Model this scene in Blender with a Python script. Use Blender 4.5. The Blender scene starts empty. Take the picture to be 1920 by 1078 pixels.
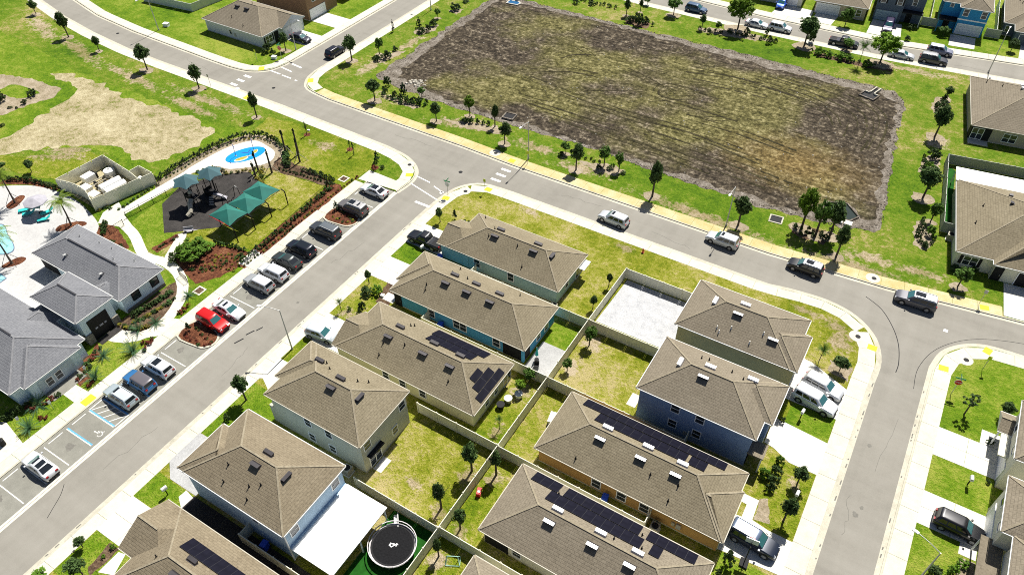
import bpy, bmesh, math, random
from mathutils import Vector, Matrix
random.seed(11)
S = bpy.context.scene
COL = S.collection

# ------------------------------------------------------------------ camera, world, sun, exposure
CAM_H, F_PX = 70.0, 1385.0
PITCH, ROLL, YAW = 0.77345, -0.014187, -0.55553
FW = Vector((math.sin(YAW) * math.cos(PITCH), math.cos(YAW) * math.cos(PITCH), -math.sin(PITCH)))
_r = Vector((math.cos(YAW), -math.sin(YAW), 0)); _u = _r.cross(FW)
RT = _r * math.cos(ROLL) + _u * math.sin(ROLL); UP = _u * math.cos(ROLL) - _r * math.sin(ROLL)
cam = bpy.data.cameras.new('camera'); camo = bpy.data.objects.new('camera', cam); COL.objects.link(camo)
camo.matrix_world = Matrix.Translation((0, 0, CAM_H)) @ Matrix((RT, UP, -FW)).transposed().to_4x4()
cam.sensor_width = 36; cam.lens = F_PX / 1920 * 36; cam.clip_start = 1; cam.clip_end = 2000
S.camera = camo

SUN_EL = math.radians(57)
SUN_DIR = Vector((-0.06, 1.0, math.tan(SUN_EL))).normalized()
W = bpy.data.worlds.new('World'); S.world = W; W.use_nodes = True
wn = W.node_tree; wn.nodes.clear()
sky = wn.nodes.new('ShaderNodeTexSky'); sky.sky_type = 'NISHITA'; sky.sun_disc = False
sky.sun_elevation = SUN_EL; sky.sun_rotation = math.radians(-5); sky.air_density = 0.5; sky.dust_density = 0.8
bg = wn.nodes.new('ShaderNodeBackground'); bg.inputs['Strength'].default_value = 0.065
wo = wn.nodes.new('ShaderNodeOutputWorld')
wn.links.new(sky.outputs[0], bg.inputs[0]); wn.links.new(bg.outputs[0], wo.inputs[0])
sl = bpy.data.lights.new('sun', 'SUN'); sl.energy = 5.0; sl.angle = math.radians(0.5); sl.color = (1.0, 0.965, 0.9)
so = bpy.data.objects.new('sun', sl); COL.objects.link(so); so.rotation_euler = (SUN_DIR).to_track_quat('Z', 'Y').to_euler()
so.location = (0, 0, 150)
S.view_settings.view_transform = 'Standard'; S.view_settings.look = 'None'
S.view_settings.exposure = 0.71; S.view_settings.gamma = 1; S.view_settings.use_curve_mapping = False
S.render.engine = 'CYCLES'; S.cycles.max_bounces = 5; S.cycles.diffuse_bounces = 3; S.cycles.glossy_bounces = 2
S.cycles.transmission_bounces = 3; S.cycles.transparent_max_bounces = 6
S.cycles.use_denoising = False; S.cycles.use_adaptive_sampling = False; S.cycles.sample_clamp_indirect = 1.5; S.cycles.pixel_filter_type = 'BLACKMAN_HARRIS'; S.cycles.filter_width = 1.0

# ------------------------------------------------------------------ materials
def rgb(c): return (c[0], c[1], c[2], 1.0)
class NT:
    def __init__(s, name):
        s.m = bpy.data.materials.new(name); s.m.use_nodes = True
        s.t = s.m.node_tree; s.b = s.t.nodes['Principled BSDF']
    def n(s, typ, **kw):
        x = s.t.nodes.new(typ)
        for k, v in kw.items():
            if k in x.inputs: x.inputs[k].default_value = v
            else: setattr(x, k, v)
        return x
    def l(s, a, b): s.t.links.new(a, b)
    def pos(s, obj=False):
        if obj: return s.n('ShaderNodeTexCoord').outputs['Object']
        return s.n('ShaderNodeNewGeometry').outputs['Position']
    def noise(s, vec, scale, detail=3, rough=.55, dist=0):
        x = s.n('ShaderNodeTexNoise'); x.inputs['Scale'].default_value = scale; x.inputs['Detail'].default_value = detail
        x.inputs['Roughness'].default_value = rough; x.inputs['Distortion'].default_value = dist
        s.l(vec, x.inputs['Vector']); return x.outputs['Fac']
    def math(s, op, a, b=None, clamp=False):
        x = s.n('ShaderNodeMath'); x.operation = op; x.use_clamp = clamp
        for i, v in enumerate((a, b)):
            if v is None: continue
            if isinstance(v, (int, float)): x.inputs[i].default_value = v
            else: s.l(v, x.inputs[i])
        return x.outputs[0]
    def ramp(s, fac, stops):
        x = s.n('ShaderNodeValToRGB'); e = x.color_ramp.elements
        while len(e) < len(stops): e.new(.5)
        for el, (p, c) in zip(e, stops): el.position = p; el.color = rgb(c)
        s.l(fac, x.inputs[0]); return x.outputs[0]
    def mix(s, fac, a, b, mode='MIX'):
        x = s.n('ShaderNodeMix'); x.data_type = 'RGBA'; x.blend_type = mode
        for i, v in ((0, fac), (6, a), (7, b)):
            if isinstance(v, (int, float)): x.inputs[i].default_value = v
            elif isinstance(v, tuple): x.inputs[i].default_value = rgb(v)
            else: s.l(v, x.inputs[i])
        return x.outputs[2]
    def bump(s, h, strength=.4, dist=.05):
        x = s.n('ShaderNodeBump'); x.inputs['Strength'].default_value = strength; x.inputs['Distance'].default_value = dist
        s.l(h, x.inputs['Height']); s.l(x.outputs[0], s.b.inputs['Normal'])
    def fin(s, col=None, rough=.8, metal=0, spec=.3, coat=0):
        if col is not None:
            if isinstance(col, tuple): s.b.inputs['Base Color'].default_value = rgb(col)
            else: s.l(col, s.b.inputs['Base Color'])
        s.b.inputs['Roughness'].default_value = rough; s.b.inputs['Metallic'].default_value = metal
        s.b.inputs['Specular IOR Level'].default_value = spec; s.b.inputs['Coat Weight'].default_value = coat
        return s.m

def plain(name, c, rough=.6, metal=0, spec=.4, coat=0, var=.12, scale=2.0, obj=False):
    k = NT(name); p = k.pos(obj); f = k.noise(p, scale, 4)
    a = tuple(x * (1 - var) for x in c); b = tuple(min(1, x * (1 + var)) for x in c)
    return k.fin(k.ramp(f, [(.3, a), (.7, b)]), rough, metal, spec, coat)

DRYC = [(.06, (.06, .095, .008)), (.36, (.16, .16, .04)), (.66, (.29, .235, .125)), (.95, (.43, .355, .24))]
def blob_field(k, p, blobs, soft=1.0):
    out = None
    for cx, cy, rx, ry, rot in blobs:
        m = k.n('ShaderNodeMapping'); m.vector_type = 'TEXTURE'; m.inputs['Location'].default_value = (cx, cy, 0); m.inputs['Rotation'].default_value = (0, 0, math.radians(rot)); m.inputs['Scale'].default_value = (rx, ry, 1000)
        k.l(p, m.inputs[0]); ln = k.n('ShaderNodeVectorMath', operation='LENGTH'); k.l(m.outputs[0], ln.inputs[0])
        v = k.math('SUBTRACT', 1.0, ln.outputs['Value']); out = v if out is None else k.math('MAXIMUM', out, v)
    return out
def grass(name, stops, big=.07, amp=1.0, dry=None):
    k = NT(name); p = k.pos()
    n1 = k.noise(p, big, 3); n2 = k.noise(p, .55, 5, .65); n3 = k.noise(p, 1.9, 4, .72); n4 = k.noise(p, 6.0, 3, .65)
    f = k.math('ADD', k.math('MULTIPLY', n1, .36), k.math('MULTIPLY', n2, .27))
    f = k.math('ADD', f, k.math('MULTIPLY', n3, .27)); f = k.math('ADD', f, k.math('MULTIPLY', n4, .21))
    f = k.math('ADD', k.math('MULTIPLY', k.math('SUBTRACT', f, .51), 4.0 * amp), .5)
    c = k.ramp(f, stops)
    if dry:
        b = k.math('ADD', blob_field(k, p, dry), k.math('ADD', k.math('MULTIPLY', k.math('SUBTRACT', n2, .5), 2.4), k.math('MULTIPLY', k.math('SUBTRACT', n3, .5), 2.2)))
        c = k.mix(k.math('MULTIPLY', k.math('SUBTRACT', b, .22), 2.2, True), c, k.ramp(f, DRYC))
    k.bump(k.math('ADD', n3, n4), 1.0, .22)
    return k.fin(c, .95, 0, .1)
G_LUSH = grass('lush_grass', [(.02, (.022, .058, .004)), (.34, (.072, .148, .006)), (.62, (.124, .207, .009)), (.98, (.26, .29, .045))])
G_MID = grass('lawn_grass', [(.06, (.03, .065, .004)), (.34, (.085, .14, .005)), (.60, (.155, .20, .010)), (.82, (.245, .25, .035)), (1, (.34, .29, .11))], dry=[(-24.2, 34.6, 1.2, 1.4, 0), (-24.1, 27.9, 1.4, 1.3, 0), (-24, 24, 1.6, 1.6, 0), (-27.1, 40, 1.3, 1.5, 0), (-27.6, 46.4, 1.6, 1.6, 0), (-54, 45.8, 1.6, 1.4, 0), (-83, 74, 4, 1.4, 0), (-120, 49, 8, 2, 25), (3.6, 50.4, 1, 1.2, 0)], amp=1.05)
G_DRY = grass('dry_lawn_grass', [(.05, (.04, .07, .005)), (.32, (.11, .15, .007)), (.56, (.185, .205, .014)), (.78, (.28, .27, .05)), (.98, (.38, .32, .14))], dry=[(-24, 57.6, 2.2, 1.8, 0), (-24.4, 52.6, 1.6, 2, 0), (-26.8, 33.6, 1.6, 1.8, 0), (-26.9, 28.6, 1.4, 1.4, 0), (-31.5, 30, 1.4, 1, 0), (2.6, 73.5, 2.4, 3, 0), (1.6, 76, 3, 1.4, 0), (-2.5, 76.6, 2.6, .9, 0), (-28, 76, 3, 1, 0), (-44, 76.3, 2.5, .8, 0)], amp=1.1)
G_VERGE = grass('verge_grass', [(.02, (.018, .046, .004)), (.33, (.058, .125, .005)), (.60, (.106, .184, .008)), (.84, (.19, .22, .03)), (1, (.34, .28, .12))], big=.05, amp=1.0, dry=[(-22, 88.6, 14, 1.6, -2), (-42, 90.4, 7, 2.0, 12), (-52, 91.8, 7, 1.6, 0), (0, 88.6, 10, 1.6, 6), (2, 91.6, 5, 1.6, 8), (9, 92, 4, 1.5, 8), (-66, 92, 8, 2, 18), (-82, 92.2, 6, 1.6, 0), (-3, 151, 10, 1.6, 4), (-150, 75.2, 14, 2.0, -12), (-166, 77.6, 12, 2.2, -16), (-131, 73.2, 12, 1.7, -4), (-113, 71.4, 9, 1.7, -2), (-94, 100, 2.2, 5, 0), (-112, 74.6, 12, 1.5, 0), (-93, 112, 1.5, 6, 0), (5.5, 127, 2.5, 3, 0), (-120, 51, 6, 2.6, 20)])

def ground_mat(name, stops, scales=(.25, 1.6, 6.0), rough=.95, bump=.6, amp=1.6):
    amp *= 1.75; bump *= 1.3
    k = NT(name); p = k.pos()
    ns = [k.noise(p, s, 5, .65) for s in scales]
    f = k.math('ADD', k.math('MULTIPLY', ns[0], .38), k.math('MULTIPLY', ns[1], .34)); f = k.math('ADD', f, k.math('MULTIPLY', ns[2], .28))
    f = k.math('ADD', k.math('MULTIPLY', k.math('SUBTRACT', f, .5), amp), .5)
    k.bump(k.math('ADD', ns[1], ns[2]), bump, .12)
    return k.fin(k.ramp(f, stops), rough, 0, .15)
def asphalt():
    k = NT('asphalt'); p = k.pos(); fs = []
    for sc in ((.02, .55, 1), (.55, .02, 1)):
        m = k.n('ShaderNodeMapping'); m.inputs['Scale'].default_value = sc; k.l(p, m.inputs[0]); fs.append(k.noise(m.outputs[0], 1.0, 4, .6))
    a = k.noise(p, .09, 4, .6); b = k.noise(p, .8, 5, .7); c = k.noise(p, 12, 3, .7)
    f = k.math('ADD', k.math('MULTIPLY', k.math('ADD', fs[0], fs[1]), .22), k.math('ADD', k.math('MULTIPLY', a, .22), k.math('ADD', k.math('MULTIPLY', b, .16), k.math('MULTIPLY', c, .18))))
    f = k.math('ADD', k.math('MULTIPLY', k.math('SUBTRACT', f, .5), 3.2), .5)
    k.bump(c, .3, .03)
    return k.fin(k.ramp(f, [(.05, (.178, .167, .142)), (.45, (.226, .213, .182)), (.75, (.252, .238, .205)), (1, (.285, .27, .235))]), .9, 0, .2)
M_ASPH = asphalt()
M_LOT = ground_mat('lot_asphalt', [(.15, (.17, .165, .14)), (.5, (.215, .21, .178)), (.85, (.27, .262, .225))], (.16, .9, 14), .9, .25, 1.4)
M_CONC = ground_mat('concrete', [(.15, (.42, .40, .335)), (.5, (.51, .49, .415)), (.85, (.57, .55, .475))], (.15, 1.2, 10), .85, .15, 1.2)
M_DRIVE = ground_mat('driveway_concrete', [(.15, (.48, .46, .41)), (.5, (.57, .555, .495)), (.85, (.62, .605, .55))], (.2, 1.2, 10), .85, .15, 1.2)
M_CONCY = ground_mat('stained_concrete', [(.1, (.38, .29, .10)), (.42, (.46, .38, .18)), (.68, (.50, .45, .28)), (.95, (.54, .51, .39))], (.05, .5, 8), .85, .15, 1.7)
M_KERB = ground_mat('kerb_concrete', [(.1, (.30, .285, .22)), (.5, (.45, .425, .34)), (.9, (.54, .515, .43))], (.2, 1.5, 9), .85, .2, 1.4)
M_PAVER = ground_mat('pale_paver', [(.1, (.27, .27, .265)), (.5, (.37, .37, .36)), (.9, (.47, .47, .46))], (.4, 4, 16), .85, .3, 1.6)
M_SHELL = ground_mat('white_gravel', [(.1, (.27, .28, .30)), (.4, (.42, .425, .43)), (.8, (.52, .52, .525))], (.9, 5, 14), .9, .5, 1.7)
M_DECK = ground_mat('pool_deck_pavers', [(.1, (.34, .335, .325)), (.5, (.43, .425, .41)), (.9, (.50, .495, .48))], (.3, 2.5, 9), .8, .2, 1.4)
M_SAND = ground_mat('bare_sand', [(.08, (.11, .16, .02)), (.26, (.19, .18, .06)), (.38, (.28, .235, .13)), (.58, (.37, .32, .19)), (.9, (.50, .45, .29))], (.16, 1.0, 4), .95, .8, 1.7)
M_DIRT = ground_mat('dead_turf', [(.12, (.05, .10, .01)), (.36, (.125, .15, .03)), (.6, (.24, .20, .10)), (.95, (.40, .32, .22))], (.3, 1.8, 6), .95, .8, 1.8)
M_MULCHP = ground_mat('pale_mulch', [(.05, (.10, .115, .035)), (.28, (.22, .18, .11)), (.6, (.35, .29, .205)), (.95, (.48, .42, .33))], (.5, 3, 9), .95, .8, 1.6)
M_MULCHR = ground_mat('red_mulch', [(.1, (.03, .014, .009)), (.42, (.105, .036, .018)), (.7, (.19, .075, .036)), (.97, (.33, .19, .10))], (.6, 2.6, 8), .95, 1.0, 2.0)
M_MULCHB = ground_mat('brown_mulch', [(.15, (.04, .026, .018)), (.5, (.12, .075, .045)), (.9, (.26, .19, .12))], (.6, 3, 9), .95, 1.0, 1.8)
M_RUBBER = ground_mat('rubber_surface', [(.2, (.028, .026, .024)), (.5, (.045, .041, .038)), (.8, (.07, .064, .058))], (.5, 6, 20), .95, .5, 1.8)
M_BANK = ground_mat('rubble_bank', [(.08, (.05, .041, .03)), (.36, (.14, .118, .09)), (.62, (.235, .205, .168)), (.95, (.42, .38, .33))], (.7, 2.6, 8), .95, 1.2, 1.9)
M_TURF = plain('artificial_turf', (.012, .075, .008), .9, 0, .1, 0, .35, 1.2)
M_WHITE = plain('white_paint', (.78, .78, .75), .7, var=.06)
M_LINE = plain('worn_white_marking', (.62, .61, .56), .85, var=.22, scale=5)
M_BLUEL = plain('blue_marking', (.10, .34, .62), .85, var=.2, scale=5)
M_YPAD = plain('yellow_pad', (.72, .62, .03), .85, var=.18, scale=3)
M_CREAMLINE = plain('cream_strip', (.56, .535, .44), .85, var=.12, scale=2)

def pond_mat():
    k = NT('dry_pond_bed'); p = k.pos(); sp = k.n('ShaderNodeSeparateXYZ'); k.l(p, sp.inputs[0])
    x, y = sp.outputs[0], sp.outputs[1]
    n1 = k.noise(p, .055, 3); n2 = k.noise(p, .5, 6, .7); n3 = k.noise(p, 1.5, 6, .75)
    mp = k.n('ShaderNodeMapping'); mp.inputs['Scale'].default_value = (.10, 1.5, 1); mp.inputs['Rotation'].default_value = (0, 0, math.radians(3)); k.l(p, mp.inputs[0])
    st = k.noise(mp.outputs[0], 1.0, 5, .65, .6)
    f = k.math('ADD', k.math('MULTIPLY', n2, .34), k.math('MULTIPLY', n3, .50)); f = k.math('ADD', f, k.math('MULTIPLY', st, .16))
    f = k.math('ADD', k.math('MULTIPLY', k.math('SUBTRACT', f, .5), 4.9), .5)
    green = k.ramp(f, [(.04, (.022, .020, .007)), (.36, (.070, .064, .022)), (.64, (.142, .128, .050)), (.97, (.31, .275, .135))])
    brown = k.ramp(f, [(.04, (.012, .010, .007)), (.38, (.038, .030, .021)), (.66, (.082, .066, .045)), (.97, (.25, .21, .15))])
    ochre = k.ramp(f, [(.04, (.035, .026, .010)), (.36, (.10, .070, .026)), (.64, (.18, .128, .05)), (.97, (.34, .27, .13))])
    # where the soil is browner: towards the edges of the basin, and an ochre patch to the right
    ex = k.math('MULTIPLY', k.math('ABSOLUTE', k.math('ADD', x, 43)), 1 / 44.0)
    ey = k.math('MULTIPLY', k.math('ABSOLUTE', k.math('ADD', y, -118.5)), 1 / 22.0)
    e = k.math('POWER', k.math('MAXIMUM', ex, ey), 3.0)
    e = k.math('ADD', e, k.math('MULTIPLY', k.math('SUBTRACT', n1, .5), 3.6)); e = k.math('ADD', e, k.math('MULTIPLY', k.math('SUBTRACT', n2, .5), .9))
    e = k.math('MULTIPLY', k.math('SUBTRACT', e, .05), 2.0, True)
    c = k.mix(e, green, brown)
    d = k.math('SQRT', k.math('ADD', k.math('POWER', k.math('MULTIPLY', k.math('ADD', x, 13), 1 / 13.0), 2.0), k.math('POWER', k.math('MULTIPLY', k.math('ADD', y, -109), 1 / 8.5), 2.0)))
    d = k.math('SUBTRACT', 1.15, k.math('ADD', d, k.math('MULTIPLY', k.math('SUBTRACT', n2, .5), 1.2)), True)
    c = k.mix(d, c, ochre)
    k.bump(k.math('ADD', k.math('ADD', n3, n2), st), .9, .18)
    return k.fin(c, .97, 0, .1)
M_POND = pond_mat()
M_RUT = ground_mat('rut_soil', [(.2, (.016, .014, .007)), (.5, (.036, .031, .014)), (.8, (.075, .066, .03))], (.5, 2, 6), .97, .8, 1.8)

def shingle(name, c1, c2, c3, rw=.55, rh=.27):
    k = NT(name); p = k.pos(True); sp = k.n('ShaderNodeSeparateXYZ'); k.l(p, sp.inputs[0])
    g = k.n('ShaderNodeNewGeometry'); gn = k.n('ShaderNodeSeparateXYZ'); k.l(g.outputs['True Normal'], gn.inputs[0])
    ax = k.math('ABSOLUTE', gn.outputs[0]); ay = k.math('ABSOLUTE', gn.outputs[1]); w = k.math('GREATER_THAN', ax, ay)
    u = k.math('ADD', k.math('MULTIPLY', sp.outputs[1], w), k.math('MULTIPLY', sp.outputs[0], k.math('SUBTRACT', 1.0, w)))
    v = k.math('MULTIPLY', sp.outputs[2], 2.236)
    cv = k.n('ShaderNodeCombineXYZ'); k.l(u, cv.inputs[0]); k.l(v, cv.inputs[1])
    br = k.n('ShaderNodeTexBrick'); k.l(cv.outputs[0], br.inputs['Vector'])
    br.inputs['Scale'].default_value = 1; br.inputs['Brick Width'].default_value = rw; br.inputs['Row Height'].default_value = rh
    br.inputs['Mortar Size'].default_value = .03; br.inputs['Mortar Smooth'].default_value = .5; br.inputs['Bias'].default_value = -.1
    br.inputs['Color1'].default_value = rgb(c1); br.inputs['Color2'].default_value = rgb(c2); br.inputs['Mortar'].default_value = rgb(c3)
    n = k.noise(p, 4.0, 5, .78); n2 = k.noise(p, .35, 3)
    c = k.mix(.62, br.outputs[0], k.ramp(n, [(.34, c3), (.48, c1), (.64, c2)]))
    c = k.mix(.35, c, k.ramp(n2, [(.3, c1), (.7, c2)]))
    k.bump(k.math('ADD', k.math('MULTIPLY', br.outputs['Fac'], -1.0), n), .45, .06)
    return k.fin(c, .95, 0, .12)
R_TAN = shingle('tan_shingle', (.178, .150, .098), (.270, .232, .158), (.072, .060, .040))
R_TAN2 = shingle('warm_shingle', (.172, .141, .094), (.258, .216, .148), (.072, .058, .039))
R_BRN = shingle('taupe_shingle', (.180, .153, .111), (.258, .222, .165), (.078, .065, .046), .5, .3)
R_GRY = shingle('grey_shingle', (.145, .148, .158), (.215, .218, .226), (.075, .077, .085), .5, .3)
CAP_TAN = plain('tan_ridge_cap', (.245, .21, .145), .95, var=.25, scale=4)
CAP_GRY = plain('grey_ridge_cap', (.20, .20, .205), .95, var=.2, scale=4)
CAP_RV = plain('ridge_vent_dark', (.03, .03, .034), .8, var=.2)
FASCIA = plain('cream_fascia', (.44, .41, .33), .6, var=.06)
FASCIAW = plain('white_fascia', (.58, .58, .55), .6, var=.05)
M_TRIM = plain('white_trim', (.82, .82, .80), .5, var=.05)
def stucco(name, c): 
    k = NT(name); p = k.pos(True); n = k.noise(p, 1.2, 4); n2 = k.noise(p, 14, 3)
    f = k.math('ADD', k.math('MULTIPLY', n, .75), k.math('MULTIPLY', n2, .25))
    return k.fin(k.ramp(f, [(.25, tuple(x * .86 for x in c)), (.75, tuple(min(1, x * 1.08) for x in c))]), .9, 0, .2)
def glass(name, c, rough=.08): return NT(name).fin(c, rough, 0, .7)
M_PANE = glass('window_glass', (.025, .032, .04)); M_CARGL = glass('car_glass', (.012, .015, .018), .05); M_SCREEN = glass('windshield_glass', (.03, .11, .115), .06)
M_DARK = plain('dark_plastic', (.013, .013, .014), .7, 0, .2, var=.15); M_BLACK = plain('black_metal', (.010, .010, .011), .6, 0, .2, var=.15)
M_TYRE = plain('tyre_rubber', (.018, .018, .018), .85, var=.15); M_RIM = plain('alloy_rim', (.42, .42, .43), .35, .6, var=.1)
M_GALV = plain('galvanised_metal', (.42, .42, .40), .5, .3, var=.12); M_ALU = plain('bright_vent_metal', (.66, .66, .64), .45, .15, var=.1)
M_VENTB = plain('brown_vent_metal', (.045, .04, .042), .5, .1, var=.15)
M_SOLAR = NT('solar_cell')
def _solar():
    k = M_SOLAR; p = k.pos(True); n = k.noise(p, 1.4, 3)
    return k.fin(k.ramp(n, [(.3, (.005, .005, .010)), (.7, (.009, .009, .017))]), .55, 0, .06)
M_SOLAR = _solar()
M_SOLFR = plain('solar_frame', (.02, .02, .026), .6, .0, var=.1)
M_FENCE = plain('almond_vinyl', (.66, .64, .50), .55, var=.08, scale=1.2); M_FENCEW = plain('pale_vinyl', (.60, .61, .56), .55, var=.06, scale=1.2)
M_FENCEG = plain('grey_vinyl', (.38, .39, .34), .55, var=.08, scale=1.2)
M_RED = plain('red_enamel', (.55, .02, .02), .4, var=.08); M_SIGNG = plain('sign_green', (.02, .30, .12), .5, var=.08); M_SIGNY = plain('sign_lime', (.52, .62, .02), .5, var=.08)
M_BIN = plain('blue_bin_plastic', (.02, .08, .52), .45, var=.1)
M_TEAL = plain('teal_fabric', (.02, .40, .38), .7, var=.12); M_SAILG = plain('green_shade_cloth', (.012, .125, .098), .8, var=.14, scale=.8); M_SAILB = plain('bluegreen_shade_cloth', (.036, .092, .105), .8, var=.12, scale=.8)
M_GREYF = plain('grey_umbrella_cloth', (.33, .32, .35), .8, var=.12)
M_TAN = plain('tan_plastic', (.36, .33, .26), .5, var=.12); M_STONE = plain('stone_veneer', (.19, .175, .14), .9, var=.45, scale=5)
M_BARK = plain('bark', (.085, .066, .05), .95, var=.35, scale=8, obj=True)
M_BOULD = plain('pale_boulder', (.44, .41, .34), .95, var=.3, scale=3)

def leaf(name, c, tl=.25):
    k = NT(name); p = k.pos(); n = k.noise(p, 2.4, 3); oi = k.n('ShaderNodeObjectInfo')
    f = k.math('ADD', k.math('MULTIPLY', n, .8), k.math('MULTIPLY', oi.outputs['Random'], .25))
    cc = k.ramp(f, [(.25, tuple(x * .55 for x in c)), (.55, c), (.85, tuple(min(1, x * 1.6) for x in c))])
    k.fin(cc, .75, 0, .2)
    tr = k.n('ShaderNodeBsdfTranslucent'); k.l(cc, tr.inputs[0]); mx = k.n('ShaderNodeMixShader'); mx.inputs[0].default_value = tl
    out = k.t.nodes['Material Output']; k.l(k.b.outputs[0], mx.inputs[1]); k.l(tr.outputs[0], mx.inputs[2]); k.l(mx.outputs[0], out.inputs[0])
    return k.m
L_OAK = leaf('oak_leaf', (.066, .115, .03)); L_LIGHT = leaf('mid_leaf', (.085, .165, .026)); L_LIME = leaf('lime_leaf', (.15, .26, .02), .3)
L_BUSH = leaf('shrub_leaf', (.05, .085, .022)); L_GREEN = leaf('bright_shrub_leaf', (.11, .215, .02)); L_RED = leaf('red_leaf', (.17, .045, .025)); L_CONE = leaf('conifer_leaf', (.022, .052, .02))
L_PALM = leaf('palm_leaf', (.20, .29, .03), .35); L_DPALM = leaf('dark_palm_leaf', (.035, .06, .025)); L_AGAVE = leaf('strappy_leaf', (.07, .15, .07)); L_HEDGE = leaf('hedge_leaf', (.065, .13, .032))
L_YEL = leaf('yellow_leaf', (.26, .24, .03))

# ------------------------------------------------------------------ mesh helpers
class MB:
    def __init__(s): s.v = []; s.f = []; s.mi = []
    def poly(s, pts, mi=0):
        i = len(s.v); s.v += [tuple(p) for p in pts]; s.f.append(tuple(range(i, i + len(pts)))); s.mi.append(mi); return s
    def box(s, x0, x1, y0, y1, z0, z1, mi=0, bottom=True):
        i = len(s.v)
        s.v += [(x0, y0, z0), (x1, y0, z0), (x1, y1, z0), (x0, y1, z0), (x0, y0, z1), (x1, y0, z1), (x1, y1, z1), (x0, y1, z1)]
        fs = [(4, 5, 6, 7), (0, 1, 5, 4), (1, 2, 6, 5), (2, 3, 7, 6), (3, 0, 4, 7)] + ([(3, 2, 1, 0)] if bottom else [])
        for f in fs: s.f.append(tuple(i + k for k in f)); s.mi.append(mi)
        return s
    def obox(s, a, b, w, h, mi=0, up=(0, 0, 1)):
        a, b = Vector(a), Vector(b); d = (b - a).normalized(); u = Vector(up)
        if abs(d.dot(u)) > .98: u = Vector((1, 0, 0))
        r = d.cross(u).normalized(); u = r.cross(d)
        q = [a + r * sx * w / 2 + u * sz * h / 2 for sx, sz in ((-1, -1), (1, -1), (1, 1), (-1, 1))] + [b + r * sx * w / 2 + u * sz * h / 2 for sx, sz in ((-1, -1), (1, -1), (1, 1), (-1, 1))]
        i = len(s.v); s.v += [tuple(p) for p in q]
        for f in ((3, 2, 1, 0), (4, 5, 6, 7), (0, 1, 5, 4), (1, 2, 6, 5), (2, 3, 7, 6), (3, 0, 4, 7)): s.f.append(tuple(i + k for k in f)); s.mi.append(mi)
        return s
    def cyl(s, a, b, r0, r1=None, n=8, mi=0, cap=True):
        r1 = r0 if r1 is None else r1; a, b = Vector(a), Vector(b); d = (b - a).normalized()
        u = Vector((0, 0, 1)) if abs(d.z) < .95 else Vector((1, 0, 0)); r = d.cross(u).normalized(); u = r.cross(d)
        i = len(s.v)
        for c, rr in ((a, r0), (b, r1)):
            for k in range(n):
                t = 2 * math.pi * k / n; s.v.append(tuple(c + (r * math.cos(t) + u * math.sin(t)) * rr))
        for k in range(n):
            s.f.append((i + k, i + n + k, i + n + (k + 1) % n, i + (k + 1) % n)); s.mi.append(mi)
        if cap:
            s.f.append(tuple(i + k for k in range(n))); s.mi.append(mi)
            s.f.append(tuple(i + n + k for k in reversed(range(n)))); s.mi.append(mi)
        return s
    def tube(s, pts, r, n=6, mi=0):
        for a, b in zip(pts[:-1], pts[1:]): s.cyl(a, b, r, r, n, mi)
        return s
    def prism(s, pts, z0, z1, mi=0, side=None):
        side = mi if side is None else side; n = len(pts)
        area = sum(pts[i][0] * pts[(i + 1) % n][1] - pts[(i + 1) % n][0] * pts[i][1] for i in range(n))
        if area < 0: pts = pts[::-1]
        i = len(s.v); s.v += [(p[0], p[1], z0) for p in pts] + [(p[0], p[1], z1) for p in pts]
        s.f.append(tuple(i + n + k for k in range(n))); s.mi.append(mi)
        for k in range(n):
            j = (k + 1) % n; s.f.append((i + k, i + j, i + n + j, i + n + k)); s.mi.append(side)
        return s
    def mesh(s, name, mats, smooth=False, merge=False):
        me = bpy.data.meshes.new(name); me.from_pydata(s.v, [], s.f)
        for m in (mats if isinstance(mats, (list, tuple)) else [mats]): me.materials.append(m)
        me.polygons.foreach_set('material_index', s.mi)
        if merge:
            bm = bmesh.new(); bm.from_mesh(me); bmesh.ops.remove_doubles(bm, verts=bm.verts, dist=1e-4)
            bmesh.ops.recalc_face_normals(bm, faces=bm.faces); bm.to_mesh(me); bm.free()
        if smooth: me.polygons.foreach_set('use_smooth', [True] * len(me.polygons))
        me.update(); return me
    def build(s, name, mats, parent=None, loc=(0, 0, 0), rz=0, smooth=False, merge=False):
        return link(name, s.mesh(name, mats, smooth, merge), parent, loc, rz)
def link(name, me, parent=None, loc=(0, 0, 0), rz=0, sc=None):
    o = bpy.data.objects.new(name, me); COL.objects.link(o); o.location = loc; o.rotation_euler = (0, 0, rz)
    if sc is not None: o.scale = sc
    if parent is not None: o.parent = parent
    return o
def tag(o, label=None, cat=None, group=None, kind=None):
    if label: o['label'] = label
    if cat: o['category'] = cat
    if group: o['group'] = group
    if kind: o['kind'] = kind
    return o
def thing(name, label, cat, loc=(0, 0, 0), rz=0, group=None): return tag(link(name, None, None, loc, rz), label, cat, group)
def copy_tree(o, parent=None):
    c = o.copy(); COL.objects.link(c); c.parent = parent
    for ch in list(o.children): copy_tree(ch, c)
    return c
def struct(name, o): return tag(o, kind='structure')
def rect(x0, y0, x1, y1): return [(x0, y0), (x1, y0), (x1, y1), (x0, y1)]
def smooth(pts, n=5, closed=True):
    out = []; m = len(pts)
    for i in range(m if closed else m - 1):
        p = [Vector((*(pts[k % m] if closed else pts[max(0, min(m - 1, k))]), 0)) for k in (i - 1, i, i + 1, i + 2)]
        for k in range(n):
            t = k / n
            q = .5 * ((2 * p[1]) + (p[2] - p[0]) * t + (2 * p[0] - 5 * p[1] + 4 * p[2] - p[3]) * t * t + (3 * p[1] - p[0] - 3 * p[2] + p[3]) * t ** 3)
            out.append((q.x, q.y))
    if not closed: out.append(tuple(pts[-1]))
    return out
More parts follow.
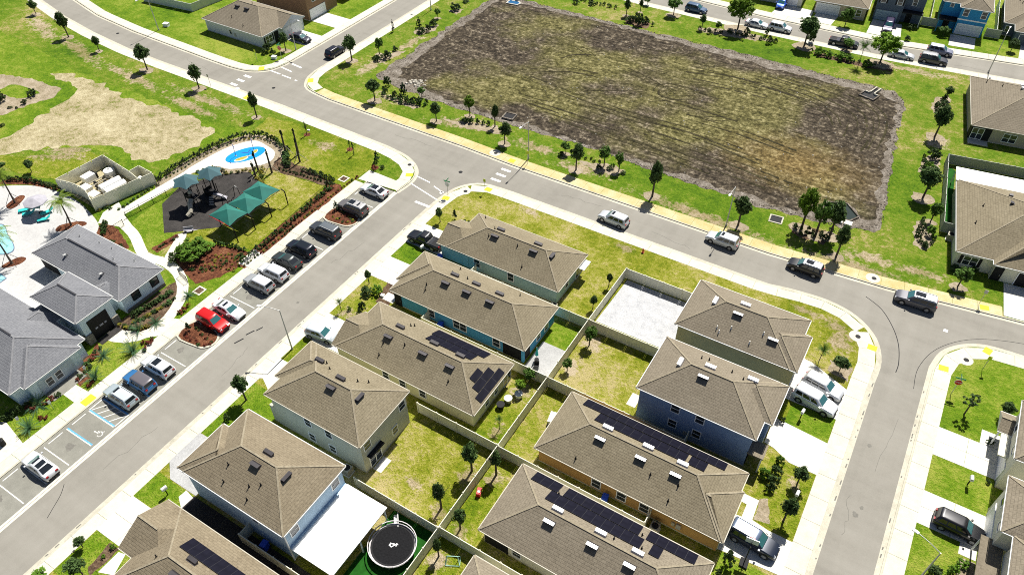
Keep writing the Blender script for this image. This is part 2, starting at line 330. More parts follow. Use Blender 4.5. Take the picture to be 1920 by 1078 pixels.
def rough_edge(pts, step=.8, amp=.25):
    out = []; m = len(pts)
    for i in range(m):
        a, b = Vector(pts[i]), Vector(pts[(i + 1) % m]); L = (b - a).length; n = max(1, int(L / step)); nr = Vector((-(b - a).y, (b - a).x)).normalized() if L > 0 else Vector((0, 0))
        for k in range(n): out.append(tuple(a.lerp(b, k / n) + nr * random.uniform(-amp, amp)))
    return out
_lay = [0]
def patch(name, pts, mat, layer=1, parent=None, base=-.05):
    _lay[0] += 1
    z = .006 * layer + .0007 * (_lay[0] % 8)
    o = MB().prism(pts, base, z).build(name, mat, parent)
    if parent is None: tag(o, kind='structure')
    return o
def disc(cx, cy, r, n=14, irr=.15, sy=1.0):
    return [(cx + math.cos(t) * r * (1 + random.uniform(-irr, irr)), cy + math.sin(t) * r * sy * (1 + random.uniform(-irr, irr))) for t in [2 * math.pi * k / n for k in range(n)]]
def offset_line(pts, d):
    out = []
    for i in range(len(pts)):
        a = Vector(pts[max(0, i - 1)]); b = Vector(pts[min(len(pts) - 1, i + 1)]); t = (b - a).normalized(); out.append((pts[i][0] - t.y * d, pts[i][1] + t.x * d))
    return out
def resample(pts, step):
    d = [0]
    for a, b in zip(pts[:-1], pts[1:]): d.append(d[-1] + math.hypot(b[0] - a[0], b[1] - a[1]))
    n = max(1, round(d[-1] / step)); out = []; k = 0
    for i in range(n + 1):
        t = d[-1] * i / n
        while k < len(d) - 2 and d[k + 1] < t: k += 1
        s = (t - d[k]) / max(1e-9, d[k + 1] - d[k]); out.append((pts[k][0] + (pts[k + 1][0] - pts[k][0]) * s, pts[k][1] + (pts[k + 1][1] - pts[k][1]) * s))
    return out
def ribbon(mb, line, d0, d1, z, mi=0):
    A, B = offset_line(line, d0), offset_line(line, d1)
    for i in range(len(line) - 1): mb.poly([(*A[i], z), (*A[i + 1], z), (*B[i + 1], z), (*B[i], z)][::1 if d1 > d0 else -1], mi)
    return mb
def strip_solid(mb, line, d0, d1, z0, z1, mi=0, gap=0.0):
    """a row of slabs along a line between the offsets d0 and d1"""
    A, B = offset_line(line, d0), offset_line(line, d1); outs = []
    for i in range(len(line) - 1):
        g = gap / max(.01, math.hypot(line[i + 1][0] - line[i][0], line[i + 1][1] - line[i][1]))
        lp = lambda P, Q, t: (P[0] + (Q[0] - P[0]) * t, P[1] + (Q[1] - P[1]) * t)
        outs.append([lp(A[i], A[i + 1], g), lp(A[i], A[i + 1], 1 - g), lp(B[i], B[i + 1], 1 - g), lp(B[i], B[i + 1], g)])
    return outs

# ------------------------------------------------------------------ ground, roads, blocks, kerbs, pavements
ROAD_Z = -.12
road = struct('road', MB().prism(rect(-420, -120, 320, 520), -.5, ROAD_Z).build('road', M_ASPH))
E2R = [(7.3, -25), (7.3, 69.1)] + smooth([(7.3, 69.1), (7.3, 72.9), (6.0, 76.4), (3.2, 78.9), (-.5, 79.9), (-4.9, 79.6), (-8.2, 78.95)], 4, False) + [(-48.8, 78.95)] + smooth([(-48.8, 78.95), (-53.8, 78.5), (-56.4, 76.3), (-57.4, 73.3), (-57.7, 69.5)], 4, False) + [(-57.7, -25)]
E1R = [(-70.2, -25), (-70.2, 69.9), (-64.6, 70.1)] + smooth([(-64.55, 70.3), (-64.3, 73.7), (-65.6, 76.4), (-69, 78.4), (-74, 79.2)], 4, False) + [(-100, 80.0), (-131, 80.1), (-142, 80.4), (-155, 81.6), (-167, 83.4), (-181, 86.5), (-215, 96), (-300, 128)]
E4R = [(-102, 168), (-102, 93)] + smooth([(-102, 93), (-101.2, 89.9), (-98.6, 87.2), (-92.6, 86.2)], 4, False) + [(-62.8, 85.9), (-52.6, 85.45), (-10.3, 85.5), (5.6, 86.6), (22, 88.9), (60, 96)]
E4T = [(60, 162), (10.9, 156.4), (-10, 154.1), (-31, 153.6), (-58, 153.8), (-102, 156)]
E5R = [(-300, 133), (-215, 103), (-187, 94.6), (-172.7, 90.4), (-161, 87.8), (-147.6, 86.6), (-125, 85.9)] + smooth([(-118, 85.8), (-113.6, 86.4), (-110.4, 88.6), (-109.2, 92)], 4, False) + [(-109.1, 104), (-108.7, 190)]
E6R = [(-120, 163), (-50, 160.9), (-33.6, 160.1), (-6.8, 160.4), (15.4, 164), (60, 171)]
E3R = [(60, 89), (30, 83.2)] + smooth([(22.5, 82.4), (18.6, 82.0), (16.0, 80.6), (14.1, 78.2), (13.35, 75.0)], 4, False) + [(13.25, -25)]
block1 = struct('ground', MB().prism(E1R + [(-420, 180), (-420, -25)], -.3, 0).build('ground', G_VERGE))
block2 = struct('ground', MB().prism(E2R, -.3, 0).build('ground', G_DRY))
block3 = struct('ground', MB().prism(E3R + [(60, -25)], -.3, 0).build('ground', G_LUSH))
block4 = struct('ground', MB().prism(E4R + E4T, -.3, 0).build('ground', G_VERGE))
block5 = struct('ground', MB().prism(E5R + [(-108.7, 330), (-300, 330)], -.3, 0).build('ground', G_LUSH))
block6 = struct('ground', MB().prism(E6R + [(60, 400), (-100, 400)], -.3, 0).build('ground', G_LUSH))

def kerb(line, mat=M_KERB):
    line = resample(line, 1.5) if len(line) < 4 else line
    mb = MB()
    for q in strip_solid(mb, line, -.02, .16, 0, 0): mb.prism(q, -.2, .006)
    for q in strip_solid(mb, line, -.5, -.02, 0, 0): mb.prism(q, -.2, -.112)
    struct('kerb', mb.build('kerb', mat))
def fine(line, m=3.0):
    out = [line[0]]
    for a, b in zip(line[:-1], line[1:]):
        L = math.hypot(b[0] - a[0], b[1] - a[1]); n = max(1, int(L / m))
        out += [(a[0] + (b[0] - a[0]) * k / n, a[1] + (b[1] - a[1]) * k / n) for k in range(1, n + 1)]
    return out
def sidewalk(line, d0, d1, mat, name='sidewalk', step=3.0, z=.014):
    root = struct(name, link(name, None))
    mb = MB()
    for i, q in enumerate(strip_solid(mb, resample(line, step), d0, d1, 0, 0, gap=.016)):
        MB().prism(q, -.06, z + random.uniform(-.003, .003)).build('slab', mat, root)
    return root
cut = lambda line, y0, y1: [p for p in fine(line, 1.0) if y0 <= p[1] <= y1]
for L in (E1R[:2], E1R[2:], E2R, E3R, E4R, E4T, E5R, E6R): kerb(fine(L, 2.0) if len(L) > 2 else fine(L, 4))
e2 = fine(E2R, .8)
sw_right = sidewalk([p for p in e2 if p[0] > 5 and p[1] > 20 and p[1] < 77.5], .17, 2.15, M_CONC)
sw_main = sidewalk([p for p in e2 if p[1] >= 77.4 and p[0] < 5.3], .17, 1.75, M_CONC)
sw_street = sidewalk([p for p in e2 if p[0] < -55.5 and -5 < p[1] < 77.5], .17, 1.75, M_CONC)
e1 = fine(E1R, .8)
sw_lot = sidewalk([p for p in e1 if p[0] < -70.1 and p[0] > -71 and -5 < p[1] < 69.9], .17, 1.95, M_CONC)
sw_left = sidewalk([p for p in e1 if p[1] > 70.3 and p[0] > -200 and not (-71 < p[0] < -70.1 and p[1] < 71)], .17, 2.05, M_CONC)
e4 = fine(E4R, .8)
sw_pond = sidewalk([p for p in e4 if p[1] < 88.6 and p[0] > -97 and p[0] < 30], .17, 2.05, M_CONCY)
sw_side = sidewalk([p for p in e4 if p[0] < -96.5 and p[1] < 150], .17, 2.05, M_CONC)
sw_top = sidewalk([p for p in fine(E4T, .8) if -80 < p[0] < 30], .17, 1.7, M_CONC)
e5 = fine(E5R, .8)
sw_corner = sidewalk([p for p in e5 if p[0] > -200 and p[1] < 150], .17, 2.0, M_CONC)
sw_far = sidewalk([p for p in fine(E6R, .8) if -70 < p[0] < 40], .17, 2.4, M_CONC)
sw_east = sidewalk([p for p in fine(E3R, .8) if p[0] < 40 and p[1] > 20], .17, 2.0, M_CONC)
# wider concrete at the lot's end
patch('pavement', [(-71.9, 69.6), (-64.75, 70.3), (-64.75, 71.6), (-66.2, 72.3), (-71.9, 72.4)], M_CONC, 3)

# parking lot, its flush strip, painted lines
lot = struct('parking_lot', MB().prism(rect(-70.15, -25, -64.95, 69.85), -.3, -.111).build('parking_lot', M_LOT))
for x0, x1 in ((-64.95, -64.66), (-64.60, -64.28)): MB().prism(rect(x0, -25, x1, 70.0), -.3, -.106).build('flush_strip', M_CREAMLINE, lot)
MZ = -.1055
def mark(parent, pts, mat=M_LINE, z=MZ, name='lane_marking'): return MB().prism(pts, -.125, z).build(name, mat, parent)
for y in (65.1, 56.5, 53.75, 51.05, 48.4, 45.7, 43.0, 40.2, 37.4, 28.6, 25.9, 12.35, 9.65, 6.95, 4.2): mark(lot, rect(-69.7, y - .06, -65.25, y + .06))
for y in (63.6, 55.1, 52.4, 44.3, 41.6, 30.1, 16.8, 13.8, 8.3): mark(lot, rect(-69.75, y - .9, -69.63, y + .9))
for y in (23.15, 20.15, 18.25, 15.3):
    mark(lot, rect(-69.7, y - .02, -65.3, y + .14), M_BLUEL); mark(lot, rect(-69.7, y - .15, -65.3, y - .03))
for k in range(4): mark(lot, [(-69.6 + k * 1.05, 18.42), (-69.48 + k * 1.05, 18.42), (-68.45 + k * 1.05, 20.0), (-68.57 + k * 1.05, 20.0)])
mark(lot, rect(-69.85, 18.3, -69.73, 20.1)); mark(lot, rect(-65.3, 18.3, -65.18, 20.2))
def isa(cx, cy, s, parent):   # wheelchair pictogram, painted, read from the lane
    mb = MB(); P = lambda a, b: (cx - b * s, cy + a * s)
    def stroke(pts, w=.055):
        for (a, b), (c, d) in zip(pts[:-1], pts[1:]):
            p, q = P(a, b), P(c, d); v = Vector((q[0] - p[0], q[1] - p[1])).normalized() * w; n = (-v.y, v.x)
            mb.prism([(p[0] + n[0], p[1] + n[1]), (p[0] - n[0], p[1] - n[1]), (q[0] - n[0] + v.x * .5, q[1] - n[1] + v.y * .5), (q[0] + n[0] + v.x * .5, q[1] + n[1] + v.y * .5)], -.12, MZ)
    stroke([(.30 * math.cos(t) - .05, .30 * math.sin(t) - .28) for t in [math.radians(150 + 23 * k) for k in range(10)]])
    stroke([(-.08, .45), (-.04, 0), (.26, 0), (.38, -.42), (.5, -.38)]); stroke([(-.06, .2), (.2, .2)])
    mb.prism([P(-.09 + .1 * math.cos(t), .6 + .1 * math.sin(t)) for t in [math.pi * k / 4 for k in range(8)]], -.12, MZ)
    return mb.build('wheelchair_symbol', M_LINE, parent)
isa(-66.05, 16.75, .95, lot)
mark(lot, rect(-69.9, 66.2, -69.75, 67.0))
for pts in ([(-61.5, 74.65), (-64.4, 75.0), (-64.4, 75.2), (-61.5, 74.85)], [(-57.9, 71.55), (-64.0, 72.95), (-64.0, 73.15), (-57.9, 71.75)], [(-58.1, 73.5), (-60.4, 74.2), (-60.4, 74.4), (-58.1, 73.7)], [(-57.9, 69.4), (-60.6, 69.4), (-60.6, 69.85), (-57.9, 69.85)], rect(-58.6, 73.2, -58.2, 73.9),
            [(-108.2, 92.7), (-105.4, 92.4), (-105.4, 92.8), (-108.2, 93.1)], [(-109, 90.7), (-106, 90.3), (-106, 90.6), (-109, 91.0)], [(-110.0, 88.6), (-107.3, 88.5), (-107.3, 88.8), (-110, 88.9)], [(-106.7, 88.4), (-104.3, 88.3), (-104.3, 88.6), (-106.7, 88.7)], rect(-103.2, 88.2, -102.6, 88.5)): mark(road, pts, M_WHITE)
for y in (83.75, 82.2, 80.65): mark(road, rect(-53.7, y - .24, -51.95, y + .24), M_WHITE)
for y in (84.8, 83.0, 81.25): mark(road, rect(-113, y - .3, -111.3, y + .3), M_WHITE)
mark(road, rect(-110.8, 80.1, -110, 80.8), M_WHITE)
mark(road, rect(13.4, 82.2, 13.9, 82.7), M_WHITE)
# scuffs and marks on the asphalt
M_STAIN = plain('oil_stain', (.15, .143, .122), .85, var=.2, scale=4)
def skid(pts, w=.05, mat=M_DARK):
    mb = MB(); ribbon(mb, smooth(pts, 5, False), -w, w, -.1125); o = mb.build('skid_mark', mat, road)
skid([(3.6, 83.6), (5.9, 82.2), (7.8, 79.6), (9.0, 76.9), (9.6, 73.9), (9.6, 72.1)]); skid([(11.9, 70.6), (11.8, 74.3), (13.2, 78.6), (16.4, 82.3), (21.0, 84.6), (28, 86.4)], .03)
skid([(-65.1 + 2.2, 34.4), (-62.5, 35.6)], .09); skid([(-62.7, 36.2), (-62.3, 37.3)], .09); skid([(-62.1, 37.4), (-61.8, 38.3)], .08); skid([(-63.6, 10.6), (-62.8, 9.6), (-62.1, 8.2), (-61.6, 7.2)], .03)
for x, y in ((-104.6, 84.1), (-58.9, 79.6), (-149.8, 84.2)): MB().prism(disc(x, y, .34, 12, 0), -.13, -.108).build('manhole_cover', M_DARK, road)
for x, y, par in ((-67.3, 76.9, sw_left), (-55.4, 75.6, sw_main), (4.2, 75.6, sw_right), (16.4, 78.4, sw_east), (3.6, 87.6, sw_pond), (-56.9, 86.9, sw_pond)):
    MB().prism(disc(x, y, .95, 16, .02), -.06, .022).build('inlet_apron', M_CONC, par); MB().prism(disc(x + .15, y, .33, 12, 0), -.06, .031).build('inlet_cover', M_DARK, par)
for x, y, rz, par in ((-71.0, 19.1, 0, sw_lot), (-65.5, 74.6, .5, sw_left), (-56.9, 72.6, .2, sw_street), (-52.4, 77.8, .0, sw_main), (6.3, 74.6, 0, sw_right), (14.4, 75.6, .1, sw_east), (18.6, 81.3, 1.3, sw_east), (17.3, 89.2, .2, sw_pond), (-53.3, 86.4, 0, sw_pond), (-100.3, 89.6, .7, sw_side), (-111.9, 88.3, .7, sw_corner), (-106.2, 79.0, 0, sw_left)):
    MB().box(-.55, .55, -.75 if x < -70 else -.45, .75 if x < -70 else .45, -.06, .028).build('tactile_pad', M_YPAD, par, (x, y, 0), rz)

rc = random.Random(9)
for x, y, a, L in ((-61.5, 14, 1.5, 7), (-60.2, 30, 1.7, 5), (-62.3, 52, 1.4, 6), (10.6, 57, 1.5, 8), (9.4, 47.5, 1.7, 5), (-42, 82.6, .1, 7), (-26, 81.4, -.1, 6), (-75, 83, .05, 8), (-128, 83.6, -.1, 7), (-105.5, 104, 1.5, 6), (4, 157.5, .1, 6)):
    pts = [(x + math.cos(a) * L * t / 7 + rc.uniform(-.25, .25), y + math.sin(a) * L * t / 7 + rc.uniform(-.25, .25)) for t in range(8)]; mb = MB(); ribbon(mb, pts, -.022, .022, -.1128); mb.build('crack', M_STAIN, road)
for x, y, r in ((-67.4, 41.4, .5), (-67.9, 30.1, .45), (-67.2, 13.9, .55), (-68, 5.6, .6), (-67.7, 65.9, .3), (9.8, 50.5, .3), (10.2, 51.6, .2), (9.2, 59.8, .22), (-61, 44, .2)):
    MB().prism(disc(x, y, r, 14, .35), -.14, -.1085 if x < -65 else -.1122).build('oil_stain', M_STAIN, lot if x < -65 else road)

for y, x in [(rc.uniform(42, 72), 7.62) for _ in range(14)] + [(rc.uniform(46, 74), 13.0) for _ in range(10)] + [(rc.uniform(4, 66), -58.0) for _ in range(14)]:
    L = rc.uniform(.15, .7); MB().prism([(x - .07, y), (x + .06, y + .03), (x + .08, y + L), (x - .05, y + L * .9)], -.13, -.1065).build('gutter_dirt', M_STAIN, road)
# planted islands in the lot
def island(pts, inner):
    root = tag(MB().prism(pts, -.3, .0).build('kerb_island', M_KERB), kind='structure'); MB().prism(inner, -.1, .035).build('mulch', M_MULCHR, root)
island(smooth([(-70.15, 59.2), (-70.15, 62.4), (-67, 62.5), (-65.5, 62.2), (-64.85, 60.9), (-65.5, 59.6), (-67, 59.2)], 3), smooth([(-69.95, 59.4), (-69.95, 62.2), (-67, 62.3), (-65.7, 62.0), (-65.1, 60.9), (-65.7, 59.8), (-67, 59.4)], 3))
island(smooth([(-70.15, 31.4), (-70.15, 34.6), (-67, 34.7), (-65.5, 34.4), (-64.85, 33.1), (-65.5, 31.8), (-67, 31.4)], 3), smooth([(-69.95, 31.6), (-69.95, 34.4), (-67, 34.5), (-65.7, 34.2), (-65.1, 33.1), (-65.7, 32.0), (-67, 31.6)], 3))

def jag(pts, step, amp):
    a = smooth(rough_edge(pts, step, amp), 3); return [(x + random.uniform(-.13, .13), y + random.uniform(-.13, .13)) for x, y in a]
# driveways, walks, slabs, lawns by the houses
def drive(p):
    if len(p) == 4 and p[0][1] == p[1][1] and p[1][0] == p[2][0]:     # cast in separate slabs with open joints
        root = struct('driveway', link('driveway', None)); x0, x1 = sorted((p[0][0], p[1][0])); y0, y1 = sorted((p[0][1], p[2][1])); nx, ny = max(1, round((x1 - x0) / 3.1)), max(1, round((y1 - y0) / 2.6))
        for i in range(nx):
            for j in range(ny): MB().box(x0 + (x1 - x0) * i / nx + .016, x0 + (x1 - x0) * (i + 1) / nx - .016, y0 + (y1 - y0) * j / ny + .016, y0 + (y1 - y0) * (j + 1) / ny - .016, -.05, .026 + random.uniform(-.003, .003)).build('slab', M_DRIVE, root)
    else: patch('driveway', p, M_DRIVE, 4)
for p in (rect(-56.0, 61.2, -49.6, 65.9), rect(-56.0, 53.0, -50.0, 57.5), rect(-56.0, 39.8, -49.5, 44.5), [(-56, 31.9), (-55.6, 32.1), (-53.9, 31.2), (-49.7, 31.2), (-49.7, 35.5), (-56, 35.5)], rect(-56, 9.0, -50.2, 13.5),
          [(5.2, 62.3), (5.2, 66.3), (.6, 68.4), (-.9, 68.6), (-.9, 61.4), (5.2, 61.35)], [(5.2, 53), (5.2, 57.6), (-.9, 58.1), (-.9, 54.2), (.2, 54), (2.2, 53.0)], [(5.2, 40.1), (5.2, 44.1), (2.7, 44.1), (.95, 44.4), (.85, 46.9), (-1, 46.9), (-1, 45.9), (-.1, 45.8), (-.1, 44.2), (-1, 44.1), (-1, 39.6)],
          rect(15.3, 62.1, 21.6, 66.3), rect(19.5, 66.3, 21.6, 68.4), rect(15.3, 52.7, 21.5, 57.0), rect(19.4, 51.3, 21.0, 52.7), rect(-110.7, 99.9, -116.9, 104.9), rect(-110.7, 109.2, -117.9, 114.0),
          [(-33.6, 162.4), (-25.4, 162.7), (-26.0, 168), (-33, 168)], [(-25.2, 162.7), (-21, 162.8), (-20.7, 168), (-25.2, 167.6)], [(-13.8, 162.9), (-7.2, 163.2), (-8.2, 170.4), (-14.0, 170.2)], [(1.6, 165.4), (6.3, 166), (5.9, 171.2), (1.2, 171)], [(14.2, 166.3), (22, 167.3), (21, 176), (14.0, 175)]): drive(p)
patch('driveway', [(19.6, 88.9), (34, 90.4), (34, 97), (18.9, 95.6)], M_DRIVE, 4)
patch('driveway', [(-56.05, 22.7), (-56.05, 18.4), (-54.2, 16.9), (-50.2, 16.9), (-50.2, 22.8)], M_PAVER, 4)
for p, m in ((rect(-55.9, 4.0, -50.2, 9.0), G_LUSH), (rect(-55.95, 57.45, -52.0, 61.2), G_LUSH), (rect(-55.95, 44.5, -50.4, 52.9), G_MID), (rect(-56, 35.5, -50.5, 39.7), G_MID), (rect(-56, 22.75, -50, 31.1), G_LUSH), ([(-55.95, 13.5), (-50.5, 13.6), (-50.4, 16.8), (-54.1, 16.8), (-55.95, 16.9)], G_LUSH),
             (rect(-29.7, 50.6, -25.6, 58.9), G_LUSH), (rect(.2, 57.6, 5.1, 61.3), G_LUSH), (rect(.3, 44.5, 5.1, 53), G_MID), (rect(-29.4, 38, -25.6, 48.6), G_MID), (rect(-25.3, 17, -21.9, 37.3), G_MID), (rect(-25.2, 38, -21.9, 48.5), G_MID), (rect(-.6, 30, 5.1, 39.6), G_LUSH),
             (rect(-36, 27, -25.7, 37.6), G_DRY), (rect(-25.3, 49, -15.3, 59.2), G_DRY)): patch('lawn', p, m, 1)
patch('patio', [(-25.25, 61.1), (-15.2, 61.1), (-15.2, 70.2), (-25.0, 70.2)], M_SHELL, 3)
patch('patio', rect(-29.4, 49.0, -26.2, 54.6), M_PAVER, 3)
for p in (rect(-36.2, 29.15, -35.1, 31.0), rect(-16.3, 51.1, -15.2, 53.0), rect(-51.7, 50.2, -49.9, 51.6), [(-52.0, 8.6), (-51.2, 8.8), (-50.4, 6.8), (-52.0, 6.2)], [(-51.7, 15.9), (-50.4, 15.1), (-50.3, 16.6), (-51.6, 16.85)], rect(-50.2, 6.6, -48.9, 8.4)): patch('patio_slab', p, M_DRIVE, 3)
patch('artificial_turf', rect(-31.2, 15.9, -25.7, 26.4), M_TURF, 2); patch('gravel', rect(-50.4, 14.6, -31.4, 16.8), M_RUBBER, 2)
patch('artificial_turf', [(8.0, 120.9), (10.0, 103.0), (11.0, 103), (9.4, 120.0)], M_TURF, 2)
patch('mulch_bed', rough_edge([(-53, 53), (-52.1, 49.4), (-50.2, 49.3), (-50.2, 53)], .5, .12), M_MULCHB, 2)
patch('mulch_bed', rough_edge([(.9, 47.0), (1.6, 47.6), (2.6, 44.8), (1.1, 44.5)], .4, .1), M_MULCHP, 2)
patch('mulch_bed', rough_edge([(-53.6, 8.9), (-52.2, 8.9), (-52.3, 5.6), (-53.3, 6.0)], .5, .12), M_MULCHB, 2)
patch('mulch_bed', rough_edge([(2.5, 68.2), (5.0, 67.5), (5.0, 70.0), (2.4, 70)], .5, .2), M_MULCHP, 2)
patch('mulch_bed', rough_edge(rect(19.6, 48.4, 21, 51.0), .5, .1), M_MULCHP, 2)
# dry, half dead strips of turf and small bare patches on the verges
for p, m in (([(-84.5, 91.5), (-82, 91.6), (-77, 91.2), (-76, 92.5), (-82, 92.9)], M_MULCHP), ([(-71, 91), (-66, 92.6), (-61, 93.6), (-58, 94.4), (-59, 92.2), (-66, 90.5)], M_MULCHP), ([(-44, 91.7), (-39, 93.6), (-36, 93.4), (-37, 91.2), (-41, 90.9)], M_MULCHP), ([(-9.5, 92.3), (-8, 94.0), (-4.6, 94.4), (-3.2, 93.4), (-4, 91.3), (-7, 91.0)], M_MULCHB), ([(6.3, 103.5), (7.8, 104.6), (8.9, 102), (9.6, 99.2), (8.6, 97), (7.1, 97.6), (6.5, 100)], M_MULCHP), ([(4.3, 120.9), (4.9, 122.6), (6.6, 122.7), (7.1, 119), (6.1, 116.0), (4.2, 116.6)], M_MULCHP), ([(3.1, 142.8), (4.9, 144.4), (5.4, 142.2), (4.6, 137.6), (3.2, 136.6), (2.6, 140)], M_MULCHP), ([(-21, 149.1), (-15, 149.4), (-9, 149.2), (-6, 150.4), (-6, 148.4), (-14, 147.4), (-20, 147.4)], M_MULCHB), ([(-59.5, 144.6), (-54, 144.9), (-54, 141.8), (-59, 141.9)], M_MULCHB), ([(-43, 149), (-33, 150.7), (-29, 149.6), (-33, 147.8), (-43, 146.2)], M_MULCHP), ([(-94.6, 105.6), (-92, 108.6), (-91.9, 105), (-93, 101.5), (-94.9, 101.9)], M_MULCHP), ([(-95.7, 117.4), (-92.9, 121.7), (-92, 119), (-93.6, 115.3), (-95.5, 115.8)], M_MULCHP), ([(-95.5, 128.5), (-92.6, 131), (-92.4, 127.6)], M_MULCHP)): patch('mulch_bed', rough_edge(p, .5, .3), m, 1)
patch('lawn', rough_edge([(-74.4, 77), (-72, 73), (-72, 49), (-75.5, 48), (-75.5, 66.5), (-86, 67), (-88, 70.5), (-97, 72), (-98, 75.8), (-90, 77.4)], 1.5, .3), G_MID, 1)
patch('meadow', rough_edge([(-182, 73), (-160, 71), (-142, 69.3), (-118, 69.4), (-103, 69.4), (-98, 72), (-99, 70), (-101, 64), (-104, 54), (-118, 53.4), (-126, 47), (-130, 42), (-140, 36), (-180, 40)], 2, .4), G_LUSH, 1)
patch('bare_lot', jag(smooth([(-133, 45.5), (-132.5, 51), (-134.2, 57.7), (-135.4, 63.4), (-140, 66), (-146, 65.6), (-142, 67.8), (-133.7, 68.4), (-123.4, 67.5), (-114.3, 68.8), (-107.6, 68.3), (-103, 68.1), (-101.8, 63.2), (-102.8, 59.0), (-103.6, 56.2), (-108, 55), (-112.3, 55.5), (-117.6, 54.0), (-124.5, 48.6), (-128.6, 44.3)], 3), 1.1, .75), M_SAND, 2)
patch('bare_patch', rough_edge([(-156, 60.5), (-147, 62.9), (-139.5, 63.3), (-137.6, 60.6), (-139, 57), (-140, 52), (-150, 50)], .7, .3), M_MULCHP, 2)
patch('meadow', rough_edge([(-149, 59.6), (-144.5, 60.6), (-141.3, 60.3), (-142.5, 57.2), (-149, 56)], .7, .3), G_LUSH, 3)
patch('lawn', rough_edge([(-145, 50), (-131, 42.6), (-121, 42.4), (-112, 45), (-109.3, 53), (-116, 52.6), (-124, 46.2), (-130, 43.3), (-137, 50)], 1.2, .3), G_MID, 3)

# dry pond: rubble bank, bed, tyre tracks
bank_pts = [(-90.6, 97.5), (-86, 95.9), (-76.8, 95.4), (-62.5, 95.4), (-45.5, 96.2), (-32.3, 95.4), (-13.5, 95.2), (-9, 95.8), (-2.5, 96.3), (1.3, 97.9), (2.3, 99.4), (2.2, 102), (1.4, 108.6), (-.3, 123.4), (-1.6, 138.6), (-4.1, 141), (-27.8, 141.4), (-53.4, 141), (-84.7, 141.4), (-90.4, 141)]
bed_pts = [(-87.6, 102.2), (-86.5, 98.9), (-82.1, 98.3), (-76.8, 97.1), (-64.5, 96.9), (-41.2, 97.0), (-31.7, 96.8), (-13.8, 96.9), (-9.6, 96.8), (-7.4, 99.2), (-6.3, 101.8), (-2.8, 102), (-.9, 100.2), (.6, 101.0), (.9, 103), (.2, 107.3), (-1.2, 120.8), (-2.9, 136.8), (-6.1, 138.8), (-26.2, 138.2), (-53, 139.5), (-83.6, 139.6), (-88.3, 139), (-88.8, 120)]
bank = patch('pond_bank', jag(bank_pts, 1.4, .5), M_BANK, 2); bed = patch('dry_pond', jag(bed_pts, 1.3, .6), M_POND, 4)
def inside(p, poly):
    c = False
    for i in range(len(poly)):
        (x1, y1), (x2, y2) = poly[i], poly[i - 1]
        if (y1 > p[1]) != (y2 > p[1]) and p[0] < (x2 - x1) * (p[1] - y1) / (y2 - y1) + x1: c = not c
    return c
mb = MB(); rnd = random.Random(5); cnt = 0
def rock(mb, x, y, r, z=.02):
    i = len(mb.v); n = 5; a0 = rnd.random() * 6
    ring = [(x + math.cos(a0 + k * 2 * math.pi / n) * r * rnd.uniform(.7, 1.2), y + math.sin(a0 + k * 2 * math.pi / n) * r * rnd.uniform(.7, 1.2), z) for k in range(n)]
    top = [(x + (p[0] - x) * .55, y + (p[1] - y) * .55, z + r * rnd.uniform(.4, .8)) for p in ring]
    mb.v += ring + top
    for k in range(n): mb.f.append((i + k, i + (k + 1) % n, i + n + (k + 1) % n, i + n + k)); mb.mi.append(0)
    mb.f.append(tuple(i + n + k for k in range(n))); mb.mi.append(0)
per = resample(bank_pts + bank_pts[:1], .22)
for p in per:
    for _ in range(3):
        q = (p[0] + rnd.gauss(0, .7), p[1] + rnd.gauss(0, .55))
        if inside(q, bank_pts) and not inside(q, bed_pts): rock(mb, q[0], q[1], rnd.uniform(.05, .15))
tag(mb.build('rubble', M_BANK), kind='stuff')
mb = MB()
for _ in range(260):
    q = (rnd.uniform(-88, 1), rnd.uniform(97, 139))
    if inside(q, bed_pts): rock(mb, q[0], q[1], rnd.uniform(.05, .16), .03)
for _ in range(46): rock(mb, -81.8 + rnd.gauss(0, .9), 98.9 + rnd.gauss(0, .8), rnd.uniform(.15, .42), .03)
tag(mb.build('scattered_stones', M_BOULD), kind='stuff')
def track(pts, gap=1.5, w=.16, both=True):
    line = resample(smooth(pts, 6, False), .8); line = [(x + rnd.uniform(-.05, .05), y + rnd.uniform(-.06, .06)) for x, y in line]; mb = MB()
    for d in ((-gap / 2, gap / 2) if both else (0,)):
        A = offset_line(line, d)
        for i in range(len(A) - 1):
            if rnd.random() < .93:
                ww = w * (.55 + .4 * math.sin(i * .23 + d * 3 + line[0][1]) + rnd.uniform(-.12, .2)); ribbon(mb, [A[i], A[i + 1]], -ww, ww, .046 + .0006 * len(bed.children))
    mb.build('tyre_track', M_RUT, bed)
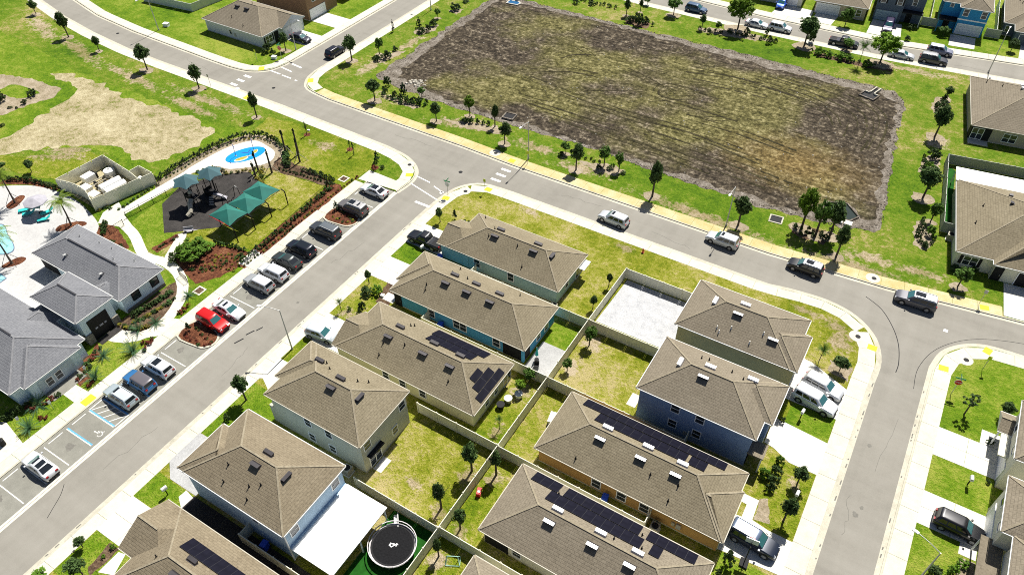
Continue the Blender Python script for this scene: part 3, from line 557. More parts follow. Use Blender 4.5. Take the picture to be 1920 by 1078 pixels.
for A in ([(-23.1, 139.0 - 1.6), (-16.6, 137.4), (-10.1, 135.9), (-5.9, 133.2), (-3.9, 130.2), (-3.1, 125.3), (-3.4, 119)], [(-25.9, 135.5), (-19.3, 134.9), (-13, 133.9), (-8.4, 132.0), (-6.0, 129.2), (-4.9, 124.4), (-5.4, 118)], [(-27.5, 133.4), (-18.6, 132.4), (-13.2, 130.9), (-9.6, 129.0), (-8.0, 126.2), (-7.6, 121)], [(-29, 130.6), (-19, 129.6), (-15.1, 128.6), (-11.9, 127.2), (-10.2, 124)],
          [(-40, 129.2), (-32.5, 130.6), (-24.9, 131.0), (-18, 130.4)], [(-37.6, 126.4), (-30, 127.0), (-23.7, 127.2)], [(-65.7, 111.8), (-53.2, 110), (-42.2, 109.4), (-32.4, 109.6), (-22, 108.2)], [(-50.2, 108.6), (-39.4, 108.0), (-29.8, 108.4), (-18, 106.4)], [(-31, 121.5), (-38, 122.6), (-41.2, 122.0), (-41.9, 119.3), (-40.5, 117.4), (-35.4, 117.4), (-25.3, 117.0)], [(-60, 104), (-46, 103.4), (-30, 101.8), (-15, 100.6)], [(-56, 101.6), (-40, 101.2), (-24, 99.8)], [(-63.8, 121.6), (-62.4, 124.2), (-59, 126.4)], [(-66, 114), (-60, 117.8), (-54, 119)], [(-34, 113.6), (-24, 113.4), (-14, 112)], [(-38, 105.4), (-26, 104.6), (-12, 102.6)]):
    track(A, rnd.uniform(1.0, 1.5), .2); 
for k in range(9):
    x, y, a = rnd.uniform(-80, -12), rnd.uniform(101, 135), rnd.gauss(-.06, .5); L = rnd.uniform(5, 15); track([(x, y), (x + L * .5 * math.cos(a), y + L * .5 * math.sin(a) + rnd.uniform(-.6, .6)), (x + L * math.cos(a), y + L * math.sin(a))], 1.3, .09)
# concrete outlets
def outlet(x, y, rz, label, grp):
    o = thing('storm_outlet', label, 'culvert', (x, y, 0), rz)
    MB().box(-1.5, 1.5, -1.25, -1.0, -.05, .24).box(-1.5, -1.25, -1.0, .9, -.05, .34).box(1.25, 1.5, -1.0, .9, -.05, .34).build('basin_wall', M_BANK, o)
    MB().box(-.5, -.3, .9, 3.4, -.05, .42).box(.3, .5, .9, 3.4, -.05, .42).box(-1.25, -.5, .7, .9, -.05, .34).box(.5, 1.25, .7, .9, -.05, .34).build('wing_wall', M_KERB, o)
    MB().box(-1.25, 1.25, -1.0, .7, -.05, .05).box(-.3, .3, .7, 3.4, -.05, .051).build('apron', M_DARK, o)
outlet(-7.6, 137.0, math.radians(-16), 'concrete storm outlet with wing walls at the upper right of the dry pond', None)
o = thing('storm_outlet', 'sunken concrete-edged outlet box at the lower right corner of the dry pond', 'culvert', (-3.6, 99.4, 0))
bx = [(-2.6, 1.9), (.3, 3.0), (2.5, .6), (1.6, -1.0), (-1.2, -1.4)]
for a, b in zip(bx, bx[1:] + bx[:1]): MB().obox((*a, .12), (*b, .12), .22, .2).build('edge_wall', M_BANK, o)
MB().prism([(x * .93, y * .93) for x, y in bx], -.02, .055).build('water', glass('dark_water', (.02, .03, .022), .1), o)
for x in (.2, 1.5): MB().box(x - .55, x + .55, -2.3, -1.3, 0, .3).build('headwall', M_DRIVE, o)
o = thing('storm_inlet', 'square concrete inlet box with dark grate on the verge below the dry pond', 'drain', (-11.5, 93.3, 0), .1)
MB().box(-1, 1, -.9, -.7, 0, .09).box(-1, 1, .7, .9, 0, .15).box(-1, -.8, -.7, .7, 0, .15).box(.8, 1, -.7, .7, 0, .15).build('rim', M_KERB, o); MB().box(-.8, .8, -.7, .7, 0, .07).build('grate', M_DARK, o)
o = thing('storm_inlet', 'concrete control structure with dark grate on the near pond bank by the crossing', 'drain', (-60.6, 97.6, 0), .1)
MB().box(-1.1, 1.1, -1, -.8, 0, .35).box(-1.1, 1.1, .8, 1, 0, .35).box(-1.1, -.9, -.8, .8, 0, .35).box(.9, 1.1, -.8, .8, 0, .35).build('rim', M_BANK, o); MB().box(-.9, .9, -.8, .8, 0, .25).build('grate', M_DARK, o)
for (x, y, lab) in ((-74.0, 57.9 - 19.2 + .0, 'square yard drain with pale frame in the lawn beside the parked cars'), (-73.9, 68.4, 'square yard drain with pale frame in the lawn above the hedge corner')):
    o = thing('yard_drain', lab, 'drain', (x, y, 0)); MB().box(-.7, .7, -.7, -.5, 0, .06).box(-.7, .7, .5, .7, 0, .06).box(-.7, -.5, -.5, .5, 0, .06).box(.5, .7, -.5, .5, 0, .06).build('rim', M_CREAMLINE, o); MB().box(-.5, .5, -.5, .5, 0, .04).build('grate', M_MULCHB, o)

# ------------------------------------------------------------------ houses
def hip_planes(b):
    """height planes of one hip/gable roof block: list of (a, b, c) with z = a*x + b*y + c"""
    p = b['p']; out = [(0, -p, p * b['y1']), (0, p, -p * b['y0'])]
    ex = b['ends']
    if b['ax'] == 'y': out = [(-p, 0, p * b['x1']), (p, 0, -p * b['x0'])]
    if ex[0] == 'h': out.append((p, 0, -p * b['x0']) if b['ax'] == 'x' else (0, p, -p * b['y0']))
    if ex[1] == 'h': out.append((-p, 0, p * b['x1']) if b['ax'] == 'x' else (0, -p, p * b['y1']))
    return out
def B(x0, x1, y0, y1, ends='hh', ax='x', dz=0.0, p=.5, cap='hh', wall=True): return dict(x0=x0, x1=x1, y0=y0, y1=y1, ends=ends, ax=ax, dz=dz, p=p, cap=cap, wall=wall)
def zroof(blocks, ze, x, y):
    z = -9
    for b in blocks:
        if b['x0'] <= x <= b['x1'] and b['y0'] <= y <= b['y1']: z = max(z, ze + b['dz'] + min(a * x + c * y + d for a, c, d in hip_planes(b)))
    return z
def add_roof(mb, caps, b, ze, fh=.17):
    x0, x1, y0, y1 = b['x0'], b['x1'], b['y0'], b['y1']; z = ze + b['dz']; p = b['p']
    if b['ax'] == 'x':
        h = (y1 - y0) / 2; r = h * p; ym = (y0 + y1) / 2
        ra, rb_ = (x0 + h if b['ends'][0] == 'h' else x0), (x1 - h if b['ends'][1] == 'h' else x1)
        R0, R1 = (ra, ym, z + r), (rb_, ym, z + r)
        A, Bq, Cq, D = (x0, y0, z), (x1, y0, z), (x1, y1, z), (x0, y1, z)
        mb.poly([A, Bq, R1, R0], 0); mb.poly([Cq, D, R0, R1], 0)
        mb.poly([D, A, R0], 0 if b['ends'][0] == 'h' else 2); mb.poly([Bq, Cq, R1], 0 if b['ends'][1] == 'h' else 2)
        E0, E1 = ((D, A), (Bq, Cq))
    else:
        h = (x1 - x0) / 2; r = h * p; xm = (x0 + x1) / 2
        ra, rb_ = (y0 + h if b['ends'][0] == 'h' else y0), (y1 - h if b['ends'][1] == 'h' else y1)
        R0, R1 = (xm, ra, z + r), (xm, rb_, z + r)
        A, Bq, Cq, D = (x0, y0, z), (x1, y0, z), (x1, y1, z), (x0, y1, z)
        mb.poly([Bq, Cq, R1, R0], 0); mb.poly([D, A, R0, R1], 0)
        mb.poly([A, Bq, R0], 0 if b['ends'][0] == 'h' else 2); mb.poly([Cq, D, R1], 0 if b['ends'][1] == 'h' else 2)
        E0, E1 = ((A, Bq), (Cq, D))
    q = [A, Bq, Cq, D]
    for k in range(4):
        a, c = q[k], q[(k + 1) % 4]; mb.poly([(a[0], a[1], z - fh), (c[0], c[1], z - fh), c, a], 1)
    mb.poly([(a[0], a[1], z - fh) for a in q[::-1]], 1)
    for k in range(4):      # gutters and drip edge along the eaves
        a, c = q[k], q[(k + 1) % 4]; gable = (b['ax'] == 'x' and ((k == 3 and b['ends'][0] == 'g') or (k == 1 and b['ends'][1] == 'g')))
        if not gable:
            d = Vector((c[0] - a[0], c[1] - a[1], 0)).normalized(); nrm = Vector((d.y, -d.x, 0)) * .055; mb.obox(Vector((a[0], a[1], z - .075)) + nrm, Vector((c[0], c[1], z - .075)) + nrm, .08, .09, 1)
    up = Vector((0, 0, .012))
    def cap(a, c):
        a, c = Vector(a) + up, Vector(c) + up
        if (c - a).length > .3: caps.obox(a, c, .19, .03)
    cap(R0, R1)
    for R, Ee, k in ((R0, E0, 0), (R1, E1, 1)):
        if b['ends'][k] == 'h' and b['cap'][k] == 'h': cap(R, Ee[0]); cap(R, Ee[1])
_wcache = {}
def window(parent, x, y, z, side, w=.95, h=1.35, kind='single', frame=None, name='window'):
    """framed window: the frame is the part, its panes are sub-parts"""
    frame = frame or M_TRIM; key = (w, h, kind, frame.name)
    if key not in _wcache:
        m = MB(); f = .09
        m.box(-w / 2 - f, w / 2 + f, -.06, .02, -h / 2 - f, -h / 2).box(-w / 2 - f, w / 2 + f, -.06, .02, h / 2, h / 2 + f).box(-w / 2 - f, -w / 2, -.06, .02, -h / 2, h / 2).box(w / 2, w / 2 + f, -.06, .02, -h / 2, h / 2)
        if kind == 'double': m.box(-.05, .05, -.05, .02, -h / 2, h / 2)
        panes = []
        xs = [(-w / 2, w / 2)] if kind != 'double' else [(-w / 2, -.05), (.05, w / 2)]
        for a, c in xs:
            m.box(a, c, -.045, .02, -.03, .03)
            panes += [MB().box(a, c, -.02, .015, .03, h / 2).mesh('pane', M_PANE), MB().box(a, c, -.02, .015, -h / 2, -.03).mesh('pane', M_PANE)]
        _wcache[key] = (m.mesh('window', frame), panes)
    fr, panes = _wcache[key]; rz = {'S': 0, 'E': math.pi / 2, 'N': math.pi, 'W': -math.pi / 2}[side]
    o = link(name, fr, parent, (x, y, z), rz)
    for p in panes: link('pane', p, o)
    return o
def garage(parent, x, y, side, w=4.6, h=2.15, mat=None, frame=None):
    rz = {'S': 0, 'E': math.pi / 2, 'N': math.pi, 'W': -math.pi / 2}[side]; mat = mat or M_TRIM
    o = MB().box(-w / 2 - .12, -w / 2, -.07, .02, 0, h + .12).box(w / 2, w / 2 + .12, -.07, .02, 0, h + .12).box(-w / 2, w / 2, -.07, .02, h, h + .12).build('garage_door', frame or M_TRIM, parent, (x, y, 0), rz)
    for k in range(4): MB().box(-w / 2, w / 2, -.035, .0, h * k / 4 + .012, h * (k + 1) / 4 - .012).build('door_panel', mat, o)
    return o
def door(parent, x, y, side, w=.95, h=2.1, mat=None):
    rz = {'S': 0, 'E': math.pi / 2, 'N': math.pi, 'W': -math.pi / 2}[side]
    o = MB().box(-w / 2 - .1, -w / 2, -.06, .02, 0, h + .1).box(w / 2, w / 2 + .1, -.06, .02, 0, h + .1).box(-w / 2, w / 2, -.06, .02, h, h + .1).box(-w / 2, w / 2, -.03, .0, .02, h).build('door', mat or M_TRIM, parent, (x, y, 0), rz)
    MB().box(w / 2 - .16, w / 2 - .08, -.09, -.03, .95, 1.05).build('handle', M_GALV, o); return o
class House:
    def __init__(s, name, label, o, blocks, ze, shing, wallm, fascia=FASCIA, cap=CAP_TAN, rz=0, oh=.38, walls=None, cat='house', wall2=None):
        s.t = thing(name, label, cat, (o[0], o[1], 0), rz); s.o = o; s.ze = ze; s.bl = blocks
        L = lambda b: dict(b, x0=b['x0'] - o[0], x1=b['x1'] - o[0], y0=b['y0'] - o[1], y1=b['y1'] - o[1])
        s.lb = [L(b) for b in blocks] if rz == 0 else blocks
        mb, caps = MB(), MB()
        for b in s.lb: add_roof(mb, caps, b, ze)
        s.roof = mb.build('roof', [shing, fascia, wallm], s.t); caps.build('ridge_cap', cap, s.roof)
        wm = MB(); m = s.lb[0]
        for i, b in enumerate(s.lb):
            if not b['wall']: continue
            x0, x1, y0, y1 = b['x0'] + oh, b['x1'] - oh, b['y0'] + oh, b['y1'] - oh
            if i:      # butt an extension against the main body
                mx0, mx1 = m['x0'] + oh, m['x1'] - oh
                if x0 < mx0 and x1 > mx0 and b['wall'] == True: x1 = mx0
                elif x1 > mx1 and x0 < mx1 and b['wall'] == True: x0 = mx1
            wm.box(x0, x1, y0, y1, -.05, ze + b['dz'] - .1)
        s.wall = wm.build('wall', wallm, s.t)
        fm = MB(); b = m; fm.box(b['x0'] + oh - .02, b['x1'] - oh + .02, b['y0'] + oh - .02, b['y1'] - oh + .02, -.06, .16); fm.build('foundation', M_KERB, s.t)
    def p(s, x, y): return (x - s.o[0], y - s.o[1]) if s.t.rotation_euler.z == 0 else (x, y)
    def win(s, x, y, z, side, w=.95, h=1.3, kind='single', frame=None): x, y = s.p(x, y); return window(s.t, x, y, z, side, w, h, kind, frame)
    def gar(s, x, y, side, w=4.6, **k): x, y = s.p(x, y); return garage(s.t, x, y, side, w, **k)
    def dr(s, x, y, side, **k): x, y = s.p(x, y); return door(s.t, x, y, side, **k)
    def slope(s, x, y):
        e = .05; z = zroof(s.lb, s.ze, x, y); gx = (zroof(s.lb, s.ze, x + e, y) - z) / e; gy = (zroof(s.lb, s.ze, x, y + e) - z) / e
        return z, gx, gy
    def frame(s, x, y):
        z, gx, gy = s.slope(x, y); n = Vector((-gx, -gy, 1)).normalized()
        dn = Vector((-gx, -gy, 0)); dn = (Vector((-1, 0, 0)) if dn.length < .01 else dn.normalized()); a = Vector((-dn.y, dn.x, 0)); up = a.cross(n)
        return Matrix((a, n.cross(a), n)).transposed().to_4x4(), z
    def vent(s, x, y, mat, w=1.15, name='roof_vent'):
        x, y = s.p(x, y); M, z = s.frame(x, y)
        m = MB(); d = .17
        m.v += [(-w / 2, -d, .0), (w / 2, -d, .0), (w / 2, d, .0), (-w / 2, d, .0), (-w / 2, -d, .40), (w / 2, -d, .40), (w / 2, d, .20), (-w / 2, d, .20)]
        m.v = [(a, -b if False else b, c) for a, b, c in m.v]
        for f in ((4, 5, 6, 7), (0, 1, 5, 4), (1, 2, 6, 5), (2, 3, 7, 6), (3, 0, 4, 7)): m.f.append(f); m.mi.append(1 if f == (0, 1, 5, 4) else 0)
        m.box(-w / 2 - .05, w / 2 + .05, -d - .05, d + .08, -.004, .014, 1)
        if 'v' + mat.name + str(w) not in _wcache: _wcache['v' + mat.name + str(w)] = m.mesh(name, [mat, M_VENTB])
        o = link(name, _wcache['v' + mat.name + str(w)], s.roof); o.matrix_local = Matrix.Translation((x, y, z + .01)) @ M
        return o
    def pipe(s, x, y, mat=None, h=.42):
        x, y = s.p(x, y); z = s.slope(x, y)[0]; mat = mat or M_DARK
        if 'p' + mat.name not in _wcache: _wcache['p' + mat.name] = MB().cyl((0, 0, -.1), (0, 0, .42), .06, .06, 7).cyl((0, 0, -.05), (0, 0, .1), .15, .07, 7).mesh('vent_pipe', mat)
        link('vent_pipe', _wcache['p' + mat.name], s.roof, (x, y, z))
    def solar(s, rows):
        """rows of panels on one slope: (x0, x1, y0, y1, n across x, n across y), drawn in plan"""
        for x0, x1, y0, y1, nx, ny in rows:
            for i in range(nx):
                for j in range(ny):
                    cx, cy = x0 + (x1 - x0) * (i + .5) / nx, y0 + (y1 - y0) * (j + .5) / ny; x, y = s.p(cx, cy); M, z = s.frame(x, y)
                    _, gx, gy = s.slope(x, y); wx, wy = (x1 - x0) / nx, (y1 - y0) / ny
                    if abs(gy) > abs(gx): a, b = wx / 2, wy / 2 * 1.118
                    else: a, b = wy / 2, wx / 2 * 1.118
                    key = 'sol%.2f_%.2f' % (a, b)
                    if key not in _wcache:
                        m = MB().box(-a + .004, a - .004, -b + .004, b - .004, .06, .10, 1); m.box(-a + .018, a - .018, -b + .018, b - .018, .09, .104, 0)
                        _wcache[key] = m.mesh('solar_panel', [M_SOLAR, M_SOLFR])
                    o = link('solar_panel', _wcache[key], s.t); o.matrix_local = Matrix.Translation((x, y, z)) @ M
    def box(s, name, x0, x1, y0, y1, z0, z1, mat, parent=None):
        if s.t.rotation_euler.z == 0: x0 -= s.o[0]; x1 -= s.o[0]; y0 -= s.o[1]; y1 -= s.o[1]
        return MB().box(x0, x1, y0, y1, z0, z1).build(name, mat, parent or s.t)

W_TEAL = stucco('teal_stucco', (.32, .46, .44)); W_BLUE = stucco('bright_blue_siding', (.085, .33, .52)); W_YEL = stucco('pale_yellow_stucco', (.60, .57, .33)); W_SAGE = stucco('sage_stucco', (.50, .49, .385))
W_SKY = stucco('sky_blue_stucco', (.42, .56, .68)); W_OLIVE = stucco('olive_stucco', (.46, .385, .17)); W_NAVY = stucco('slate_blue_siding', (.21, .30, .46)); W_ORG = stucco('ochre_stucco', (.46, .27, .09)); W_CREAM = stucco('cream_stucco', (.68, .66, .53))
W_WHITE = stucco('white_stucco', (.55, .57, .57)); W_BROWN = stucco('brown_stucco', (.30, .18, .10)); W_DSLATE = stucco('dark_slate_siding', (.11, .14, .18)); W_COBALT = stucco('cobalt_siding', (.035, .25, .50)); W_SAND = stucco('sand_stucco', (.42, .37, .27)); W_CLUB = stucco('pale_aqua_stucco', (.70, .81, .83))

def h_vents(h, pts, mat):
    for x, y in pts: h.vent(x, y, mat)
def h_pipes(h, pts, mat=None):
    for x, y in pts: h.pipe(x, y, mat)

h1 = House('house', 'single-storey teal house nearest the main road, with a dark pickup on its drive', (-40, 65), [B(-48.45, -30.77, 60.85, 69.3), B(-50.0, -45.0, 60.85, 66.7, 'gh', dz=-.006, cap='gx')], 2.75, R_TAN, W_TEAL)
h_vents(h1, [(-42.55, 64.35), (-36.47, 64.35), (-42.5, 65.75), (-36.6, 65.75), (-34.0, 64.9)], M_VENTB); h_pipes(h1, [(-43.4, 64.1), (-38.9, 64.2), (-36.9, 62.0)]); h_pipes(h1, [(-43.3, 65.5), (-46.6, 68.2)])
for x, w in ((-43.6, .9), (-38.2, .9)): h1.win(x, 61.23, 1.5, 'S', w, 1.3)
h1.dr(-45.6, 61.23, 'S', mat=W_TEAL); h1.win(-31.15, 64.0, 1.4, 'E', .8, 1.2); h1.gar(-49.62, 63.9, 'W', 4.4); h1.box('patio_roof', -31.0, -29.9, 66.6, 68.6, 2.25, 2.37, M_WHITE); h1.win(-31.15, 67.6, 1.1, 'E', 1.8, 2.0, 'double')
h2 = House('house', 'single-storey bright blue house with a small paver patio behind', (-40, 54), [B(-49.85, -29.4, 50.0, 58.5), B(-50.35, -44.0, 52.2, 58.5, 'hh', dz=-.006, cap='hx')], 2.75, R_TAN, W_BLUE)
h_vents(h2, [(-43.1, 53.4), (-39.85, 53.4), (-36.4, 53.4), (-42.9, 55.1), (-39.6, 55.1), (-36.1, 55.1)], M_VENTB); h_pipes(h2, [(-43.55, 55.6), (-43.7, 57.5), (-41.3, 55.7), (-34.3, 57.2), (-45.2, 51.7), (-45.4, 52.3)])
h2.win(-43.5, 50.38, 1.35, 'S', .9, 1.2); h2.win(-39.1, 50.38, 1.5, 'S', 1.9, 1.35, 'double'); h2.win(-33.65, 50.38, 1.4, 'S', .95, 1.3); h2.dr(-48.9, 50.38, 'S', mat=M_DARK)
h2.win(-29.76, 56.0, 1.2, 'E', .8, .9); h2.win(-29.76, 54.0, 1.3, 'E', .8, .9); h2.box('lanai_painted_shade', -32.7, -29.74, 50.34, 51.9, .1, 2.35, M_DARK); h2.box('lanai_post', -30.05, -29.72, 50.3, 50.62, 0, 2.55, W_BLUE); h2.gar(-50.0, 55.4, 'W', 4.6)  # lanai is a solid dark box, the recess's shade put in as colour
h3 = House('house', 'single-storey pale yellow house with solar panels on two roof slopes', (-40, 43), [B(-49.6, -29.45, 39.0, 47.65), B(-50.1, -45.0, 39.0, 45.3, 'gh', dz=-.006, cap='gx')], 2.75, R_TAN, W_YEL)
h_vents(h3, [(-43.7, 42.35), (-38.6, 42.35), (-34.8, 42.35), (-43.4, 44.2), (-38.3, 44.1), (-34.6, 44.1)], M_VENTB); h_pipes(h3, [(-43.9, 41.5), (-43.6, 40.2), (-41.25, 42.3), (-34.1, 40.9), (-42.9, 45.6), (-42.6, 45.9)])
for x in (-42.25, -39.75, -36.85): h3.win(x, 39.36, 1.4, 'S', .85, 1.25)
for y in (44.1, 42.15): h3.win(-29.8, y, 1.3, 'E', .7, 1.0)
h3.win(-29.8, 46.6, 1.1, 'E', 1.5, 2.0, 'double'); h3.gar(-49.7, 42.1, 'W', 4.6)
h3.solar([(-40.05, -32.5, 45.9, 47.35, 7, 1), (-39.8, -33.3, 44.35, 45.8, 6, 1), (-32.15, -31.4, 42.3, 44.0, 1, 1), (-31.35, -30.5, 41.6, 45.0, 1, 2), (-30.45, -29.65, 40.8, 45.85, 1, 3)])
h4 = House('house', 'two-storey sage green house left of the back lawn with a sliding door', (-43, 32), [B(-49.5, -36.05, 28.0, 36.5), B(-50.3, -44.0, 30.55, 36.5, 'hh', dz=-.006, cap='hx')], 5.6, R_TAN, W_SAGE)
h_vents(h4, [(-42.5, 31.55), (-42.4, 32.9), (-46.4, 33.9), (-39.2, 32.2)], M_VENTB); h_pipes(h4, [(-45.6, 34.2), (-44.6, 33.6), (-40.9, 33.9), (-40.0, 34.6)])
for x in (-43.85, -40.9): h4.win(x, 28.36, 3.95, 'S', .85, 1.2); h4.win(x, 28.36, 1.2, 'S', .85, 1.2)
h4.win(-36.41, 35.3, 4.1, 'E', .95, 1.1); h4.win(-36.41, 33.6, 1.6, 'E', .8, 1.1); h4.win(-36.41, 29.35, 4.1, 'E', .95, 1.1); h4.win(-36.41, 30.1, 1.1, 'E', 1.75, 2.0, 'double'); h4.box('awning', -36.45, -35.85, 28.95, 31.3, 2.4, 2.5, M_DARK); h4.gar(-49.95, 33.4, 'W', 4.6); h4.box('bay', -49.95, -49.1, 28.4, 30.5, 0, 2.9, W_SAGE)
h5 = House('house', 'two-storey sky blue house with a white flat patio roof behind it', (-43, 21), [B(-49.5, -35.9, 16.8, 25.65), B(-50.35, -44.5, 16.8, 22.95, 'hh', dz=-.006, cap='hx')], 5.6, R_TAN2, W_SKY, FASCIAW)
h_vents(h5, [(-42.45, 20.5), (-42.3, 22.0), (-39.1, 21.1)], M_VENTB); h_pipes(h5, [(-45.2, 19.3), (-44.65, 17.9), (-41.85, 18.7), (-40.8, 19.3), (-41.3, 17.7)])
h5.win(-36.26, 24.1, 4.15, 'E', .95, 1.1); h5.win(-36.26, 18.25, 4.15, 'E', .95, 1.1); h5.win(-40.5, 17.16, 4.0, 'S', .8, 1.2); h5.gar(-49.95, 19.9, 'W', 4.6)
h5.box('downspout', -36.3, -36.18, 17.0, 17.12, .1, 5.4, M_WHITE)
# the flat patio cover with its posts, fixed to the house
pr = h5.box('patio_roof', -35.95, -30.8, 17.05, 25.3, 2.5, 2.62, M_WHITE)
for y in (17.3, 21.2, 25.0): h5.box('roof_post', -31.05, -30.92, y - .06, y + .06, 0, 2.498, M_WHITE, pr)
h5.box('gutter', -36.28, -36.0, 17.1, 25.3, 2.36, 2.5, W_SKY, pr)
h6 = House('house', 'house at the bottom left corner with one row of solar panels', (-43, 10), [B(-48.4, -29.4, 5.8, 14.5), B(-50.4, -44.6, 8.55, 14.5, 'gh', dz=-.006, cap='gx')], 2.75, R_TAN2, W_SAND)
h6.solar([(-44.3, -36.2, 11.35, 12.75, 8, 1)]); h_vents(h6, [(-42.0, 10.95), (-42.3, 9.3), (-37.5, 9.3)], M_VENTB); h_pipes(h6, [(-45.4, 9.6)]); h6.gar(-50.0, 11.5, 'W', 4.6); h6.win(-45, 6.16, 1.4, 'S')
# right hand column of the block
r1 = House('house', 'two-storey olive house beside the white gravel yard, nearest the bend', (-8, 65), [B(-15.05, -1.35, 60.65, 69.4), B(-6.5, -.5, 60.65, 66.8, 'hh', dz=-.006, cap='xh')], 5.6, R_BRN, W_OLIVE, FASCIAW, CAP_TAN)
h_vents(r1, [(-11.8, 64.95), (-8.85, 64.15), (-8.6, 65.9), (-4.2, 62.9)], M_ALU); h_pipes(r1, [(-8.9, 62.4), (-10.4, 61.9), (-10.0, 61.5), (-6.4, 61.6), (-5.4, 63.1)], M_GALV); r1.gar(-.86, 63.6, 'E', 4.6); r1.win(-.86, 62.5, 4.2, 'E'); r1.win(-.86, 65, 4.2, 'E'); r1.win(-14.69, 63, 4.1, 'W')
r2 = House('house', 'two-storey slate blue house with four small windows facing the solar roof', (-8, 54), [B(-15.0, -1.6, 49.65, 58.3), B(-6.5, -.72, 52.35, 58.3, 'hh', dz=-.006, cap='xh')], 5.6, R_BRN, W_NAVY, FASCIAW, CAP_TAN)
h_vents(r2, [(-11.8, 54.0), (-8.95, 53.2), (-8.8, 54.8), (-4.3, 55.9)], M_ALU); h_pipes(r2, [(-10.2, 56.3), (-9.4, 56.6), (-6.6, 55.9), (-5.2, 55.3)])
for x in (-10.4, -7.6): r2.win(x, 50.01, 4.45, 'S', .9, 1.2); r2.win(x + .02, 50.01, 1.8, 'S', .9, 1.2)
r2.box('porch_roof', -2.0, -.3, 49.9, 51.9, 2.55, 2.72, R_BRN); r2.box('porch_post', -.55, -.4, 50.0, 50.15, 0, 2.55, M_TRIM); r2.dr(-1.93, 51, 'E', mat=M_DARK); r2.gar(-1.08, 55.4, 'E', 4.6); r2.win(-1.08, 54, 4.3, 'E'); r2.win(-1.08, 57, 4.3, 'E'); r2.box('meter_box', -9.0, -8.6, 49.9, 50.03, .9, 1.5, M_GALV)
r3 = House('house', 'single-storey ochre house with a long black solar array under the slate blue house', (-11, 43), [B(-21.65, -1.05, 38.9, 47.55), B(-6.5, -.72, 38.9, 45.2, 'hh', dz=-.006, cap='xh')], 2.75, R_TAN, W_ORG)
h_vents(r3, [(-15.65, 42.35), (-11.05, 42.35), (-7.25, 42.35), (-15.5, 43.7), (-10.9, 43.7), (-7.1, 43.6)], M_ALU); h_pipes(r3, [(-17.1, 39.7), (-9.5, 41.4), (-6.6, 41.6), (-6.9, 40.0)])
for x in (-14.35, -11.46, -8.9): r3.win(x, 39.26, 1.2, 'S', .95, 1.3)
r3.box('meter_box', -5.4, -4.9, 39.1, 39.28, .7, 1.5, M_GALV); r3.box('meter_box', -5.9, -5.55, 39.15, 39.28, .8, 1.4, M_TAN); r3.gar(-1.08, 41.9, 'E', 4.6); r3.dr(-1.4, 46.2, 'E', mat=M_DARK)
r3.solar([(-19.55, -3.25, 45.95, 47.4, 16, 1), (-17.3, -7.05, 44.15, 45.8, 10, 1), (-6.75, -4.95, 44.15, 45.8, 2, 1)])
r4 = House('house', 'single-storey cream house with black solar panels, at the bottom edge right of centre', (-11, 32), [B(-21.65, -.75, 28.0, 36.55), B(-6.5, -.3, 28.0, 34.3, 'hh', dz=-.006, cap='xh')], 2.75, R_BRN, W_CREAM)
h_vents(r4, [(-15.65, 31.4), (-11.05, 31.4), (-7.25, 31.4), (-15.5, 32.7), (-10.9, 32.7), (-7.1, 32.7)], M_ALU); h_pipes(r4, [(-16.55, 35.0), (-7.6, 35.3), (-7.0, 33.6), (-9.6, 33.0)])
r4.solar([(-19.8, -16.75, 34.95, 36.4, 3, 1), (-16.1, -7.9, 34.95, 36.4, 8, 1), (-7.15, -2.25, 34.95, 36.4, 5, 1), (-17.3, -7.2, 33.35, 34.85, 10, 1), (-6.3, -5.25, 33.35, 34.85, 1, 1)])
r4.win(-17.5, 28.36, 1.3, 'S', .9, 1.1); r4.box('lanai_painted_shade', -21.2, -18.5, 28.34, 29, .1, 2.3, M_DARK); r4.gar(-.68, 31, 'E', 4.6)  # dark solid box painted as the shade inside the lanai
r5 = House('house', 'house corner showing only its tan roof at the bottom edge, right of the trampoline', (-11, 21), [B(-20.5, -.75, 17.0, 25.6)], 2.75, R_BRN, W_CREAM)
r5.gar(-1.13, 20, 'E', 4.6); r5.vent(-13, 20.7, M_ALU)
# east side of the right hand road
s1 = House('house', 'white two-storey house at the right edge with a small gabled porch', (26, 64), [B(21.2, 38, 60.8, 69.2), B(20.2, 23, 66.4, 69.4, 'gh', dz=-2.85, cap='gx', wall=False)], 5.6, R_BRN, W_CREAM, FASCIAW)
s1.gar(21.56, 64.3, 'W', 4.4); s1.box('porch_roof', 20.6, 21.55, 63.2, 66.4, 2.5, 2.68, W_CREAM); s1.win(21.56, 63.4, 4.2, 'W'); s1.win(21.56, 66.6, 4.2, 'W'); s1.box('porch_post', 20.4, 20.55, 66.5, 66.65, 0, 2.58, M_TRIM); s1.dr(21.56, 67.6, 'W', mat=M_DARK)
s2 = House('house', 'two-storey cream house at the right edge behind the black car on the drive', (26, 55), [B(20.95, 38, 51.6, 58.4), B(22.0, 38, 46, 51.75, 'hh', dz=-.012)], 5.6, R_BRN, W_CREAM, FASCIAW)
s2.gar(21.31, 54.9, 'W', 4.6); s2.win(21.31, 53.4, 4.2, 'W'); s2.win(21.31, 56.4, 4.2, 'W'); s2.box('porch_roof', 20.3, 22.3, 44.5, 52.6, 2.5, 2.68, R_BRN); s2.box('porch_post', 20.4, 20.55, 52.3, 52.45, 0, 2.5, M_TRIM); s2.box('porch_post', 20.4, 20.55, 46.3, 46.45, 0, 2.5, M_TRIM)
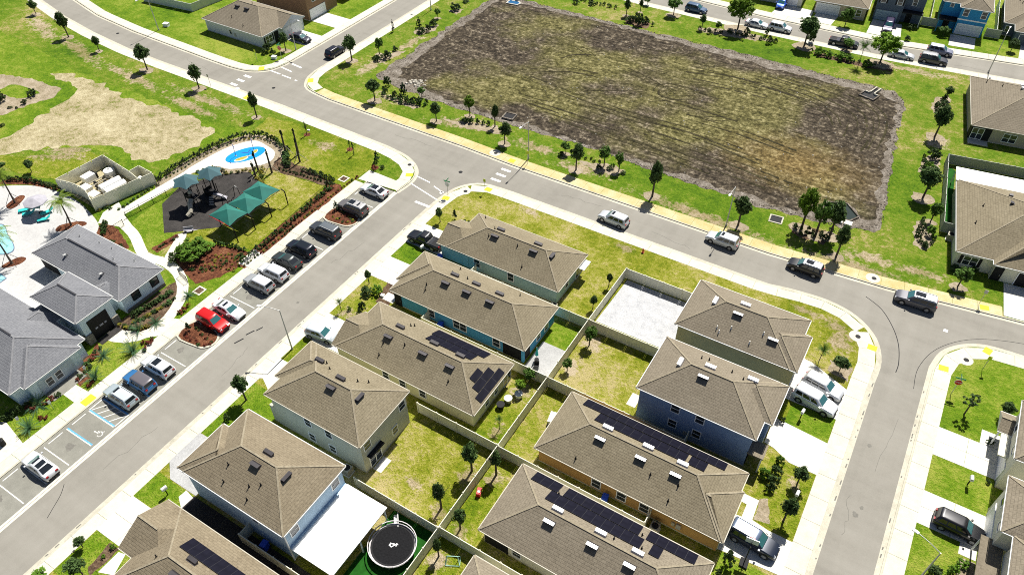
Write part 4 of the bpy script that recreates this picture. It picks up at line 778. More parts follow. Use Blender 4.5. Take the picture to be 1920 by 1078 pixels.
# far left and far right houses; the ones along the slightly turned street have local coordinates
t1 = House('house', 'pale grey single-storey corner house with a gabled double garage, upper left', (-125, 100), [B(-134.3, -117.0, 94.35, 105.95), B(-123.5, -116.1, 99.3, 105.95, 'hg', dz=-.006, cap='xg')], 2.75, R_BRN, stucco('pale_grey_stucco', (.60, .63, .66)), FASCIAW)
h_vents(t1, [(-127.6, 98.9), (-124.9, 98.9)], M_VENTB); h_pipes(t1, [(-127.1, 96.4), (-123.0, 95.4), (-126, 101.5)]); t1.gar(-116.5, 102.6, 'E', 4.8); t1.win(-117.36, 96.4, 1.4, 'E', 1.7, 1.4, 'double'); t1.box('shutter', -117.37, -117.3, 95.1, 95.4, .75, 2.1, M_DARK); t1.box('shutter', -117.37, -117.3, 97.4, 97.7, .75, 2.1, M_DARK); t1.dr(-117.36, 98.5, 'E', mat=M_DARK)
t1.box('meter_box', -125.6, -125.2, 94.6, 94.75, .7, 1.4, M_GALV); t1.win(-126.6, 94.71, 1.4, 'S', .7, .8)
t2 = House('house', 'brown two-storey house with a white garage door at the top left', (-126, 114), [B(-134, -117.8, 108.6, 118.4)], 5.6, R_BRN, W_BROWN, FASCIAW)
t2.gar(-118.15, 111.9, 'E', 4.7); t2.win(-118.15, 111.5, 4.2, 'E', 1.5, 1.2, 'double'); t2.win(-118.15, 115.6, 4.2, 'E')
t3 = House('house', 'house beyond the top left edge behind the brown house', (-126, 126), [B(-134, -117.8, 121, 129.5)], 2.75, R_BRN, W_SAND)
t3.gar(-118.15, 124, 'E', 4.7)
RZ = math.radians(8)
v1 = House('house', 'single-storey sand house at the upper right with a wide taupe roof and covered patio', (9.36, 130.6), [B(0, 15.5, 0, 17.7, 'hh', 'y', p=.42)], 2.75, R_BRN, W_SAND, FASCIA, rz=RZ)
for x, y in ((6.9, 11.4), (6.9, 10.0), (8.7, 11.2), (8.7, 9.8)): v1.vent(x, y, M_ALU, .5)
v1.vent(7.7, 5.6, M_ALU, 1.0); v1.pipe(2.2, 14.3); v1.pipe(4.3, 12); v1.win(6.2, .34, 1.35, 'S', 1.9, 1.4, 'double'); v1.box('lanai_painted_shade', .3, 3.4, .35, 2.0, .1, 2.35, M_DARK); v1.box('patio_slab', .4, 3.4, -1.2, .3, -.02, .08, M_CONC); v1.win(1.4, .33, 1.2, 'S', 1.6, 1.9, 'double')  # lanai shade is a dark box on the wall, no real recess
v2 = House('house', 'single-storey house at the right with a tan roof and white rear patio cover', (12.0, 95.4), [B(0, 15.5, 0, 17.9, 'hh', 'y', p=.42), B(4.6, 15.5, -1.0, 8, 'hh', 'y', dz=-.008, p=.5, cap='hx', wall='own')], 2.75, R_TAN, W_CREAM, FASCIAW, rz=RZ)
for x, y in ((6.2, 12.4), (6.2, 10.2)): v2.vent(x, y, M_VENTB, .5)
v2.vent(8.6, 11.5, M_ALU, .5); v2.pipe(3.0, 10.2); v2.pipe(2.1, 6.2); v2.pipe(9.0, 10.4)
v2.win(2.2, .34, 1.4, 'S', 1.7, 1.4, 'double'); v2.box('shutter', .85, 1.2, .3, .37, .7, 2.1, M_DARK); v2.box('shutter', 3.2, 3.55, .3, .37, .7, 2.1, M_DARK); v2.dr(5.6, -.66, 'S', mat=M_DARK); v2.gar(10.4, -.66, 'S', 4.9, mat=M_DARK)
q = v2.box('patio_roof', -.1, 15.5, 17.4, 21.1, 2.78, 2.9, M_WHITE)
for x in (.1, 5, 10): v2.box('roof_post', x, x + .12, 20.85, 20.97, 0, 2.78, M_WHITE, q)
RU = math.radians(5)
u1 = House('house', 'dark slate two-storey house across the far street with a purple pickup', (-14.4, 170.4), [B(-.3, 9.6, 2.2, 14, 'hh', 'y')], 5.6, R_BRN, W_DSLATE, FASCIAW, rz=RU, walls=None)
MB().box(.1, 5.4, .0, 2.6, -.05, 5.45).box(5.4, 9.2, 1.0, 2.6, -.05, 5.45).build('wall', W_DSLATE, u1.t); u1.gar(2.6, -.02, 'S', 4.4, mat=stucco('grey_blue_door', (.34, .44, .50)), frame=W_DSLATE); u1.box('porch_roof', 5.42, 9.4, -.7, 1.0, 2.5, 2.68, M_DARK); u1.box('porch_post', 9.1, 9.25, -.6, -.45, 0, 2.5, M_TRIM)
for x in (1.2, 4.4): u1.win(x, -.02, 4.3, 'S', .9, 1.2); u1.box('shutter', x - .85, x - .58, -.05, .02, 3.6, 5.0, M_BLACK); u1.box('shutter', x + .58, x + .85, -.05, .02, 3.6, 5.0, M_BLACK)
u1.win(7.2, .98, 4.3, 'S', .8, 1.2); u1.dr(6.9, .98, 'S', mat=M_BLACK)
u2 = House('house', 'cobalt blue two-storey house across the far street with a pale garage door', (-1.9, 171.2), [B(-.3, 8.9, 1.4, 13, 'hh', 'y'), B(2.9, 8.9, -.4, 6, 'hh', 'y', dz=-.006, cap='hx', wall=False)], 5.6, R_BRN, W_COBALT, FASCIAW, rz=RU)
MB().box(3.3, 8.5, .0, 1.78, -.05, 5.45).build('wall', W_COBALT, u2.t); u2.gar(5.9, -.02, 'S', 4.4, mat=stucco('pale_grey_door', (.62, .67, .70))); u2.box('trim_band', 3.2, 8.6, -.06, .02, 2.95, 3.2, M_TRIM)
u2.win(4.3, -.02, 4.5, 'S', .9, 1.3); u2.win(7.6, -.02, 4.5, 'S', .9, 1.3); u2.win(1.5, 1.76, 4.9, 'S', .6, .7); u2.box('porch_roof', -.1, 3.28, -.6, 1.77, 2.5, 2.68, M_DARK); u2.box('porch_post', .0, .15, -.5, -.35, 0, 2.5, W_COBALT); u2.dr(1.6, 1.76, 'S', mat=M_BLACK)
u3 = House('house', 'grey-trimmed single-storey house at the top right corner with a taupe roof', (9.7, 175.2), [B(0, 14, 0, 16, 'hh', 'y', p=.42), B(2.0, 9, -3.4, 5, 'hh', 'y', dz=-.008, cap='hx', wall='own')], 2.75, R_BRN, W_DSLATE, FASCIAW, rz=RU)
u3.gar(5.5, -3.06, 'S', 4.6, mat=W_DSLATE); u3.pipe(2.4, 10); u3.pipe(2.8, 8.4); u3.win(1.1, .34, 1.4, 'S', .8, 1.2)
u0 = House('house', 'house at the top edge with only its grey garage door in view', (-26.2, 167.0), [B(0, 11, .0, 14, 'hh', 'y', p=.42)], 2.75, R_BRN, W_SAND, FASCIAW, rz=RU)
u0.gar(3.0, .34, 'S', 4.6, mat=stucco('grey_door', (.58, .62, .63))); u0.dr(7.4, .34, 'S', mat=M_DARK); u0.win(9.3, .34, 1.4, 'S')
u9 = House('house', 'house at the top edge behind the bright blue parked car', (-39.5, 167.0), [B(0, 11, .0, 14, 'hh', 'y', p=.42)], 2.75, R_BRN, W_CREAM, FASCIAW, rz=RU)
u9.gar(7.4, .34, 'S', 4.6)

# ------------------------------------------------------------------ clubhouse: three linked blocks
ck = dict(fascia=FASCIAW, cap=CAP_GRY, oh=.45, cat='clubhouse')
cn = House('clubhouse', 'north wing of the pale aqua clubhouse, grey hip roof beside the palm deck', (-87, 34), [B(-96.7, -78.35, 30.4, 37.55, p=.46), B(-83.6, -80.2, 28.9, 33, 'hh', 'y', dz=-.006, p=.46, cap='hx')], 2.95, R_GRY, W_CLUB, **ck)
for x, y in ((-91.0, 32.1), (-83.5, 32.2)): cn.vent(x, y, M_GALV, .35)
h_pipes(cn, [(-89.5, 36.2), (-87.0, 36.3), (-82.2, 36.2), (-84, 34.6), (-92.6, 35.5)], M_GALV)
for y in (35.85, 32.9): cn.win(-78.78, y, 1.75, 'E', 1.05, 1.1, 'single', M_DARK)
cn.box('lanai_painted_shade', -96.3, -92.6, 30.82, 31.2, .1, 2.4, M_DARK); cn.box('column', -96.3, -95.9, 30.84, 31.15, 0, 2.7, W_CLUB); cn.box('ridge_vent', -92.6, -82.5, 33.86, 34.06, 4.62, 4.68, CAP_RV, cn.roof)  # dark box by the column stands for the shaded lanai interior
cn.box('stone_base', -78.86, -78.76, 31.0, 37.1, 0, .55, M_STONE)
cm = House('clubhouse', 'entrance portico of the clubhouse with stone piers and a doorway painted shade-black', (-82, 27), [B(-87.0, -77.9, 24.45, 29.85, p=.46)], 4.5, R_GRY, W_CLUB, **ck)
cm.box('doorway', -78.5, -78.32, 25.7, 28.5, .0, 3.3, M_BLACK); cm.box('stone_pier', -78.9, -78.1, 24.75, 25.65, 0, 1.5, M_STONE); cm.box('stone_pier', -78.9, -78.1, 28.55, 29.45, 0, 1.5, M_STONE); cm.box('ridge_vent', -84.4, -80.6, 27.05, 27.25, 5.72, 5.78, CAP_RV, cm.roof)  # doorway is a flat black box standing in for the shaded opening
for y, w in ((26.3, .35), (26.9, .5), (27.6, .3)): cm.box('painted_lit_panel', -78.33, -78.29, y, y + w, 1.5, 1.75, M_GREYF)  # pale grey pieces painted as lit surfaces inside the dark doorway
cm.box('doormat', -78.2, -77.0, 25.6, 28.6, -.01, .05, M_RUBBER)
cs = House('clubhouse', 'south wing of the clubhouse with a recessed grey porch, at the left edge', (-86, 19), [B(-100, -76.5, 14.1, 24.0, p=.46), B(-83, -75.75, 15.5, 22.9, 'hh', dz=-.006, p=.46, cap='xh'), B(-86.5, -82.2, 20, 25.6, 'hh', 'y', dz=-.011, p=.46, cap='xh')], 2.95, R_GRY, W_CLUB, **ck)
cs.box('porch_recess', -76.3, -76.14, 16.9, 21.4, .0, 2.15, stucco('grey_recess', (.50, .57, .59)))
for y in (18.2, 19.4): cs.win(-76.12, y, 1.25, 'E', .75, 1.1, 'single', M_TRIM)
cs.box('ridge_vent', -92, -82.0, 18.95, 19.15, 5.2, 5.26, CAP_RV, cs.roof); cs.box('porch_floor', -76.15, -74.3, 16.9, 21.4, -.02, .06, M_LOT)

# ------------------------------------------------------------------ fences
_pc = {}
def fence(pts, label, mat=M_FENCE, h=1.8, group=None, pitch=2.4, z=0):
    root = thing('privacy_fence', label, 'fence', (pts[0][0], pts[0][1], z), 0, group); ox, oy = pts[0]; done = set()
    if 'post' + mat.name not in _pc:
        m = MB().box(-.065, .065, -.065, .065, -.05, h + .06); i = len(m.v); c = .085
        m.v += [(-c, -c, h + .06), (c, -c, h + .06), (c, c, h + .06), (-c, c, h + .06), (0, 0, h + .14)]
        for k in range(4): m.f.append((i + k, i + (k + 1) % 4, i + 4)); m.mi.append(0)
        _pc['post' + mat.name] = m.mesh('post', mat)
    for a, b in zip(pts[:-1], pts[1:]):
        L = math.hypot(b[0] - a[0], b[1] - a[1]); n = max(1, round(L / pitch)); rz = math.atan2(b[1] - a[1], b[0] - a[0]); w = L / n
        key = 'panel%s%.2f' % (mat.name, w)
        if key not in _pc:
            m = MB().box(.085, w - .085, -.022, .022, .12, h - .1)
            m.box(.066, w - .066, -.036, .036, .04, .16).box(.066, w - .066, -.036, .036, h - .12, h); g = (w - .13) / 8
            for k in range(1, 8): m.box(.066 + k * g - .012, .066 + k * g + .012, -.027, .027, .16, h - .12, 0)
            _pc[key] = m.mesh('fence_panel', mat)
        for k in range(n + 1):
            p = (a[0] + (b[0] - a[0]) * k / n - ox, a[1] + (b[1] - a[1]) * k / n - oy); kk = (round(p[0], 1), round(p[1], 1))
            if kk not in done: link('post', _pc['post' + mat.name], root, (*p, 0), rz); done.add(kk)
            if k < n: link('fence_panel', _pc[key], root, (*p, 0), rz)
    return root
fence([(-25.55, 4), (-25.5, 26.45), (-25.5, 37.7), (-25.5, 48.6), (-25.55, 59.3), (-25.45, 70.4)], 'long almond vinyl fence running up the middle between the two rows of back yards')
fence([(-42.0, 17.2), (-42.0, 15.75), (-25.7, 15.75)], 'almond vinyl fence beside the sky blue house, at the bottom edge')
fence([(-36.3, 26.55), (-25.65, 26.5)], 'almond vinyl fence between the white patio roof and the sage house lawn')
fence([(-36.4, 37.75), (-25.65, 37.7)], 'almond vinyl fence between the sage house lawn and the yellow house')
fence([(-43.9, 50.3), (-43.9, 48.8), (-25.65, 48.7)], 'almond vinyl fence between the bright blue and the yellow house')
fence([(-43.4, 60.6), (-43.4, 59.5), (-25.7, 59.35)], 'almond vinyl fence between the teal and the bright blue house')
fence([(-25.3, 70.42), (-14.7, 70.45), (-14.7, 69.2)], 'almond vinyl fence along the upper edge of the white gravel yard')
fence([(-25.4, 59.4), (-14.75, 59.4)], 'almond vinyl fence along the lower edge of the white gravel yard')
fence([(-25.35, 48.65), (-8.4, 48.65), (-8.4, 49.9)], 'almond vinyl fence below the slate blue house and its lawn')
fence([(-25.35, 37.6), (-8.15, 37.5), (-8.15, 39.1)], 'almond vinyl fence between the ochre house and the solar house at the bottom')
fence([(-25.35, 26.6), (-4, 26.6)], 'almond vinyl fence at the bottom edge right of the trampoline')
fence([(24, 124.0), (7.6, 121.3), (9.75, 102.7), (12.2, 102.95)], 'grey vinyl fence wrapping the yard with the white rear patio cover', M_FENCEG)
fence([(-158, 97.8), (-144.0, 99.5), (-142.4, 112)], 'pale vinyl fence corner at the upper left edge behind the corner house', M_FENCEW)
fence([(-5.0, 172.2), (-2.0, 172.5)], 'short grey fence between the dark slate and the cobalt house', M_FENCEG); fence([(7.2, 173.0), (9.9, 173.3)], 'short grey fence right of the cobalt house', M_FENCEG)
fence([(-3.5, 172.5), (-4.6, 186)], 'pale fence running back between the slate and cobalt houses', M_FENCEW); fence([(9.0, 173.4), (7.8, 190)], 'pale fence running back behind the cobalt house', M_FENCEW)
# pump yard with a curved front wall
cv = smooth([(-110.6, 43.3), (-107.4, 44.0), (-104, 43.8), (-101.2, 42.7)], 3, False)
fence(cv + [(-99.9, 48.4), (-98.9, 52.2), (-102.3, 52.4), (-102.4, 50.6), (-109.9, 51.4), (-110.6, 43.3)], 'tall almond enclosure with a curved side around the white pool pumps', M_FENCE, 2.2, None, 2.0)
fence([(-102.4, 50.6), (-99.5, 50.0)], 'short inner wall of the pool pump enclosure', M_FENCE, 2.2)
def iron(pts, label, h=1.25):
    root = thing('iron_fence', label, 'fence', (pts[0][0], pts[0][1], 0)); o = pts[0]
    pts = [(x - o[0], y - o[1]) for x, y in pts]; line = resample(pts, 2.4)
    for p in line: MB().box(-.035, .035, -.035, .035, -.05, h).build('post', M_BLACK, root, (*p, 0))
    for a, b in zip(line[:-1], line[1:]):
        m = MB()
        for z in (.15, h - .12): m.obox((*a, z), (*b, z), .035, .035)
        for k in range(1, 14): t = k / 14; x, y = a[0] + (b[0] - a[0]) * t, a[1] + (b[1] - a[1]) * t; m.box(x - .009, x + .009, y - .009, y + .009, .1, h - .05, 0)
        m.build('railing', M_BLACK, root)
iron([(-95.7, 44.0), (-94.3, 53.4), (-91.2, 59.0)], 'low black iron fence between the white walk and the playground lawn')
iron([(-72.7, 47.6), (-74.3, 66.2), (-85.0, 65.2)], 'low black iron fence inside the hedge around the playground lawn')
iron([(-98.7, 52.4), (-98.9, 58), (-98.2, 64), (-96.8, 69.0)], 'low black iron fence along the hedge beyond the splash pad')
iron([(-94.5, 42.6), (-93.4, 42.2), (-94.6, 40.2)], 'short black iron gate at the start of the curved path')
iron([(-78.6, 39.4), (-76.6, 39.0)], 'short black iron gate across the path behind the clubhouse')

# ------------------------------------------------------------------ vehicles
CAR = {  # L, W, belt, roof, rear-bottom, rear-top, front-top, front-bottom of the cabin, bonnet height, deck height, wheel radius, axle x
    'suv': (4.75, 1.9, 1.08, 1.74, -2.26, -1.98, .38, 1.12, 1.06, 1.08, .36, 1.42), 'bigsuv': (5.1, 2.0, 1.16, 1.86, -2.42, -2.25, .42, 1.15, 1.14, 1.16, .39, 1.52),
    'sedan': (4.8, 1.85, .94, 1.45, -1.85, -1.02, .28, 1.12, .95, 1.02, .33, 1.40), 'van': (5.1, 1.98, 1.05, 1.76, -2.44, -2.12, .72, 1.66, 1.03, 1.05, .35, 1.52),
    'hatch': (4.2, 1.8, 1.02, 1.6, -2.0, -1.72, .30, 1.02, 1.0, 1.02, .33, 1.28), 'jeep': (4.5, 1.92, 1.12, 1.86, -2.12, -2.06, .36, .66, 1.1, 1.12, .41, 1.36), 'pickup': (5.7, 2.0, 1.15, 1.88, -.86, -.62, .55, 1.22, 1.14, 1.10, .41, 1.75)}
_cm = {}
def car_meshes(k):
    if k in _cm: return _cm[k]
    L, Wd, belt, roof, rb, rt, ft, fb, hood, deck, wr, ax = CAR[k]; h = L / 2; w = Wd / 2; d = {}
    st = [(-h, .72, .80 * w, .42), (-h + .04, deck * .86, .88 * w, .30), (-h + .16, deck - .02, .93 * w, .26), (-h + .5, deck, .985 * w, .24), (rb + .5, belt, w, .22), (0, belt, w, .21), (fb - .25, belt, w, .22), (fb + .15, hood + .01, .985 * w, .22), (h - .75, hood - .06, .965 * w, .23), (h - .3, hood - .14, .91 * w, .25), (h - .07, hood - .30, .82 * w, .30), (h, .60, .70 * w, .40)]
    st = sorted(st, key=lambda q: q[0]); m = MB(); n = 10
    for x, zt, hw, zb in st:
        half = [(hw * .86, zb), (hw * .985, zb + .14), (hw, (zb + zt) / 2), (hw * .975, zt - .13 if zt - zb > .4 else zt - .05), (hw * .86, zt - .01)]
        m.v += [(x, y, z) for y, z in half] + [(x, -y, z) for y, z in half[::-1]]
    for s in range(len(st) - 1):
        for j in range(n):
            a, b = s * n + j, s * n + (j + 1) % n; m.f.append((a, b, b + n, a + n)); m.mi.append(0)
    m.f.append(tuple(range(n))[::-1]); m.mi.append(0); e = (len(st) - 1) * n; m.f.append(tuple(range(e, e + n))); m.mi.append(0)
    # cabin
    hb, ht = .90 * w, .71 * w
    def ring(x0, x1, hw, z, c=.12): return [(x0 + c, -hw, z), (x1 - c * 1.6, -hw, z), (x1, -hw * .86, z), (x1, hw * .86, z), (x1 - c * 1.6, hw, z), (x0 + c, hw, z), (x0, hw * .88, z), (x0, -hw * .88, z)]
    R = [ring(rb, fb, hb, belt - .03), ring(rt - .04, ft + .06, ht + .05, roof - .10), ring(rt + .04, ft - .06, ht - .03, roof - .025), ring(rt + .25, ft - .3, ht - .16, roof)]
    i0 = len(m.v)
    for r in R: m.v += r
    for s in range(3):
        for j in range(8): a, b = i0 + s * 8 + j, i0 + s * 8 + (j + 1) % 8; m.f.append((a, b, b + 8, a + 8)); m.mi.append(0 if s == 0 else 1)
    m.f.append(tuple(range(i0 + 24, i0 + 32))); m.mi.append(1)
    if k == 'pickup':   # load bed: flush dark lid painted as the open bed's shade, plus rails
        m.box(-h + .22, rb - .12, -.72 * w, .72 * w, deck - .10, deck + .012, 2); m.box(-h + .12, rb - .05, -.86 * w, -.74 * w, deck - .05, deck + .05, 0); m.box(-h + .12, rb - .05, .74 * w, .86 * w, deck - .05, deck + .05, 0)
    d['body'] = m
    def lerp(a, b, t): return tuple(a[q] + (b[q] - a[q]) * t for q in range(3))
    def pane(A, Bq, C, D, u0, u1, v0, v1, off):   # A,B bottom; D,C top
        pt = lambda u, v: lerp(lerp(A, Bq, u), lerp(D, C, u), v)
        P = [Vector(pt(u0, v0)), Vector(pt(u1, v0)), Vector(pt(u1, v1)), Vector(pt(u0, v1))]; nn = (P[1] - P[0]).cross(P[3] - P[0]).normalized()
        if nn.dot(P[0] - Vector((0, 0, P[0].z - .3))) < 0: nn = -nn
        mm = MB(); o = [p + nn * off for p in P]; q = [p - nn * .03 for p in P]
        mm.v = [tuple(p) for p in o + q]; mm.f = [(0, 1, 2, 3), (7, 6, 5, 4), (0, 4, 5, 1), (1, 5, 6, 2), (2, 6, 7, 3), (3, 7, 4, 0)]; mm.mi = [0] * 6; return mm
    b, t = R[0], R[1]
    d['windshield'] = pane(b[2], b[3], t[3], t[2], .03, .97, .10, .97, .012); d['rear_window'] = pane(b[6], b[7], t[7], t[6], .06, .94, .30 if k != 'sedan' else .12, .94, .012)
    cuts = {'pickup': [(.08, .52), (.57, .93)], 'sedan': [(.10, .50), (.55, .90)]}.get(k, [(.05, .30), (.34, .62), (.66, .92)])
    d['side'] = [pane(b[0], b[1], t[1], t[0], u0, u1, .12, .90, .012) for u0, u1 in cuts] + [pane(b[5], b[4], t[4], t[5], u0, u1, .12, .90, .012) for u0, u1 in cuts]
    yw = w - .10
    d['tyre'] = MB().cyl((0, -.11, 0), (0, .11, 0), wr, wr, 16); d['rim'] = MB().cyl((0, -.118, 0), (0, .118, 0), wr * .64, wr * .64, 10)
    d['arch'] = MB().cyl((0, -.125, 0), (0, .125, 0), wr * 1.16, wr * 1.16, 16)
    d['wheels'] = [(sx * ax, sy * yw, wr) for sx in (-1, 1) for sy in (-1, 1)]
    d['head'] = [MB().obox((h - .30, s * .60 * w, hood - .26), (h - .085, s * .68 * w, hood - .36), .28, .13) for s in (-1, 1)]
    d['tail'] = [MB().box(-h - .005, -h + .16, s * .60 * w - .14, s * .60 * w + .24 * s * 0 + .14, deck * .78, deck * .95) for s in (-1, 1)]
    d['mirror'] = [MB().box(fb - .34, fb - .16, s * (w + .10) - .10, s * (w + .10) + .08, belt - .02, belt + .14) for s in (-1, 1)]
    d['bumper'] = [MB().box(h - .22, h + .015, -.62 * w, .62 * w, .30, .46), MB().box(-h - .02, -h + .14, -.72 * w, .72 * w, .34, .52)]
    d['grille'] = MB().box(h - .12, h + .008, -.42 * w, .42 * w, .52, hood - .36)
    d['rails'] = [MB().obox((rt + .15, s * (ht - .06), roof + .03), (ft - .25, s * (ht - .06), roof + .03), .05, .05) for s in (-1, 1)]
    d['dims'] = (rt, ft, ht, roof, rb, fb)
    for kk in list(d):
        if isinstance(d[kk], MB): d[kk] = (d[kk], None)
    _cm[k] = d; return d
M_HEAD = plain('headlight_glass', (.55, .57, .58), .1, .3); M_TAIL = plain('taillight_red', (.28, .01, .01), .25)
_pm = {}
def paint(c, metal=.35):
    if c not in _pm: _pm[c] = NT('car_paint').fin(c, .34, metal * .6, .45, .35)
    return _pm[c]
_mesh = {}
def cmesh(key, mb, mats, sm=False):
    if key not in _mesh: _mesh[key] = mb.mesh(key[-1], mats, sm, sm)
    return _mesh[key]
def car(kind, x, y, heading, colour, label, cat='car', group='parked cars', roof=None, sunroof=None, rails=False, bonnet=None, z=ROAD_Z):
    d = car_meshes(kind); o = thing('parked_car' if cat != 'pickup truck' else 'pickup_truck', label, cat, (x, y, z), math.radians(heading), group); P = paint(colour); RP = paint(roof) if roof else P
    key = (kind, colour, roof); body = link('body', cmesh((*key, 'body'), d['body'][0], [P, RP, M_DARK]), o)
    body.data.polygons.foreach_set('use_smooth', [True] * len(body.data.polygons))
    md = body.modifiers.new('edges', 'EDGE_SPLIT'); md.split_angle = math.radians(38)
    for nme, src, mt in (('windshield', d['windshield'][0], M_SCREEN), ('rear_window', d['rear_window'][0], M_CARGL), ('grille', d['grille'][0], M_DARK)): link(nme, cmesh((kind, nme), src, mt), o)
    for i, sp in enumerate(d['side']): link('side_window', cmesh((kind, i, 'side_window'), sp, M_CARGL), o)
    for wp in d['wheels']: link('wheel_arch', cmesh((kind, 'wheel_arch'), d['arch'][0], M_DARK), o, (wp[0], (abs(wp[1]) - .021) * (1 if wp[1] > 0 else -1), wp[2] + .02)); wl = link('wheel', cmesh((kind, 'wheel'), d['tyre'][0], M_TYRE), o, wp); link('rim', cmesh((kind, 'rim'), d['rim'][0], M_RIM), wl)
    for i in (0, 1):
        link('headlight', cmesh((kind, i, 'headlight'), d['head'][i], M_HEAD), o); link('taillight', cmesh((kind, i, 'taillight'), d['tail'][i], M_TAIL), o)
        link('mirror', cmesh((kind, colour, i, 'mirror'), d['mirror'][i], P), o); link('bumper', cmesh((kind, i, 'bumper'), d['bumper'][i], M_DARK), o)
        if rails: link('roof_rail', cmesh((kind, i, 'roof_rail'), d['rails'][i], M_GALV), o)
    rt, ft, ht, rf, rb, fb = d['dims']
    for (a, b, wd) in (sunroof or []): MB().box(a, b, -wd, wd, rf - .02, rf + .012).build('sunroof', M_CARGL, o)
    if bonnet: pass
    return o
WHT, SLV, CYS, BLK, GRAPH, BRZ, RED, NAVY, BLUE, LGRY = (.62, .63, .64), (.42, .43, .43), (.40, .47, .50), (.012, .012, .014), (.045, .05, .055), (.13, .12, .115), (.52, .008, .008), (.012, .018, .04), (.06, .22, .42), (.33, .34, .34)
g = 'cars parked nose to tail along the clubhouse lot'
car('sedan', -67.3, 68.0, 180, WHT, 'white sedan with a black glass roof in the topmost bay of the lot', group=g, sunroof=[(-.9, .2, .48)])
car('bigsuv', -67.3, 62.9, 180, BRZ, 'bronze grey SUV with a big sunroof above the first planted island', group=g, sunroof=[(-.6, .35, .45), (-1.5, -1.2, .4)], rails=True, roof=(.42, .41, .40))
car('bigsuv', -67.3, 56.7, 180, GRAPH, 'dark graphite SUV parked just below the first planted island', group=g, rails=True, roof=(.12, .135, .145))
car('suv', -67.6, 51.9, 180, (.012, .014, .022), 'black SUV with a deep blue glass roof between dark cars in the lot', group=g, sunroof=[(-1.5, .25, .5)])
car('sedan', -67.6, 49.0, 180, (.03, .038, .036), 'dark green-grey sedan beside the white SUV in the lot', group=g)
car('suv', -67.5, 46.2, 180, WHT, 'white SUV between the dark sedan and a silver SUV in the lot', group=g)
car('suv', -67.6, 43.6, 180, LGRY, 'silver SUV next to the empty bay in the middle of the lot', group=g, roof=WHT)
car('sedan', -67.4, 38.0, 0, WHT, 'white sedan facing the lane beside the red car', group=g, sunroof=[(-.55, -.2, .42)])
car('suv', -67.6, 35.4, 0, RED, 'bright red SUV facing the lane above the second planted island', group=g)
car('suv', -67.6, 26.6, 180, WHT, 'white SUV with a square sunroof next to the blue boxy car', group=g, sunroof=[(-.75, .1, .5)])
car('jeep', -67.6, 23.9, 180, (.035, .15, .34), 'boxy blue off-roader with a grey roof in the lot', group=g, roof=(.13, .12, .13))
car('suv', -67.7, 21.3, 180, (.36, .42, .44), 'pale silver-blue SUV beside the hatched accessible aisle', group=g, sunroof=[(.0, .3, .42)], roof=(.52, .58, .60), rails=True)
car('sedan', -67.4, 10.6, 180, WHT, 'white sedan with two dark roof panels at the bottom left of the lot', group=g, sunroof=[(-1.0, -.35, .5), (.0, .25, .45)])
g = 'cars parked along the main road'
car('suv', -32.1, 80.6, 176, (.50, .51, .52), 'silver SUV alone on the near side of the main road', group=g, sunroof=[(-.1, .25, .4)])
car('suv', -16.6, 84.2, 178, (.52, .53, .54), 'silver SUV at the far kerb of the main road by the lamp post', group=g, sunroof=[(-.1, .25, .4)])
car('suv', -4.85, 84.5, 179, (.02, .021, .024), 'black SUV with a pale silver roof at the far kerb of the main road', group=g, sunroof=[(-.9, .1, .42)], roof=(.55, .56, .58), rails=True)
car('bigsuv', 9.3, 85.4, 183, (.10, .10, .115), 'grey SUV with white roof rails and dark glass roof near the bend', group=g, sunroof=[(-.9, .35, .42)], roof=(.6, .61, .63), rails=True)
g = 'cars on house driveways'
car('suv', 2.6, 64.75, -10, (.58, .59, .6), 'upper of the two white SUVs side by side on the bend driveway', group=g, z=.03)
car('bigsuv', 2.35, 62.2, -10, WHT, 'lower of the two white SUVs side by side on the bend driveway', group=g, z=.03)
car('bigsuv', 1.7, 42.0, -5, (.014, .02, .035), 'dark navy SUV on the driveway of the ochre house under the basketball hoop', group=g, roof=(.09, .12, .18), rails=True, z=.03)  # roof colour lightened to imitate the pale reflection on it
car('suv', 18.9, 53.9, -2, (.010, .010, .013), 'glossy black SUV on a driveway at the right edge', group=g, z=.03)
car('pickup', -53.2, 62.3, 180, (.010, .011, .014), 'black pickup truck on the driveway of the teal house', 'pickup truck', g, z=.03)
car('hatch', -53.9, 40.9, 8, (.44, .49, .52), 'silver hatchback on the driveway of the yellow house', group=g, roof=(.56, .62, .66), z=.03)
car('sedan', -113.4, 101.2, 0, (.035, .035, .05), 'dark sedan on the driveway of the pale grey corner house', group=g, z=.03)
car('bigsuv', -10.4, 166.6, -86, (.014, .007, .045), 'dark purple pickup on the driveway of the slate house', 'car', g, z=.03)
car('hatch', -32.7, 166.6, -88, (.02, .10, .55), 'bright blue hatchback on a driveway at the top edge', group=g, z=.03)
car('suv', 16.9, 171.5, -85, (.02, .022, .028), 'dark SUV on the driveway at the top right corner', group=g, z=.03)
car('suv', -103.3, 100.3, 90, (.012, .012, .018), 'black SUV parked at the kerb of the short side street', group='cars parked at the kerb of the side street')
g = 'cars parked along the far street'
car('suv', -48.0, 155.1, -1, (.05, .09, .15), 'dark blue SUV leftmost on the far street', group=g)
car('sedan', -34.4, 154.6, -1, WHT, 'white sedan behind the big bright tree on the far street', group=g)
car('suv', -29.6, 155.2, 1, WHT, 'white SUV on the far street right of the white sedan', group=g, roof=(.5, .5, .5))
car('pickup', -16.6, 155.0, 2, (.03, .03, .034), 'black pickup truck on the far street behind small trees', 'pickup truck', g)
car('sedan', -5.6, 155.4, 3, (.5, .51, .52), 'white sedan with a dark windscreen behind the lime tree on the far street', group=g)
car('bigsuv', .1, 156.2, 4, (.06, .06, .062), 'dark grey SUV rightmost on the near kerb of the far street', group=g, roof=(.36, .36, .36), rails=True)
